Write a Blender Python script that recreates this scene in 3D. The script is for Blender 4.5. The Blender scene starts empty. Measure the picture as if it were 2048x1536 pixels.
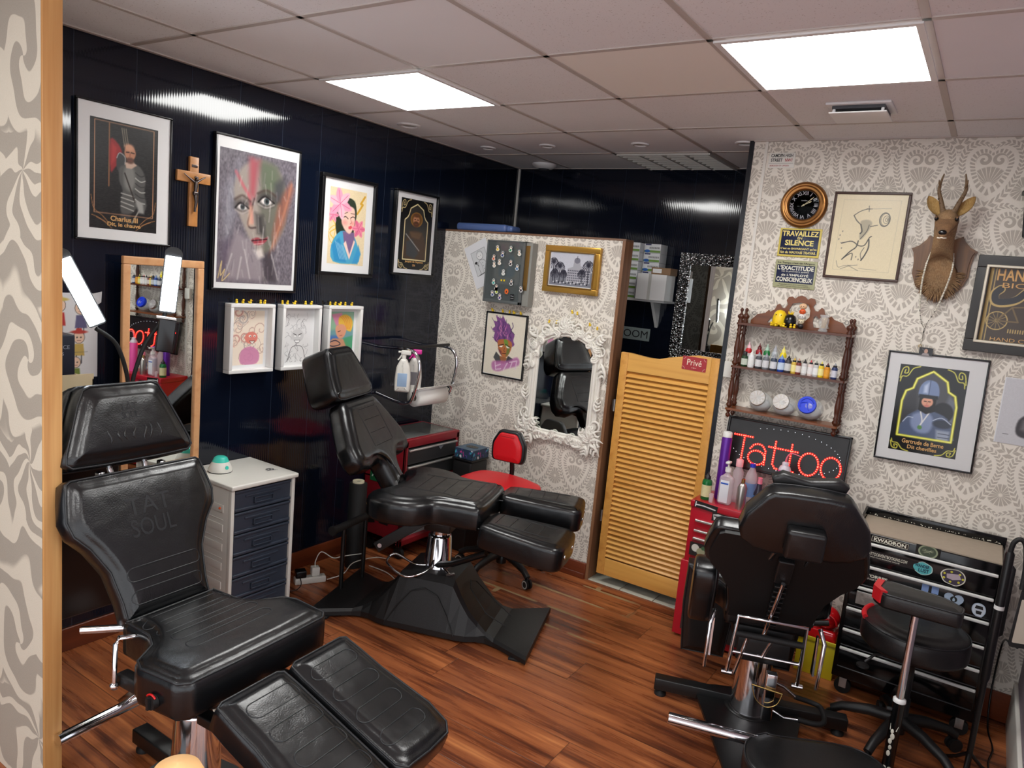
import bpy, bmesh, math, random
import numpy as np
from mathutils import Vector, Matrix
S = bpy.context.scene
COL = S.collection
PI = math.pi
# ---------------------------------------------------------------- camera, world, exposure
CAMZ = 1.785; H = 2.567; XL = -3.125; YR = 3.85; YF = 4.66; GX = -3.284; GY = 1.717
cd = bpy.data.cameras.new('camera'); cam = bpy.data.objects.new('camera', cd); COL.objects.link(cam)
cd.sensor_width = 36; cd.lens = 1458.45 / 2048 * 36; cd.clip_start = .02
cam.matrix_world = Matrix(((0.82843801, -0.15839958, 0.53721507, 0), (0.55241596, 0.07294701, -0.83037061, 0),
                           (0.09234213, 0.98467675, 0.14793453, CAMZ), (0, 0, 0, 1)))
S.camera = cam
S.view_settings.view_transform = 'Standard'; S.view_settings.look = 'None'
S.view_settings.gamma = 1; S.view_settings.use_curve_mapping = False
S.view_settings.exposure = 0.72
PANEL = 13.5
w = bpy.data.worlds.new('world'); S.world = w; w.use_nodes = True
w.node_tree.nodes['Background'].inputs[0].default_value = (.92, .95, 1, 1)
w.node_tree.nodes['Background'].inputs[1].default_value = 1.15

# ---------------------------------------------------------------- materials
def srgb(c):
    return tuple(((x / 255) / 12.92 if x / 255 <= .04045 else ((x / 255 + .055) / 1.055) ** 2.4) for x in c)
MATS = {}
def M(name, col=(128, 128, 128), rough=.5, metal=0, emit=0, bump=0, bscale=60, coat=0, alpha=1, trans=0, var=0, spec=.5, soft=0):
    if name in MATS: return MATS[name]
    m = bpy.data.materials.new(name); m.use_nodes = True; MATS[name] = m
    nt = m.node_tree; b = nt.nodes['Principled BSDF']; c = srgb(col) + (1,)
    b.inputs['Base Color'].default_value = c
    b.inputs['Roughness'].default_value = rough; b.inputs['Metallic'].default_value = metal
    b.inputs['Specular IOR Level'].default_value = spec
    if coat: b.inputs['Coat Weight'].default_value = coat; b.inputs['Coat Roughness'].default_value = .08
    if trans: b.inputs['Transmission Weight'].default_value = trans; b.inputs['IOR'].default_value = 1.3
    if alpha < 1: b.inputs['Alpha'].default_value = alpha
    if emit: b.inputs['Emission Color'].default_value = c; b.inputs['Emission Strength'].default_value = emit
    tc = nt.nodes.new('ShaderNodeTexCoord'); n = nt.nodes.new('ShaderNodeTexNoise')
    n.inputs['Scale'].default_value = bscale; n.inputs['Detail'].default_value = 3
    nt.links.new(tc.outputs['Object'], n.inputs['Vector'])
    if bump:
        bp = nt.nodes.new('ShaderNodeBump'); bp.inputs['Strength'].default_value = bump; bp.inputs['Distance'].default_value = .002
        nt.links.new(n.outputs['Fac'], bp.inputs['Height']); nt.links.new(bp.outputs['Normal'], b.inputs['Normal'])
        if soft:
            n3 = nt.nodes.new('ShaderNodeTexNoise'); n3.inputs['Scale'].default_value = 9; n3.inputs['Detail'].default_value = 2; nt.links.new(tc.outputs['Object'], n3.inputs['Vector'])
            b3 = nt.nodes.new('ShaderNodeBump'); b3.inputs['Strength'].default_value = .35; b3.inputs['Distance'].default_value = .012
            nt.links.new(n3.outputs['Fac'], b3.inputs['Height']); nt.links.new(b3.outputs['Normal'], bp.inputs['Normal'])
    if var:
        mx = nt.nodes.new('ShaderNodeMix'); mx.data_type = 'RGBA'
        mx.inputs['A'].default_value = tuple(x * (1 - var) for x in c[:3]) + (1,)
        mx.inputs['B'].default_value = tuple(min(1, x * (1 + var)) for x in c[:3]) + (1,)
        nt.links.new(n.outputs['Fac'], mx.inputs['Factor']); nt.links.new(mx.outputs['Result'], b.inputs['Base Color'])
    return m
class N:
    """tiny expression builder over Math nodes"""
    def __init__(s, nt, v): s.nt = nt; s.v = v
    def op(s, o, *a, clamp=False):
        n = s.nt.nodes.new('ShaderNodeMath'); n.operation = o; n.use_clamp = clamp
        for i, x in enumerate((s,) + a):
            x = x.v if isinstance(x, N) else x
            if isinstance(x, (int, float)): n.inputs[i].default_value = x
            else: s.nt.links.new(x, n.inputs[i])
        return N(s.nt, n.outputs[0])
    def __add__(s, o): return s.op('ADD', o)
    __radd__ = __add__
    def __sub__(s, o): return s.op('SUBTRACT', o)
    def __rsub__(s, o): return (s * -1) + o
    def __mul__(s, o): return s.op('MULTIPLY', o)
    __rmul__ = __mul__
    def __truediv__(s, o): return s.op('DIVIDE', o)
    def abs(s): return s.op('ABSOLUTE')
    def sin(s): return s.op('SINE')
    def frac(s): return s.op('FRACT')
    def sqrt(s): return s.op('SQRT')
    def mn(s, o): return s.op('MINIMUM', o)
    def mx(s, o): return s.op('MAXIMUM', o)
    def atan2(s, o): return s.op('ARCTAN2', o)
    def step(s, a, b):
        n = s.nt.nodes.new('ShaderNodeMapRange'); n.interpolation_type = 'SMOOTHSTEP'
        s.nt.links.new(s.v, n.inputs['Value']); n.inputs['From Min'].default_value = a; n.inputs['From Max'].default_value = b
        return N(s.nt, n.outputs['Result'])
    def band(s, a, b, f): return s.step(a - f, a + f) * (1 - s.step(b - f, b + f))
    def curve(s, pts):
        n = s.nt.nodes.new('ShaderNodeFloatCurve'); s.nt.links.new(s.v, n.inputs['Value'])
        c = n.mapping.curves[0]
        for i, p in enumerate(pts):
            if i < 2: c.points[i].location = p
            else: c.points.new(*p)
        c.points[0].location = pts[0]; c.points[len(c.points) - 1].location = pts[-1]
        n.mapping.update(); return N(s.nt, n.outputs['Value'])
def coords(nt, kind='Object'):
    tc = nt.nodes.new('ShaderNodeTexCoord'); sp = nt.nodes.new('ShaderNodeSeparateXYZ')
    nt.links.new(tc.outputs[kind], sp.inputs[0]); return tc, N(nt, sp.outputs[0]), N(nt, sp.outputs[1]), N(nt, sp.outputs[2])
def newmat(name, rough=.5):
    m = bpy.data.materials.new(name); m.use_nodes = True; MATS[name] = m
    b = m.node_tree.nodes['Principled BSDF']; b.inputs['Roughness'].default_value = rough
    return m, m.node_tree, b
def mixc(nt, fac, a, b_):
    mx = nt.nodes.new('ShaderNodeMix'); mx.data_type = 'RGBA'
    for k, x in (('Factor', fac), ('A', a), ('B', b_)):
        x = x.v if isinstance(x, N) else x
        if isinstance(x, (int, float)): mx.inputs[k].default_value = x
        elif isinstance(x, tuple): mx.inputs[k].default_value = (x + (1,))[:4]
        else: nt.links.new(x, mx.inputs[k])
    return mx.outputs['Result']
def noise(nt, vec, scale, detail=3, sc=(1, 1, 1), rough=.5):
    mp = nt.nodes.new('ShaderNodeMapping'); mp.inputs['Scale'].default_value = sc; nt.links.new(vec, mp.inputs['Vector'])
    n = nt.nodes.new('ShaderNodeTexNoise'); n.inputs['Scale'].default_value = scale; n.inputs['Detail'].default_value = detail
    n.inputs['Roughness'].default_value = rough
    nt.links.new(mp.outputs[0], n.inputs['Vector']); return N(nt, n.outputs['Fac'])

def damask(name='damask_wallpaper'):
    m, nt, b = newmat(name, .62)
    tc, X, Y, Z = coords(nt)
    W, V = .262, .53
    def cell(ox, oz):
        u = (((X + ox) / W).frac().op('ADD', 0) - .5) * W
        # FRACT is floor based so negatives wrap well
        v = (((Z + oz) / V).frac() - .5) * V
        return u.abs(), v, u
    tot = None
    res = []
    for ox, oz in ((.913 + W / 2 + W * 20, V * 20 - 2.445 + V / 2), (.913 + W * 20, V * 20 - 2.445)):
        x, y, us = cell(ox, oz)
        y2 = y
        r = (x * x + y2 * y2).sqrt()
        th = x.atan2(y2) / PI                      # 0 top .. 1 bottom
        R = th.curve([(0, .40), (.06, .47), (.16, .60), (.30, .66), (.45, .63), (.6, .60), (.75, .66), (.88, .82), (1, 1)]) * .15
        q = r / R
        # leafy vine around the heart
        leaf = ((th * 40 + (q - 1.18).abs() * 9) * 2 * PI / 2).sin().step(-.6, -.05)
        vine = q.band(1.05, 1.34, .015) * leaf * (1 - (q - 1.19).abs().step(.012, .0) * .9)
        ring2 = q.band(.66, .87, .02) * ((th * 30 + (q * 3)) * PI).sin().step(-.6, 0)
        # scrolls inside
        dx, dy = x - .030, y2 - .022
        rr = (dx * dx + dy * dy).sqrt(); an = dy.atan2(dx)
        scroll = ((an + rr * 230).sin()).step(-.4, .1) * (1 - rr.step(.026, .031)) * (1 - (q - .66).step(-.03, .03))
        fr = x.atan2((y2 + .085)); frr = (x * x + (y2 + .085) * (y2 + .085)).sqrt()
        frond = ((fr * 13).sin().abs()).step(.15, .38) * frr.band(.014, .078, .004) * (1 - q.step(.60, .66)) * (1 - (rr.step(.033, .028)))
        # outside curl and fans below the heart
        ex, ey = x - .040, y2 + .125
        er = (ex * ex + ey * ey).sqrt(); ea = ey.atan2(ex)
        curl = ((ea * -1 + er * 170).sin()).step(-.5, 0) * (1 - er.step(.030, .034)) * q.step(1.36, 1.42)
        fy = y2 + .235
        fa = x.atan2(fy); fr2 = (x * x + fy * fy).sqrt()
        fan = ((fa * 9).sin().abs()).step(.2, .42) * fr2.band(.012, .058, .004) * ((fr2 * 260).sin()).step(-.9, -.3) * q.step(1.36, 1.42)
        ty = y2 - .165
        ta = x.atan2(ty); tr = (x * x + ty * ty).sqrt()
        fan2 = ((ta * 8).sin().abs()).step(.2, .42) * tr.band(.008, .05, .004) * q.step(1.36, 1.42)
        inside = 1 - q.step(1.34, 1.40)
        a = vine.mx(ring2).mx(scroll).mx(frond)
        o = curl.mx(fan).mx(fan2)
        res.append((a, o, inside))
    (a1, o1, i1), (a2, o2, i2) = res
    pat = a1.mx(a2 * (1 - i1)).mx((o1.mx(o2)) * (1 - i1) * (1 - i2))
    f = noise(nt, tc.outputs['Object'], 300, 2)
    base = mixc(nt, f, srgb((226, 219, 207)), srgb((236, 230, 219)))
    tau = mixc(nt, f, srgb((178, 169, 157)), srgb((194, 186, 174)))
    nt.links.new(mixc(nt, pat, base, tau), b.inputs['Base Color'])
    return m
def bigdamask():
    m, nt, b = newmat('large_damask_wallpaper', .6)
    tc, X, Y, Z = coords(nt)
    W, V = .50, .86
    d1 = noise(nt, tc.outputs['Object'], 3, 1) - .5; d2 = noise(nt, tc.outputs['Object'], 4, 1, (1.3, 1, 1)) - .5
    x = (((X + d1 * .30) / W + 20).frac() - .5).abs() * W; y = (((Z + d2 * .30) / V + 20).frac() - .5) * V
    dx, dy = x - .12, y - .10
    r = (dx * dx + dy * dy).sqrt(); a = dy.atan2(dx)
    s1 = (a * 2 + r * 42).sin().step(-.25, -.05)
    ex, ey = x - .09, y + .22
    r2 = (ex * ex + ey * ey).sqrt(); a2 = ey.atan2(ex)
    s2 = (a2 * 6 + r2 * 22 + (r2 * 40).sin()).sin().step(-.4, -.2)
    k = r.step(.20, .23)
    pat = s1 * (1 - k) + s2 * k
    f = noise(nt, tc.outputs['Object'], 220, 3)
    lt = mixc(nt, f, srgb((214, 203, 184)), srgb((226, 216, 199)))
    dk = mixc(nt, f, srgb((166, 156, 143)), srgb((180, 170, 156)))
    nt.links.new(mixc(nt, pat, lt, dk), b.inputs['Base Color'])
    bp = nt.nodes.new('ShaderNodeBump'); bp.inputs['Strength'].default_value = .25; bp.inputs['Distance'].default_value = .002
    nt.links.new(f.v, bp.inputs['Height']); nt.links.new(bp.outputs[0], b.inputs['Normal'])
    return m
def wood(name, c1, c2, axis=0, scale=1, rough=.45, ring=18, knots=.5):
    """grain runs along the axis"""
    if name in MATS: return MATS[name]
    m, nt, b = newmat(name, rough)
    tc = nt.nodes.new('ShaderNodeTexCoord')
    sc = [7., 7., 7.]; sc[axis] = .45
    n1 = noise(nt, tc.outputs['Object'], 2.2 * scale, 2, tuple(sc))
    sc2 = [60., 60., 60.]; sc2[axis] = 1.5
    n2 = noise(nt, tc.outputs['Object'], 2 * scale, 3, tuple(sc2))
    g = (n1 * ring).sin() * .5 + .5
    f = (g * .65 + n2 * .45).op('MULTIPLY', 1, clamp=True)
    nt.links.new(mixc(nt, f, srgb(c1), srgb(c2)), b.inputs['Base Color'])
    return m
def floormat():
    m, nt, b = newmat('laminate_planks', .24)
    tc, X, Y, Z = coords(nt)
    pw = .194
    v = (Y - 3.366) / pw + 40
    row = v.op('FLOOR'); fv = v.frac()
    rnd = (row * 12.9898).sin() * 43758.5453
    off = rnd.frac()
    L = 1.28
    uu = X / L + off * 1.0 + 20
    fu = uu.frac(); cell = uu.op('FLOOR') * 7.13 + row * 3.7
    cx = nt.nodes.new('ShaderNodeCombineXYZ')
    nt.links.new((X * 1.1 + cell * 3.1).v, cx.inputs[0]); nt.links.new((Y * 13).v, cx.inputs[1]); nt.links.new((cell).v, cx.inputs[2])
    n1 = noise(nt, cx.outputs[0], 1.3, 5, rough=.62)
    cx2 = nt.nodes.new('ShaderNodeCombineXYZ')
    nt.links.new((X * 3).v, cx2.inputs[0]); nt.links.new((Y * 110).v, cx2.inputs[1]); nt.links.new(cell.v, cx2.inputs[2])
    n2 = noise(nt, cx2.outputs[0], 1, 3)
    cr = nt.nodes.new('ShaderNodeValToRGB'); nt.links.new((n1 * .8 + n2 * .2).v, cr.inputs[0])
    E_ = cr.color_ramp.elements; E_[0].position = .33; E_[0].color = srgb((50, 26, 16)) + (1,)
    E_[1].position = .70; E_[1].color = srgb((222, 146, 86)) + (1,)
    for p, c in ((.41, (104, 54, 31)), (.49, (150, 84, 47)), (.59, (184, 110, 64))):
        e = E_.new(p); e.color = srgb(c) + (1,)
    pr = ((cell * 5.3).sin() * 917.3).frac()
    col = mixc(nt, pr * .35, cr.outputs[0], srgb((112, 60, 40)))
    # seams
    ev = (fv - .5).abs(); eu = (fu - .5).abs()
    seam = ev.step(.488, .496).mx(eu.step(.498, .4993))
    col = mixc(nt, seam * .7, col, srgb((58, 30, 18)))
    # worn plank edges near the doorway
    wn = noise(nt, tc.outputs['Object'], 5, 3)
    reg = X.band(-2.35, -1.45, .1) * Y.band(3.15, 3.80, .03)
    wide = reg * ((ev + (wn - .5) * .16).step(.455, .462)).mx((eu + (wn - .5) * .02).step(.488, .490)) * wn.step(.44, .47)
    col = mixc(nt, wide, col, srgb((158, 132, 92)))
    nt.links.new(col, b.inputs['Base Color'])
    rg = n1 * .18 + .19 + wide * .4
    nt.links.new(rg.v, b.inputs['Roughness'])
    bp = nt.nodes.new('ShaderNodeBump'); bp.inputs['Strength'].default_value = .3; bp.inputs['Distance'].default_value = .002
    nt.links.new((n2 * .3 - seam - wide).v, bp.inputs['Height']); nt.links.new(bp.outputs[0], b.inputs['Normal'])
    return m
def panelmat(name, ax):
    """glossy blue-black wall panelling with vertical seams and slight ribs"""
    m, nt, b = newmat(name, .07)
    tc, X, Y, Z = coords(nt); u = (X, Y)[ax]
    seam = ((u / .25 + 20).frac() - .5).abs().step(.492, .498)
    col = mixc(nt, seam, srgb((13, 19, 33)), srgb((44, 52, 66)))
    nt.links.new(col, b.inputs['Base Color'])
    rib = (u * 2 * PI / .0125).sin() * .5 + (u * 2 * PI / .25).sin() * 3
    n = noise(nt, tc.outputs['Object'], 2.2, 2)
    bp = nt.nodes.new('ShaderNodeBump'); bp.inputs['Strength'].default_value = .35; bp.inputs['Distance'].default_value = .0003
    nt.links.new((rib + n * 14).v, bp.inputs['Height']); nt.links.new(bp.outputs[0], b.inputs['Normal'])
    b.inputs['Specular IOR Level'].default_value = .5
    return m
def tilemat():
    m, nt, b = newmat('mineral_ceiling_tile', .9)
    tc, X, Y, Z = coords(nt)
    n = noise(nt, tc.outputs['Object'], 170, 2, rough=.4); n2 = noise(nt, tc.outputs['Object'], 3.5, 2)
    cell = (((X - GX) / .6 + 20).op('FLOOR') * 3.31 + ((Y - GY) / .6 + 20).op('FLOOR') * 7.77)
    rn = (cell.sin() * 437.5).frac()
    pit = n.step(.66, .72) * rn.step(.2, .5)
    c = mixc(nt, n2, srgb((233, 234, 236)), srgb((240, 240, 242)))
    c = mixc(nt, (rn - .0) * .18, c, srgb((210, 204, 200)))
    c = mixc(nt, pit * .5, c, srgb((150, 140, 132)))
    nt.links.new(c, b.inputs['Base Color']); return m

# ---------------------------------------------------------------- mesh building
def frame(o, x, y=None, z=None):
    """matrix with origin o and axes"""
    x = Vector(x).normalized()
    if y is not None: y = Vector(y); z = x.cross(y).normalized(); y = z.cross(x)
    else: z = Vector(z); y = z.cross(x).normalized(); z = x.cross(y)
    m = Matrix.Identity(4)
    for i, a in enumerate((x, y, z)):
        for k in range(3): m[k][i] = a[k]
    for k in range(3): m[k][3] = o[k]
    return m
def T(x, y, z): return Matrix.Translation((x, y, z))
def RZ(a): return Matrix.Rotation(math.radians(a), 4, 'Z')
def RY(a): return Matrix.Rotation(math.radians(a), 4, 'Y')
def RX(a): return Matrix.Rotation(math.radians(a), 4, 'X')
I4 = Matrix.Identity(4)
def puffy(q):
    return math.sin(q * PI / 2)
class MB:
    def __init__(s): s.v = []; s.f = []; s.m = []; s.mats = []; s.cur = 0; s.sm = []; s.smooth = False
    def mat(s, m):
        if m not in s.mats: s.mats.append(m)
        s.cur = s.mats.index(m); return s
    def add(s, vs, fs, Mx=None, smooth=None):
        o = len(s.v)
        for p in vs:
            p = Vector(p); s.v.append(tuple(Mx @ p) if Mx is not None else tuple(p))
        for f in fs:
            s.f.append([i + o for i in f]); s.m.append(s.cur); s.sm.append(s.smooth if smooth is None else smooth)
        return s
    def box(s, x0, x1, y0, y1, z0, z1, Mx=None, b=0):
        if b > 0: return s.rbox(x0, x1, y0, y1, z0, z1, b, Mx)
        v = [(x, y, z) for x in (x0, x1) for y in (y0, y1) for z in (z0, z1)]
        return s.add(v, [(0, 1, 3, 2), (4, 6, 7, 5), (0, 4, 5, 1), (2, 3, 7, 6), (0, 2, 6, 4), (1, 5, 7, 3)], Mx)
    def rbox(s, x0, x1, y0, y1, z0, z1, b, Mx=None, seg=3):
        b = min(b, (x1 - x0) / 2.01, (y1 - y0) / 2.01, (z1 - z0) / 2.01)
        out = []
        for cx, cy, a0 in ((x1 - b, y1 - b, 0), (x0 + b, y1 - b, 90), (x0 + b, y0 + b, 180), (x1 - b, y0 + b, 270)):
            for k in range(seg + 1):
                a = math.radians(a0 + 90 * k / seg); out.append((cx, cy, math.cos(a), math.sin(a)))
        rings = []
        for k in range(seg + 1):
            a = PI / 2 * k / seg; rings.append((math.cos(a), z1 - b + b * math.sin(a)))
        rings = [(c, z0 + z1 - z) for c, z in rings[::-1]] + rings
        vs = []; n = len(out)
        for c, z in rings:
            vs += [(cx + b * c * ca, cy + b * c * sa, z) for cx, cy, ca, sa in out]
        fs = [[r * n + i, r * n + (i + 1) % n, (r + 1) * n + (i + 1) % n, (r + 1) * n + i] for r in range(len(rings) - 1) for i in range(n)]
        fs.append(list(range(n))[::-1]); fs.append([(len(rings) - 1) * n + i for i in range(n)])
        return s.add(vs, fs, Mx, True)
    def lathe(s, prof, Mx=None, n=20, smooth=True, cap=True):
        vs = []; fs = []
        for r, z in prof: vs += [(r * math.cos(2 * PI * i / n), r * math.sin(2 * PI * i / n), z) for i in range(n)]
        for k in range(len(prof) - 1):
            fs += [[k * n + i, k * n + (i + 1) % n, (k + 1) * n + (i + 1) % n, (k + 1) * n + i] for i in range(n)]
        s.add(vs, fs, Mx, smooth)
        if cap:
            o = len(prof) - 1
            if prof[0][0] > 1e-5: s.add(vs[:n], [list(range(n))[::-1]], Mx, False)
            if prof[-1][0] > 1e-5: s.add(vs[o * n:], [list(range(n))], Mx, False)
        return s
    def cyl(s, a, b_, r, r2=None, n=14, Mx=None):
        a = Vector(a); b_ = Vector(b_); d = (b_ - a); L = d.length
        q = d.to_track_quat('Z', 'Y').to_matrix().to_4x4(); X = Matrix.Translation(a) @ q
        return s.lathe([(r, 0), (r if r2 is None else r2, L)], (Mx @ X) if Mx is not None else X, n)
    def sph(s, c, r, n=14, m=9, Mx=None, sc=(1, 1, 1)):
        prof = [(max(1e-6, math.sin(PI * k / m)), -math.cos(PI * k / m)) for k in range(m + 1)]
        X = Matrix.Translation(c) @ Matrix.Diagonal((r * sc[0], r * sc[1], r * sc[2], 1))
        return s.lathe(prof, (Mx @ X) if Mx is not None else X, n, cap=False)
    def tube(s, pts, r, n=10, Mx=None, closed=False, taper=None, cap=True):
        P = [Vector(p) for p in pts]; L = len(P); vs = []; up = None
        for i, p in enumerate(P):
            a = P[(i - 1) % L] if (i > 0 or closed) else p; b_ = P[(i + 1) % L] if (i < L - 1 or closed) else p
            t = (b_ - a).normalized() if (b_ - a).length > 1e-9 else Vector((0, 0, 1))
            if up is None: up = Vector((0, 0, 1)) if abs(t.z) < .9 else Vector((1, 0, 0))
            sd = t.cross(up)
            if sd.length < 1e-6: sd = t.cross(Vector((1, 0, 0)))
            sd.normalize(); up = sd.cross(t).normalized()
            rr = r if taper is None else r * taper[i]
            vs += [p + (sd * math.cos(2 * PI * k / n) + up * math.sin(2 * PI * k / n)) * rr for k in range(n)]
        fs = [[i * n + k, i * n + (k + 1) % n, ((i + 1) % L) * n + (k + 1) % n, ((i + 1) % L) * n + k] for i in range(L if closed else L - 1) for k in range(n)]
        s.add(vs, fs, Mx, True)
        if cap and not closed:
            s.add(vs[:n], [list(range(n))[::-1]], Mx, False); s.add(vs[-n:], [list(range(n))], Mx, False)
        return s
    def prism(s, pts, z0, z1, Mx=None, smooth=False):
        n = len(pts)
        vs = [(x, y, z0) for x, y in pts] + [(x, y, z1) for x, y in pts]
        s.add(vs, [[i, (i + 1) % n, n + (i + 1) % n, n + i] for i in range(n)], Mx, smooth)
        return s.add(vs, [list(range(n))[::-1], list(range(n, 2 * n))], Mx, False)
    def quad(s, a, b_, c, d, Mx=None): return s.add([a, b_, c, d], [(0, 1, 2, 3)], Mx)
    def cushion(s, out, z0, z1, r, puff=.01, Mx=None, rb=None):
        P = [Vector((x, y)) for x, y in out]; n = len(P)
        ar = sum(P[i].x * P[(i + 1) % n].y - P[(i + 1) % n].x * P[i].y for i in range(n))
        if ar < 0: P = P[::-1]
        nr = []
        for i in range(n):
            t = (P[(i + 1) % n] - P[i - 1]).normalized(); nr.append(Vector((t.y, -t.x)))
        c = sum(P, Vector((0, 0))) / n; rb = rb or r * .6
        rings = []
        for k in range(4):
            a = PI / 2 * k / 3; rings.append((rb * (1 - math.sin(a)), z0 + rb * (1 - math.cos(a)), 1))
        for k in range(6):
            a = PI / 2 * k / 5; rings.append((r * (1 - math.cos(a)), z1 - r + r * math.sin(a), 1))
        ne = len(rings)
        for k in range(1, 5): rings.append((r + .006 * k, z1 + puff * puffy(k / 4), 1))
        for q in (.7, .4, .15): rings.append((r + .024, z1 + puff, q))
        vs = []
        for j, (ins, z, q) in enumerate(rings):
            R_ = [P[i] - nr[i] * ins for i in range(n)]
            for _ in range(2 * max(0, min(j, ne + 3) - ne + 1)): R_ = [R_[i] * .5 + (R_[i - 1] + R_[(i + 1) % n]) * .25 for i in range(n)]
            for p in R_: p = c + (p - c) * q; vs.append((p.x, p.y, z))
        fs = [[k * n + i, k * n + (i + 1) % n, (k + 1) * n + (i + 1) % n, (k + 1) * n + i] for k in range(len(rings) - 1) for i in range(n)]
        vs.append((c.x, c.y, z1 + puff)); L = len(vs) - 1; o = (len(rings) - 1) * n
        fs += [[o + i, o + (i + 1) % n, L] for i in range(n)]
        fs.append(list(range(n))[::-1])
        s.add(vs, fs, Mx, True)
        s.pad = (P, nr, c, z1, puff, r)
        return s
    def build(s, name, parent=None, loc=None, mat=None, label=None):
        me = bpy.data.meshes.new(name); me.from_pydata(s.v, [], s.f)
        for m in (s.mats or [mat]): me.materials.append(m)
        if s.mats: me.polygons.foreach_set('material_index', s.m)
        me.polygons.foreach_set('use_smooth', s.sm); me.update()
        bm = bmesh.new(); bm.from_mesh(me); bmesh.ops.recalc_face_normals(bm, faces=bm.faces); bm.to_mesh(me); bm.free()
        o = bpy.data.objects.new(name, me); COL.objects.link(o)
        if parent is not None: o.parent = parent
        if loc is not None: o.location = loc
        if label: o['label'] = label
        return o
def spl(pts, k=6, closed=True):
    """Catmull-Rom through points of any dimension"""
    P = [np.array(p, float) for p in pts]; n = len(P); out = []
    for i in range(n if closed else n - 1):
        if closed: a, b_, c, d = P[i - 1], P[i], P[(i + 1) % n], P[(i + 2) % n]
        else: a, b_, c, d = P[max(i - 1, 0)], P[i], P[i + 1], P[min(i + 2, n - 1)]
        for j in range(k):
            t = j / k
            out.append(tuple(.5 * ((2 * b_) + (c - a) * t + (2 * a - 5 * b_ + 4 * c - d) * t * t + (3 * b_ - a - 3 * c + d) * t ** 3)))
    if not closed: out.append(tuple(P[-1]))
    return out
def rpoly(pts, r, k=4):
    """round the corners of a polygon"""
    out = []; n = len(pts)
    for i in range(n):
        p = Vector(pts[i]); a = Vector(pts[i - 1]) - p; b_ = Vector(pts[(i + 1) % n]) - p
        rr = min(r, a.length * .45, b_.length * .45); A = p + a.normalized() * rr; B = p + b_.normalized() * rr
        for j in range(k + 1):
            t = j / k; out.append(tuple(A * (1 - t) ** 2 + p * 2 * t * (1 - t) + B * t * t))
    return out
def dense(pts, step=.03):
    out = []; n = len(pts)
    for i in range(n):
        a = Vector(pts[i]); b_ = Vector(pts[(i + 1) % n]); k = max(1, int((b_ - a).length / step))
        for j in range(k): out.append(tuple(a + (b_ - a) * j / k))
    return out
def tag(o, label, cat, group=None):
    o['label'] = label; o['category'] = cat
    if group: o['group'] = group
    return o
def thing(name, label, cat, loc=(0, 0, 0), rz=0, group=None):
    o = bpy.data.objects.new(name, None); COL.objects.link(o); o.empty_display_size = .1
    o.location = loc; o.rotation_euler = (0, 0, math.radians(rz)); return tag(o, label, cat, group)
def struct(o): o['kind'] = 'structure'; return o
def dup(root, loc=None, rot=None, label=None, group=None, scale=None):
    r = root.copy(); COL.objects.link(r)
    if loc is not None: r.location = loc
    if rot is not None: r.rotation_euler = rot
    if scale is not None: r.scale = scale
    if label: r['label'] = label
    if group: r['group'] = group
    for ch in list(root.children):
        c = ch.copy(); COL.objects.link(c); c.parent = r
        for g in list(ch.children):
            d = g.copy(); COL.objects.link(d); d.parent = c
    return r
def text(name, s, mat, Mx, width=None, height=None, parent=None, depth=.0006, bold=0, label=None, shear=0, align='CENTER'):
    """flat lettering centred on the matrix origin, reading along its x, height along its y"""
    cu = bpy.data.curves.new('t', 'FONT'); cu.body = s; cu.size = 1; cu.extrude = .02; cu.offset = bold; cu.resolution_u = 3
    cu.align_x = align; cu.shear = shear
    to = bpy.data.objects.new('t', cu); COL.objects.link(to)
    dg = bpy.context.evaluated_depsgraph_get(); dg.update()
    me = bpy.data.meshes.new_from_object(to.evaluated_get(dg))
    bpy.data.objects.remove(to); bpy.data.curves.remove(cu)
    co = np.zeros(len(me.vertices) * 3); me.vertices.foreach_get('co', co); co = co.reshape(-1, 3)
    lo, hi = co.min(0), co.max(0); sz = hi - lo
    sx = width / sz[0] if width else None; sy = height / sz[1] if height else None
    if sx is None: sx = sy
    if sy is None: sy = sx
    co = (co - (lo + hi) / 2) * np.array([sx, sy, depth / max(sz[2], 1e-6)])
    A = np.array(Mx); co = co @ A[:3, :3].T + A[:3, 3]
    me.vertices.foreach_set('co', co.ravel()); me.materials.clear(); me.materials.append(mat); me.update(); me.name = name
    o = bpy.data.objects.new(name, me); COL.objects.link(o)
    if parent is not None: o.parent = parent
    if label: o['label'] = label
    return o
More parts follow.
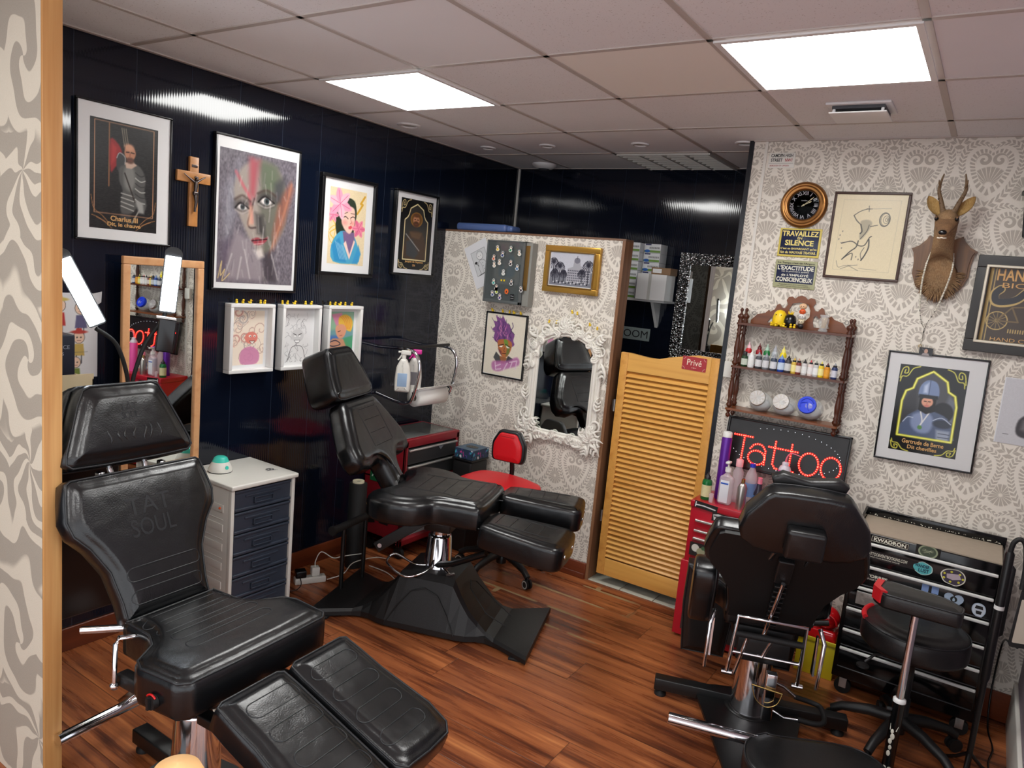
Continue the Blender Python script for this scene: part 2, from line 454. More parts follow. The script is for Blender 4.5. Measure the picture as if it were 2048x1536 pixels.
# ---------------------------------------------------------------- painted pictures (vertex colours on a fine sheet)
class Art:
    def __init__(s, w, h, bg, res=170):
        s.w = w; s.h = h; s.nx = max(8, int(res * w / max(w, h))); s.ny = max(8, int(res * h / max(w, h)))
        X, Y = np.meshgrid(np.linspace(0, 1, s.nx), np.linspace(0, 1, s.ny)); s.X = X; s.Y = Y; s.as_ = h / w
        s.C = np.zeros((s.ny, s.nx, 3)) + np.array(bg, float); s.px = 1 / s.nx
    def bl(s, a, c):
        a = np.clip(a, 0, 1)[..., None]; s.C = s.C * (1 - a) + np.array(c, float) * a; return s
    def segd(s, p, q):
        px, py = p[0], p[1] * s.as_; qx, qy = q[0], q[1] * s.as_; X = s.X; Y = s.Y * s.as_
        dx, dy = qx - px, qy - py; L = dx * dx + dy * dy + 1e-12
        t = np.clip(((X - px) * dx + (Y - py) * dy) / L, 0, 1)
        return np.hypot(X - px - t * dx, Y - py - t * dy)
    def poly(s, pts, c, f=1., a=1, sp=0):
        if sp: pts = spl(pts, sp)
        ins = np.zeros(s.X.shape, bool); D = np.full(s.X.shape, 9.); n = len(pts)
        for i in range(n):
            p, q = pts[i], pts[(i + 1) % n]; D = np.minimum(D, s.segd(p, q))
            if abs(q[1] - p[1]) > 1e-12:
                cnd = ((p[1] > s.Y) != (q[1] > s.Y)) & (s.X < (q[0] - p[0]) * (s.Y - p[1]) / (q[1] - p[1]) + p[0]); ins ^= cnd
        D = np.where(ins, D, -D); return s.bl((D / (s.px * f) + .5) * 1. * a if a == 1 else np.clip(D / (s.px * f) + .5, 0, 1) * a, c)
    def line(s, pts, c, w=.01, a=1, sp=0, closed=False, f=1.):
        if sp: pts = spl(pts, sp, closed)
        D = np.full(s.X.shape, 9.)
        for i in range(len(pts) - (0 if closed else 1)): D = np.minimum(D, s.segd(pts[i], pts[(i + 1) % len(pts)]))
        return s.bl(np.clip((w / 2 - D) / (s.px * f) + .5, 0, 1) * a, c)
    def ell(s, x, y, rx, ry, c, f=1., a=1, rot=0):
        dx = s.X - x; dy = (s.Y - y) * s.as_; ca, sa = math.cos(rot), math.sin(rot)
        u = (dx * ca + dy * sa) / rx; v = (-dx * sa + dy * ca) / ry; r = np.hypot(u, v)
        return s.bl(np.clip((1 - r) * min(rx, ry) / (s.px * f) + .5, 0, 1) * a, c)
    def grain(s, amt, seed=0, sx=1, sy=1):
        rg = np.random.RandomState(seed); n = rg.rand(s.ny, s.nx) - .5
        for _ in range(sx): n = (n + np.roll(n, 1, 1)) / 1.5
        for _ in range(sy): n = (n + np.roll(n, 1, 0)) / 1.5
        s.C = s.C + n[..., None] * amt; return s
    def obj(s, Mx, name='artwork', parent=None, rough=.45, off=0):
        """sheet centred at the matrix origin, x right, y up, facing z"""
        nx, ny = s.nx, s.ny
        xs = (s.X - .5) * s.w; ys = (.5 - s.Y) * s.h
        v = np.stack([xs, ys, np.full_like(xs, off)], -1).reshape(-1, 3); A = np.array(Mx); v = v @ A[:3, :3].T + A[:3, 3]
        i = np.arange(nx * ny).reshape(ny, nx)
        f = np.stack([i[1:, :-1], i[1:, 1:], i[:-1, 1:], i[:-1, :-1]], -1).reshape(-1, 4)
        me = bpy.data.meshes.new(name); me.from_pydata(v.tolist(), [], f.tolist())
        c = np.clip(s.C / 255, 0, 1); c = np.where(c <= .04045, c / 12.92, ((c + .055) / 1.055) ** 2.4)
        at = me.color_attributes.new('paint', 'FLOAT_COLOR', 'POINT')
        at.data.foreach_set('color', np.concatenate([c.reshape(-1, 3), np.ones((nx * ny, 1))], 1).ravel())
        mn = 'painted_sheet_%g' % rough
        if mn not in MATS:
            m, nt, b = newmat(mn, rough); a = nt.nodes.new('ShaderNodeVertexColor'); a.layer_name = 'paint'
            nt.links.new(a.outputs[0], b.inputs['Base Color'])
        me.materials.append(MATS[mn]); me.update()
        o = bpy.data.objects.new(name, me); COL.objects.link(o)
        if parent is not None: o.parent = parent
        return o
LE = M('black_leather', (13, 14, 16), .27, bump=.22, bscale=240, spec=.6, soft=1)
LE2 = M('black_leather_dull', (18, 18, 19), .38, bump=.2, bscale=220, spec=.6, soft=1)
SEAM = M('leather_seam', (30, 32, 35), .35); SEAMD = M('dark_seam', (4, 4, 5), .5)
CH = M('chrome', (225, 225, 228), .09, 1); BK = M('black_metal', (14, 14, 15), .38); BKP = M('black_plastic', (20, 20, 21), .45, bump=.3, bscale=300)
RUB = M('black_rubber', (16, 16, 17), .65)
# ---------------------------------------------------------------- the setting
def LW(y, z, off=.0, roll=0): return frame((XL + off, y, z), (0, 1, 0), (0, 0, 1)) @ RZ(roll)
def RW(x, z, off=.0, roll=0): return frame((x, YR - off, z), (1, 0, 0), (0, 0, 1)) @ RZ(roll)
def FW(x, z, off=.0): return frame((x, YF - off, z), (1, 0, 0), (0, 0, 1))
damask(); bigdamask(); floormat(); panelmat('black_panelling_side', 1); panelmat('black_panelling_back', 0); tilemat()
M('seam_paint', (196, 188, 182), .6); M('white_paint', (226, 222, 214), .5); M('brown_edge', (120, 88, 66), .5)
wood('jamb_wood', (150, 108, 76), (126, 86, 58), 2, 1, .5)
wood('pine_trim', (226, 178, 116), (190, 134, 76), 2, 1.3, .45, 14)
wood('skirting_wood', (122, 58, 30), (78, 34, 18), 0, 1, .35, 8)
wood('skirting_wood_side', (122, 58, 30), (78, 34, 18), 1, 1, .35, 8)
struct(MB().box(XL, 2.6, -2.2, YF, -.05, 0).build('floor', mat=MATS['laminate_planks']))
struct(MB().box(XL, 2.6, -2.2, YF, H, H + .05).build('ceiling', mat=MATS['mineral_ceiling_tile']))
struct(MB().box(XL - .08, XL, -2.2, YF + .08, 0, H).build('wall_left', mat=MATS['black_panelling_side']))
struct(MB().box(XL - .08, .5, YF, YF + .08, 0, H).build('wall_back', mat=MATS['black_panelling_back']))
# papered wall that carries the deer head, with its black side facing the doorway
o = struct(MB().box(-1.162, .5, YR, YR + .12, 0, H).build('wall_right', mat=MATS['damask_wallpaper']))
struct(MB().box(-1.186, -1.162, YR - .004, YF, 0, H).build('trim_1', mat=M('black_trim', (12, 16, 26), .25)))
struct(MB().box(-1.106, -1.092, YR - .008, YR, .0, H).build('trim_2', mat=MATS['white_paint']))
# half-height partition
o = struct(MB().box(XL + .022, -1.83 + .022, YR, YR + .085, .169, 2.03 + .169).build('wall_partition', loc=(-.022, 0, -.169), mat=MATS['damask_wallpaper']))
struct(MB().box(XL, -1.812, YR - .002, YR + .10, 2.03, 2.042).build('trim_3', mat=MATS['brown_edge']))
struct(MB().box(-1.83, -1.812, YR - .006, YR + .10, 0, 2.03).build('trim_4', mat=MATS['jamb_wood']))
struct(MB().rbox(XL, XL + .014, -2.2, YR, 0, .105, .004).build('baseboard_left', mat=MATS['skirting_wood_side']))
b = MB().rbox(XL + .014, -1.83, YR - .016, YR, 0, .10, .004); b.rbox(XL + .014, -1.835, YR - .022, YR - .014, 0, .035, .004)
struct(b.build('baseboard_back', mat=MATS['skirting_wood']))
struct(MB().rbox(-1.162, .32, YR - .015, YR, 0, .135, .004).build('baseboard_right', mat=MATS['skirting_wood']))
# pale tile threshold in the doorway
b = MB(); b.mat(M('threshold_tile', (196, 196, 180), .35, var=.06, bscale=8))
for k in range(3): b.rbox(-1.812 + k * .212, -1.604 + k * .212, YR + .0, YR + .20, .0, .006, .002)
b.mat(M('threshold_dark', (44, 38, 34), .7)); b.box(-1.812, -1.186, YR + .20, YF, .0, .004)
struct(b.build('trim_5'))
# short side wall at the right edge
struct(MB().box(.335, .5, 1.6, YR, 0, H).build('wall_side', mat=M('mauve_paint', (150, 136, 146), .7)))
b = MB(); b.rbox(.318, .335, 2.2, YR - .016, .0, .20, .004)
struct(b.build('baseboard_side', mat=MATS['white_paint']))
# wall end beside the camera, papered, with a pine end post
struct(MB().box(-3.125, -2.259, 1.0, 1.048, 0, H).build('wall_near', mat=MATS['large_damask_wallpaper']))
struct(MB().rbox(-2.259, -2.250, .999, 1.052, 0, H, .002).build('trim_6', mat=MATS['pine_trim']))
# corner bead in the far corner
struct(MB().box(XL, XL + .012, YF - .012, YF, 0, H).build('trim_7', mat=MATS['white_paint']))
# ceiling grid
b = MB()
for i in range(-1, 10):
    x = GX + .6 * i
    if x > XL: b.rbox(x - .012, x + .012, -2.2, YF, H - .004, H + .002, .001)
for j in range(-6, 6):
    y = GY + .6 * j
    if y < YF: b.rbox(XL, 2.6, y - .012, y + .012, H - .004, H + .002, .001)
b.rbox(XL, XL + .025, -2.2, YF, H - .006, H, .001); b.rbox(XL, -1.17, YF - .02, YF, H - .006, H, .001); b.rbox(-1.162, .5, YR - .02, YR, H - .006, H, .001)
struct(b.build('trim_8', mat=MATS['seam_paint']))
# replacement smooth tiles
struct(MB().box(GX + 1.814, GX + 2.386, GY + .614, GY + 1.186, H - .002, H + .002).build('trim_9', mat=M('smooth_tile', (240, 236, 228), .85)))
lit = M('led_diffuser', (255, 255, 252), .4, emit=PANEL)
M('lamp_frame', (235, 235, 235), .4)
def panel(i, j, label, group=None):
    x0 = GX + .6 * i; y0 = GY + .6 * j
    t = thing('ceiling_light', label, 'ceiling light', (x0 + .3, y0 + .3, H), 0, group)
    f = MB()
    for a in ((-.292, .292, -.292, -.272), (-.292, .292, .272, .292), (-.292, -.272, -.272, .272), (.272, .292, -.272, .272)): f.box(a[0], a[1], a[2], a[3], -.010, -.001)
    f.build('frame', t, mat=MATS['lamp_frame'])
    MB().box(-.272, .272, -.272, .272, -.008, -.002).build('diffuser', t, mat=lit)
panel(1, 1, 'lit square LED ceiling panel nearest the black panelled wall')
panel(4, 1, 'larger looking lit square LED ceiling panel in front of the papered wall')
for i, j in ((1, -4), (4, -3), (7, -1)): panel(i, j, 'lit square LED ceiling panel behind the viewer', 'ceiling panels behind the viewer')
# unlit louvre light
t = thing('louvre_light', 'unlit square louvred ceiling light near the far black wall', 'ceiling light', (GX + 1.5, GY + 2.7, H))
b = MB(); b.box(-.29, .29, -.29, .29, -.002, 0); b.build('housing', t, mat=M('louvre_back', (120, 120, 116), .6))
b = MB()
for k in range(5): x = -.285 + .1425 * k; b.box(x - .006, x + .006, -.285, .285, -.014, -.002)
for k in range(9): y = -.285 + .07125 * k; b.box(-.285, .285, y - .003, y + .003, -.014, -.002)
b.build('louvre', t, mat=M('louvre_metal', (214, 214, 208), .35, .3))
# air vent
t = thing('air_vent', 'square white air vent with raised plate in the ceiling', 'vent', (-.578, 3.255, H))
b = MB(); b.rbox(-.118, .118, -.105, .105, -.010, 0, .004); b.build('frame', t, mat=MATS['lamp_frame'])
MB().box(-.095, .095, -.085, .085, -.022, -.009).build('grille', t, mat=M('vent_dark', (58, 60, 66), .5))
b = MB(); b.rbox(-.105, .105, -.092, .092, -.040, -.034, .003)
for sx in (-1, 1):
    for sy in (-1, 1): b.cyl((sx * .088, sy * .076, -.036), (sx * .088, sy * .076, -.008), .006)
b.build('plate', t, mat=MATS['lamp_frame'])
# recessed downlights
dl = None
for (x, y), lb in (((-2.944, 3.224), 'round unlit ceiling downlight nearest the lit panel by the black wall'), ((-2.86, 3.882), 'leftmost of the four small downlights above the partition'),
             ((-2.402, 3.858), 'second from left of the four small downlights above the partition'), ((-1.805, 3.868), 'third from left of the four small downlights, above the doorway'), ((-1.226, 3.85 + .04), 'small downlight closest to the papered wall corner')):
    if dl is None:
        dl = thing('downlight', lb, 'downlight', (x, y, H), 0, 'recessed ceiling downlights')
        b = MB(); b.lathe([(.068, 0), (.068, -.005), (.046, -.010), (.044, -.003)], n=24, cap=False); b.build('ring', dl, mat=MATS['lamp_frame'])
        b = MB(); b.lathe([(.045, -.002), (.03, -.004), (.001, -.005)], n=20); b.build('bulb', dl, mat=M('bulb_off', (178, 176, 168), .3))
    else: dup(dl, (x, y, H), label=lb, scale=(.75, .75, 1))
t = thing('smoke_detector', 'flat round white smoke detector on the ceiling in the far corner', 'smoke detector', (-2.80, 4.48, H))
b = MB(); b.lathe([(.085, 0), (.085, -.012), (.06, -.03), (.03, -.034), (.001, -.034)], n=24); b.build('body', t, mat=MATS['lamp_frame'])
b = MB(); b.lathe([(.04, -.034), (.036, -.044), (.001, -.044)], n=16); b.build('sensor', t, mat=M('vent_dark'))
# ---------------------------------------------------------------- pictures and things on the black wall
BF = M('black_frame', (14, 14, 17), .25); WF = M('white_frame', (232, 232, 230), .35); MATB = M('mat_board', (226, 226, 226), .45)
MAT2 = M('crumpled_mat', (214, 214, 214), .5, bump=.5, bscale=14)
def picture(label, Mx, w, h, fw, fd, fmat, art, dx=0, dy=0, mat=None, cat='framed picture', name='picture_frame', rough=.3, inner=None):
    t = thing(name, label, cat); t.matrix_world = Mx
    b = MB(); r = .0025
    for x0, x1, y0, y1 in ((-w / 2, w / 2, h / 2 - fw, h / 2), (-w / 2, w / 2, -h / 2, -h / 2 + fw), (-w / 2, -w / 2 + fw, -h / 2 + fw, h / 2 - fw), (w / 2 - fw, w / 2, -h / 2 + fw, h / 2 - fw)):
        b.rbox(x0, x1, y0, y1, .001, fd, r)
    b.build('frame', t, mat=fmat)
    zb = fd - .006 if fd < .03 else .012
    MB().box(-w / 2 + fw * .5, w / 2 - fw * .5, -h / 2 + fw * .5, h / 2 - fw * .5, .001, zb).build('mat_board', t, mat=mat or MATB)
    if art: art.obj(T(dx, dy, zb + .0008), 'artwork', t, rough)
    return t, zb
def corner_scrolls(A, c, w=.012):
    for sx in (0, 1):
        for sy in (0, 1):
            def q(x, y): return (x if not sx else 1 - x, y if not sy else 1 - y)
            k = 1 if not sy else .62
            A.line([q(*p) for p in spl([(.02, .16 * k), (.05, .05 * k), (.12, .03 * k), (.13, .09 * k), (.08, .10 * k), (.09, .06 * k)], 4, False)], c, w)
            A.line([q(*p) for p in spl([(.30, .01 * k), (.20, .04 * k), (.13, .13 * k), (.05, .14 * k), (.03, .20 * k)], 4, False)], c, w)
GOLD = (206, 160, 96)
# armoured man with red banner
A = Art(.283, .435, (24, 23, 24)); A.grain(8, 1, 6, 0)
A.line([(.27, .03), (.27, .60)], (140, 96, 62), .018)
A.poly([(.28, .17), (.40, .20), (.46, .28), (.44, .36), (.36, .42), (.29, .46)], (150, 34, 38), 3, sp=3); A.poly([(.31, .2), (.38, .24), (.35, .36), (.30, .4)], (176, 46, 48), 4)
for x in (.45, .48, .51): A.line([(x, .05), (x + .04, .21)], (128, 120, 104), .014)
A.poly([(.38, .33), (.42, .28), (.50, .30), (.52, .40), (.44, .46), (.38, .42)], (58, 60, 62), 2, sp=4); A.line(spl([(.38, .33), (.42, .28), (.50, .31), (.5, .38)], 4, False), (170, 170, 168), .012)
A.poly([(.42, .42), (.52, .38), (.66, .36), (.76, .40), (.82, .50), (.80, .62), (.84, .74), (.78, .82), (.70, .76), (.66, .80), (.58, .84), (.46, .84), (.44, .74), (.47, .62), (.42, .54)], (84, 84, 82), 3, sp=3)
A.poly([(.50, .42), (.62, .40), (.66, .52), (.60, .62), (.50, .58)], (126, 126, 122), 6, sp=4)
for k in range(6): A.line(spl([(.66, .44 + .05 * k), (.74, .47 + .05 * k), (.81, .45 + .055 * k)], 4, False), (186, 186, 180) if k % 2 else (48, 48, 48), .014)
for k in range(4): A.line([(.45, .65 + .04 * k), (.64, .67 + .045 * k)], (178, 176, 170), .014)
A.line([(.50, .46), (.66, .72)], (40, 32, 28), .02); A.poly([(.66, .70), (.78, .72), (.80, .82), (.72, .82)], (154, 154, 150), 4)
A.line([(.72, .80), (.62, .92)], (150, 148, 140), .02); A.poly([(.44, .84), (.60, .84), (.58, .97), (.50, .90), (.46, .97)], (62, 60, 60), 4)
A.poly([(.50, .36), (.62, .34), (.68, .37), (.60, .41), (.52, .41)], (196, 168, 150), 2)
A.ell(.575, .265, .085, .105, (186, 128, 98), 2); A.ell(.56, .215, .07, .05, (206, 152, 122), 4); A.ell(.578, .335, .06, .045, (96, 64, 52), 3)
A.line([(.52, .262), (.56, .260)], (40, 22, 18), .016); A.line([(.59, .260), (.635, .262)], (40, 22, 18), .016); A.line([(.575, .27), (.572, .31)], (150, 92, 70), .014); A.line([(.55, .335), (.60, .335)], (120, 60, 52), .01)
A.line([(.065, .02), (.935, .02), (.935, .855), (.065, .855)], (214, 158, 118), .009, closed=True)
for s_ in (0, 1):
    for q in (((.02, .70), (.06, .82), (.18, .88), (.30, .96)), ((.10, .90), (.20, .93), (.32, .99)), ((.03, .88), (.12, .90), (.24, .94))):
        A.line(spl([(abs(s_ - x), y) for x, y in q], 5, False), (190, 134, 84), .008)
t, zb = picture('large black frame with a bald armoured knight print, leftmost on the black wall', LW(1.700, 2.040), .402, .552, .009, .022, BF, A, -.004, -.006)
gm = M('gold_ink', (214, 166, 104), .5)
text('lettering', 'Charlus III', gm, T(-.004, -.178, zb + .002), height=.021, width=.115, parent=t, bold=.02)
text('lettering', 'Dit, le chauve', gm, T(-.004, -.203, zb + .002), height=.019, width=.140, parent=t, bold=.02)
# crucifix
t = thing('crucifix', 'wooden crucifix with a dark metal figure between two framed pictures', 'crucifix'); t.matrix_world = LW(2.012, 2.02)
cw = M('burl_wood', (186, 128, 72), .35, var=.35, bscale=26)
b = MB(); b.rbox(-.0225, .0225, -.154, .154, .001, .017, .003); b.rbox(-.083, .083, .040, .088, .0012, .0172, .003); b.build('cross', t, mat=cw)
fm = M('pewter', (92, 84, 82), .3, .9)
b = MB()
b.tube([(-.055, .074, .024), (-.03, .058, .026), (-.008, .044, .027), (.0, .042, .028), (.008, .044, .027), (.03, .06, .026), (.052, .072, .024)], .0045, 8, taper=(.5, .8, 1.2, 1.2, 1.2, .8, .5))
b.tube([(0, .050, .028), (.001, .03, .029), (0, .0, .028), (.002, -.02, .028), (.004, -.045, .030), (.001, -.075, .026), (0, -.088, .028)], .009, 8, taper=(.7, 1.1, .8, 1.05, .8, .55, .6))
b.sph((.002, .056, .031), .010, 10, 8, sc=(.85, 1.15, 1)); b.tube([(-.008, .062, .031), (0, .066, .033), (.010, .062, .031)], .004, 6); b.rbox(-.012, .012, -.016, .002, .022, .036, .004); b.build('figure', t, mat=fm)
b = MB(); b.rbox(-.014, .014, .108, .120, .017, .020, .001); b.build('plaque', t, mat=fm)
# big painted face
A = Art(.445, .625, (108, 102, 110), 200); A.grain(10, 2, 2, 6)
A.poly([(.06, .30), (.25, .06), (.20, .50), (.10, .75)], (150, 150, 160), 14, .6); A.poly([(.05, .70), (.30, .62), (.55, .98), (.02, .98)], (92, 80, 96), 16, .8)
A.poly([(.18, .26), (.30, .10), (.52, .04), (.76, .10), (.86, .26), (.88, .46), (.80, .62), (.66, .74), (.56, .78), (.44, .70), (.32, .56), (.22, .42)], (152, 142, 134), 6, sp=4)
A.poly([(.50, .05), (.74, .08), (.86, .26), (.87, .48), (.78, .62), (.60, .76), (.56, .55), (.50, .36), (.52, .22)], (98, 98, 88), 10, .9, sp=3)
A.poly([(.52, .05), (.72, .07), (.76, .22), (.60, .30), (.54, .20)], (92, 104, 82), 14, .75)
A.poly([(.36, .04), (.50, .04), (.44, .34), (.38, .30)], (156, 66, 78), 12, .75); A.line([(.40, .05), (.42, .32)], (178, 84, 92), .05, .5, f=8)
A.line(spl([(.20, .16), (.30, .26), (.38, .34), (.42, .52)], 4, False), (196, 84, 96), .03, .8, f=5)
A.poly([(.78, .30), (.93, .16), (.97, .22), (.86, .50), (.72, .72), (.70, .60)], (146, 88, 72), 9, .8); A.line(spl([(.94, .18), (.84, .44), (.70, .70), (.66, .78)], 5, False), (176, 120, 96), .02, .9, f=4)
A.poly([(.70, .20), (.86, .12), (.80, .34), (.72, .34)], (62, 62, 68), 10, .7)
A.poly([(.22, .60), (.40, .66), (.56, .80), (.64, .98), (.10, .98), (.14, .76)], (150, 140, 144), 10, .8); A.poly([(.58, .76), (.70, .72), (.78, .98), (.60, .98)], (60, 54, 60), 10, .8)
for x0, y0, rx in ((.29, .415, .085), (.60, .345, .105)):
    A.ell(x0, y0 - .01, rx * 1.15, rx * .75, (62, 58, 58), 9, .85); A.ell(x0, y0, rx * .72, rx * .38, (212, 206, 202), 3); A.ell(x0 + .005, y0, rx * .34, rx * .36, (60, 72, 74), 2); A.ell(x0 + .005, y0, rx * .16, rx * .17, (16, 16, 18), 2)
    A.line(spl([(x0 - rx, y0 + .012), (x0 - .02, y0 - rx * .34), (x0 + rx, y0 + .006)], 5, False), (28, 24, 26), .018, f=2)
    A.line(spl([(x0 - rx * 1.1, y0 - .05), (x0, y0 - .085), (x0 + rx * 1.2, y0 - .05)], 5, False), (70, 54, 50), .022, .8, f=4)
    A.line(spl([(x0 - rx, y0 + .03), (x0, y0 + .05), (x0 + rx, y0 + .02)], 5, False), (186, 176, 170), .014, .7, f=3)
A.line(spl([(.44, .34), (.40, .45), (.37, .53), (.40, .565), (.47, .56)], 5, False), (70, 52, 52), .018, .9, f=3); A.poly([(.38, .40), (.42, .40), (.44, .54), (.37, .55)], (206, 160, 136), 6, .8)
A.poly([(.46, .45), (.56, .46), (.60, .62), (.50, .60)], (46, 44, 46), 10, .8)
A.poly([(.42, .66), (.50, .635), (.56, .645), (.64, .625), (.60, .67), (.50, .695)], (150, 62, 72), 3, sp=3); A.line([(.43, .665), (.63, .64)], (50, 24, 30), .012); A.line([(.46, .69), (.58, .675)], (206, 150, 150), .012, .8)
A.poly([(.46, .74), (.56, .72), (.60, .78), (.52, .80)], (216, 206, 200), 6, .8)
rg = random.Random(4)
for k in range(90):
    x = rg.uniform(.08, .9); y = rg.uniform(.1, .95); l = rg.uniform(.03, .14)
    A.line([(x, y), (x + rg.uniform(-.03, .03), y + l)], rg.choice([(214, 208, 206), (70, 66, 76), (160, 146, 156), (196, 190, 186)]), .007, .4, f=3)
for x0, y0, x1, y1 in ((.18, .78, .10, .95), (.30, .80, .26, .97), (.70, .76, .80, .96), (.34, .74, .42, .96)): A.line([(x0, y0), (x1, y1)], (222, 216, 212), .012, .6, f=3)
A.line(spl([(.02, .97), (.06, .84), (.05, .95), (.10, .90), (.07, .99), (.16, .93)], 4, False), (216, 190, 130), .009)
picture('largest framed painting, a face in smeared red, green and grey paint', LW(2.360, 1.945, 0), .498, .728, .012, .024, BF, A, 0, -.012)
# lady with the pink lily
A = Art(.275, .415, (226, 208, 170), 170); A.grain(8, 5)
A.line([(.95, .06), (.84, .16), (.90, .17), (.76, .30)], (206, 158, 52), .045); A.line(spl([(.06, .40), (.20, .52), (.04, .60), (.22, .70)], 4, False), (222, 178, 50), .02); A.line(spl([(.02, .56), (.18, .50), (.12, .72), (.02, .66)], 4, True), (222, 178, 50), .014)
A.poly([(.22, .26), (.42, .12), (.66, .14), (.74, .30), (.70, .46), (.64, .64), (.36, .62), (.26, .66), (.18, .48)], (38, 48, 36), 2, sp=4)
for k in range(10): A.line(spl([(.40 + .03 * k, .13), (.46 + .028 * k, .22), (.40 + .03 * k, .32)], 4, False), (92, 104, 84), .008, .6)
A.poly([(.32, .56), (.58, .58), (.74, .64), (.88, .86), (.80, .97), (.16, .97), (.10, .74)], (74, 160, 196), 2, sp=3)
A.poly([(.10, .76), (.30, .64), (.52, .97), (.20, .96)], (46, 138, 190), 4); A.poly([(.84, .72), (.92, .84), (.84, .98), (.68, .98)], (56, 148, 198), 4)
for k in range(6): A.line([(.20 + .04 * k, .70 + .01 * k), (.34 + .04 * k, .93)], (196, 224, 232), .012, .7)
A.poly([(.38, .56), (.70, .56), (.72, .66), (.58, .88), (.44, .72)], (120, 96, 134), 3); A.grain(4, 3); A.poly([(.42, .72), (.48, .68), (.60, .86), (.70, .66), (.74, .68), (.60, .93)], (240, 204, 190), 2)
A.poly([(.34, .30), (.46, .22), (.66, .24), (.70, .36), (.68, .48), (.58, .58), (.44, .54), (.34, .44)], (240, 196, 178), 3, sp=4)
A.ell(.42, .44, .07, .05, (232, 150, 142), 8, .8); A.ell(.64, .44, .05, .04, (232, 140, 136), 8, .8)
A.line(spl([(.38, .375), (.44, .36), (.51, .385)], 4, False), (40, 26, 26), .018); A.line(spl([(.58, .37), (.64, .35), (.69, .36)], 4, False), (40, 26, 26), .018); A.line([(.38, .33), (.49, .30)], (70, 50, 46), .012); A.line([(.58, .31), (.68, .31)], (70, 50, 46), .012)
A.line(spl([(.57, .38), (.61, .43), (.57, .45)], 4, False), (190, 110, 100), .012); A.poly([(.53, .49), (.60, .47), (.64, .49), (.60, .52), (.54, .52)], (214, 74, 84), 2)
def lily(cx, cy, r, c1, c2, n=6, ph=0):
    for k in range(n):
        a = ph + 2 * PI * k / n; x, y = math.cos(a), math.sin(a)
        A.poly([(cx, cy), (cx + r * (x * .5 - y * .28), cy + r * .66 * (y * .5 + x * .28)), (cx + r * x, cy + r * .66 * y), (cx + r * (x * .5 + y * .28), cy + r * .66 * (y * .5 - x * .28))], c1 if k % 2 else c2, 2, sp=3)
        A.line([(cx, cy), (cx + r * .8 * x, cy + r * .53 * y)], (206, 70, 120), .010)
lily(.82, .50, .20, (232, 138, 160), (222, 116, 146)); lily(.10, .36, .16, (236, 160, 178), (228, 140, 164)); lily(.28, .20, .33, (246, 186, 200), (238, 160, 184), 6, .3)
picture('black deep frame with a colourful lady wearing a pink lily', LW(2.960, 1.960), .415, .545, .020, .03, BF, A, 0, .0, )
# haloed man in arch
A = Art(.30, .43, (22, 22, 22), 170)
arch = [(.14, .86), (.14, .30), (.22, .26), (.26, .22), (.30, .13), (.50, .06), (.70, .13), (.74, .22), (.78, .26), (.86, .30), (.86, .86)]
A.poly(arch, (52, 50, 46), 2); A.ell(.50, .28, .19, .15, (150, 106, 46), 2); A.ell(.50, .28, .165, .13, (112, 78, 36), 2)
A.poly([(.18, .84), (.20, .60), (.34, .46), (.50, .44), (.68, .46), (.80, .58), (.84, .84)], (72, 54, 40), 4, sp=3); A.poly([(.30, .46), (.70, .46), (.62, .56), (.38, .54)], (96, 72, 50), 5)
A.poly([(.22, .60), (.40, .56), (.62, .76), (.50, .84), (.24, .80)], (60, 62, 64), 5); A.line([(.2, .5), (.64, .72)], (160, 160, 158), .02, f=2)
A.ell(.49, .29, .10, .095, (182, 126, 92), 3); A.ell(.49, .345, .09, .06, (88, 56, 36), 3); A.ell(.49, .22, .105, .04, (104, 68, 44), 3); A.line([(.43, .28), (.47, .28)], (30, 20, 16), .015); A.line([(.52, .28), (.56, .28)], (30, 20, 16), .015); A.line([(.45, .345), (.53, .345)], (120, 60, 52), .01)
A.line(arch, (236, 214, 150), .024, closed=True, f=2); A.line(arch, (250, 240, 196), .008, closed=True); corner_scrolls(A, (230, 208, 150), .014)
t, zb = picture('black framed print of a haloed man in a gold arch on the black wall', LW(3.530, 1.976), .400, .512, .012, .03, BF, A, .01, -.004)
text('lettering', 'Jacques de Guyenne', gm, T(.01, -.172, zb + .002), height=.016, width=.17, parent=t, bold=.02)
text('lettering', 'Dit', gm, T(.01, -.192, zb + .002), height=.014, parent=t, bold=.02)
# three white box frames
def swirl(pal, seed, bg):
    A = Art(.19, .275, bg, 150); rg = random.Random(seed)
    for k in range(26):
        cx, cy = rg.uniform(0, 1), rg.uniform(0, 1); r = rg.uniform(.08, .24); a0 = rg.uniform(0, 6)
        pts = [(cx + r * (1 - j / 16) * math.cos(a0 + j * .55), cy + .7 * r * (1 - j / 16) * math.sin(a0 + j * .55)) for j in range(15)]
        A.line(pts, rg.choice(pal), rg.uniform(.02, .07), .85, f=2); A.line(pts, (70, 48, 46), .007, .7)
    return A
A = swirl([(232, 206, 188), (222, 170, 156), (240, 226, 210), (206, 196, 188)], 7, (236, 222, 204))
A.ell(.60, .50, .20, .16, (222, 132, 118), 2); A.ell(.56, .47, .04, .03, (250, 240, 230), 1); A.ell(.70, .47, .035, .03, (250, 240, 230), 1); A.ell(.57, .475, .014, .014, (30, 20, 20)); A.ell(.70, .475, .014, .014, (30, 20, 20)); A.poly([(.54, .56), (.72, .56), (.64, .62)], (236, 230, 220)); A.line([(.54, .56), (.72, .56), (.64, .62)], (70, 30, 30), .01, closed=True)
A.poly([(.30, .74), (.60, .66), (.86, .78), (.80, .98), (.30, .98)], (206, 132, 170), 3, .9, sp=3)
WB = []
def whiteframe(y, A, label, rough=.35):
    t, zb = picture(label, LW(y, 1.348), .262, .346, .018, .052, WF, A, 0, 0, mat=MATB, rough=rough); WB.append(t); return t
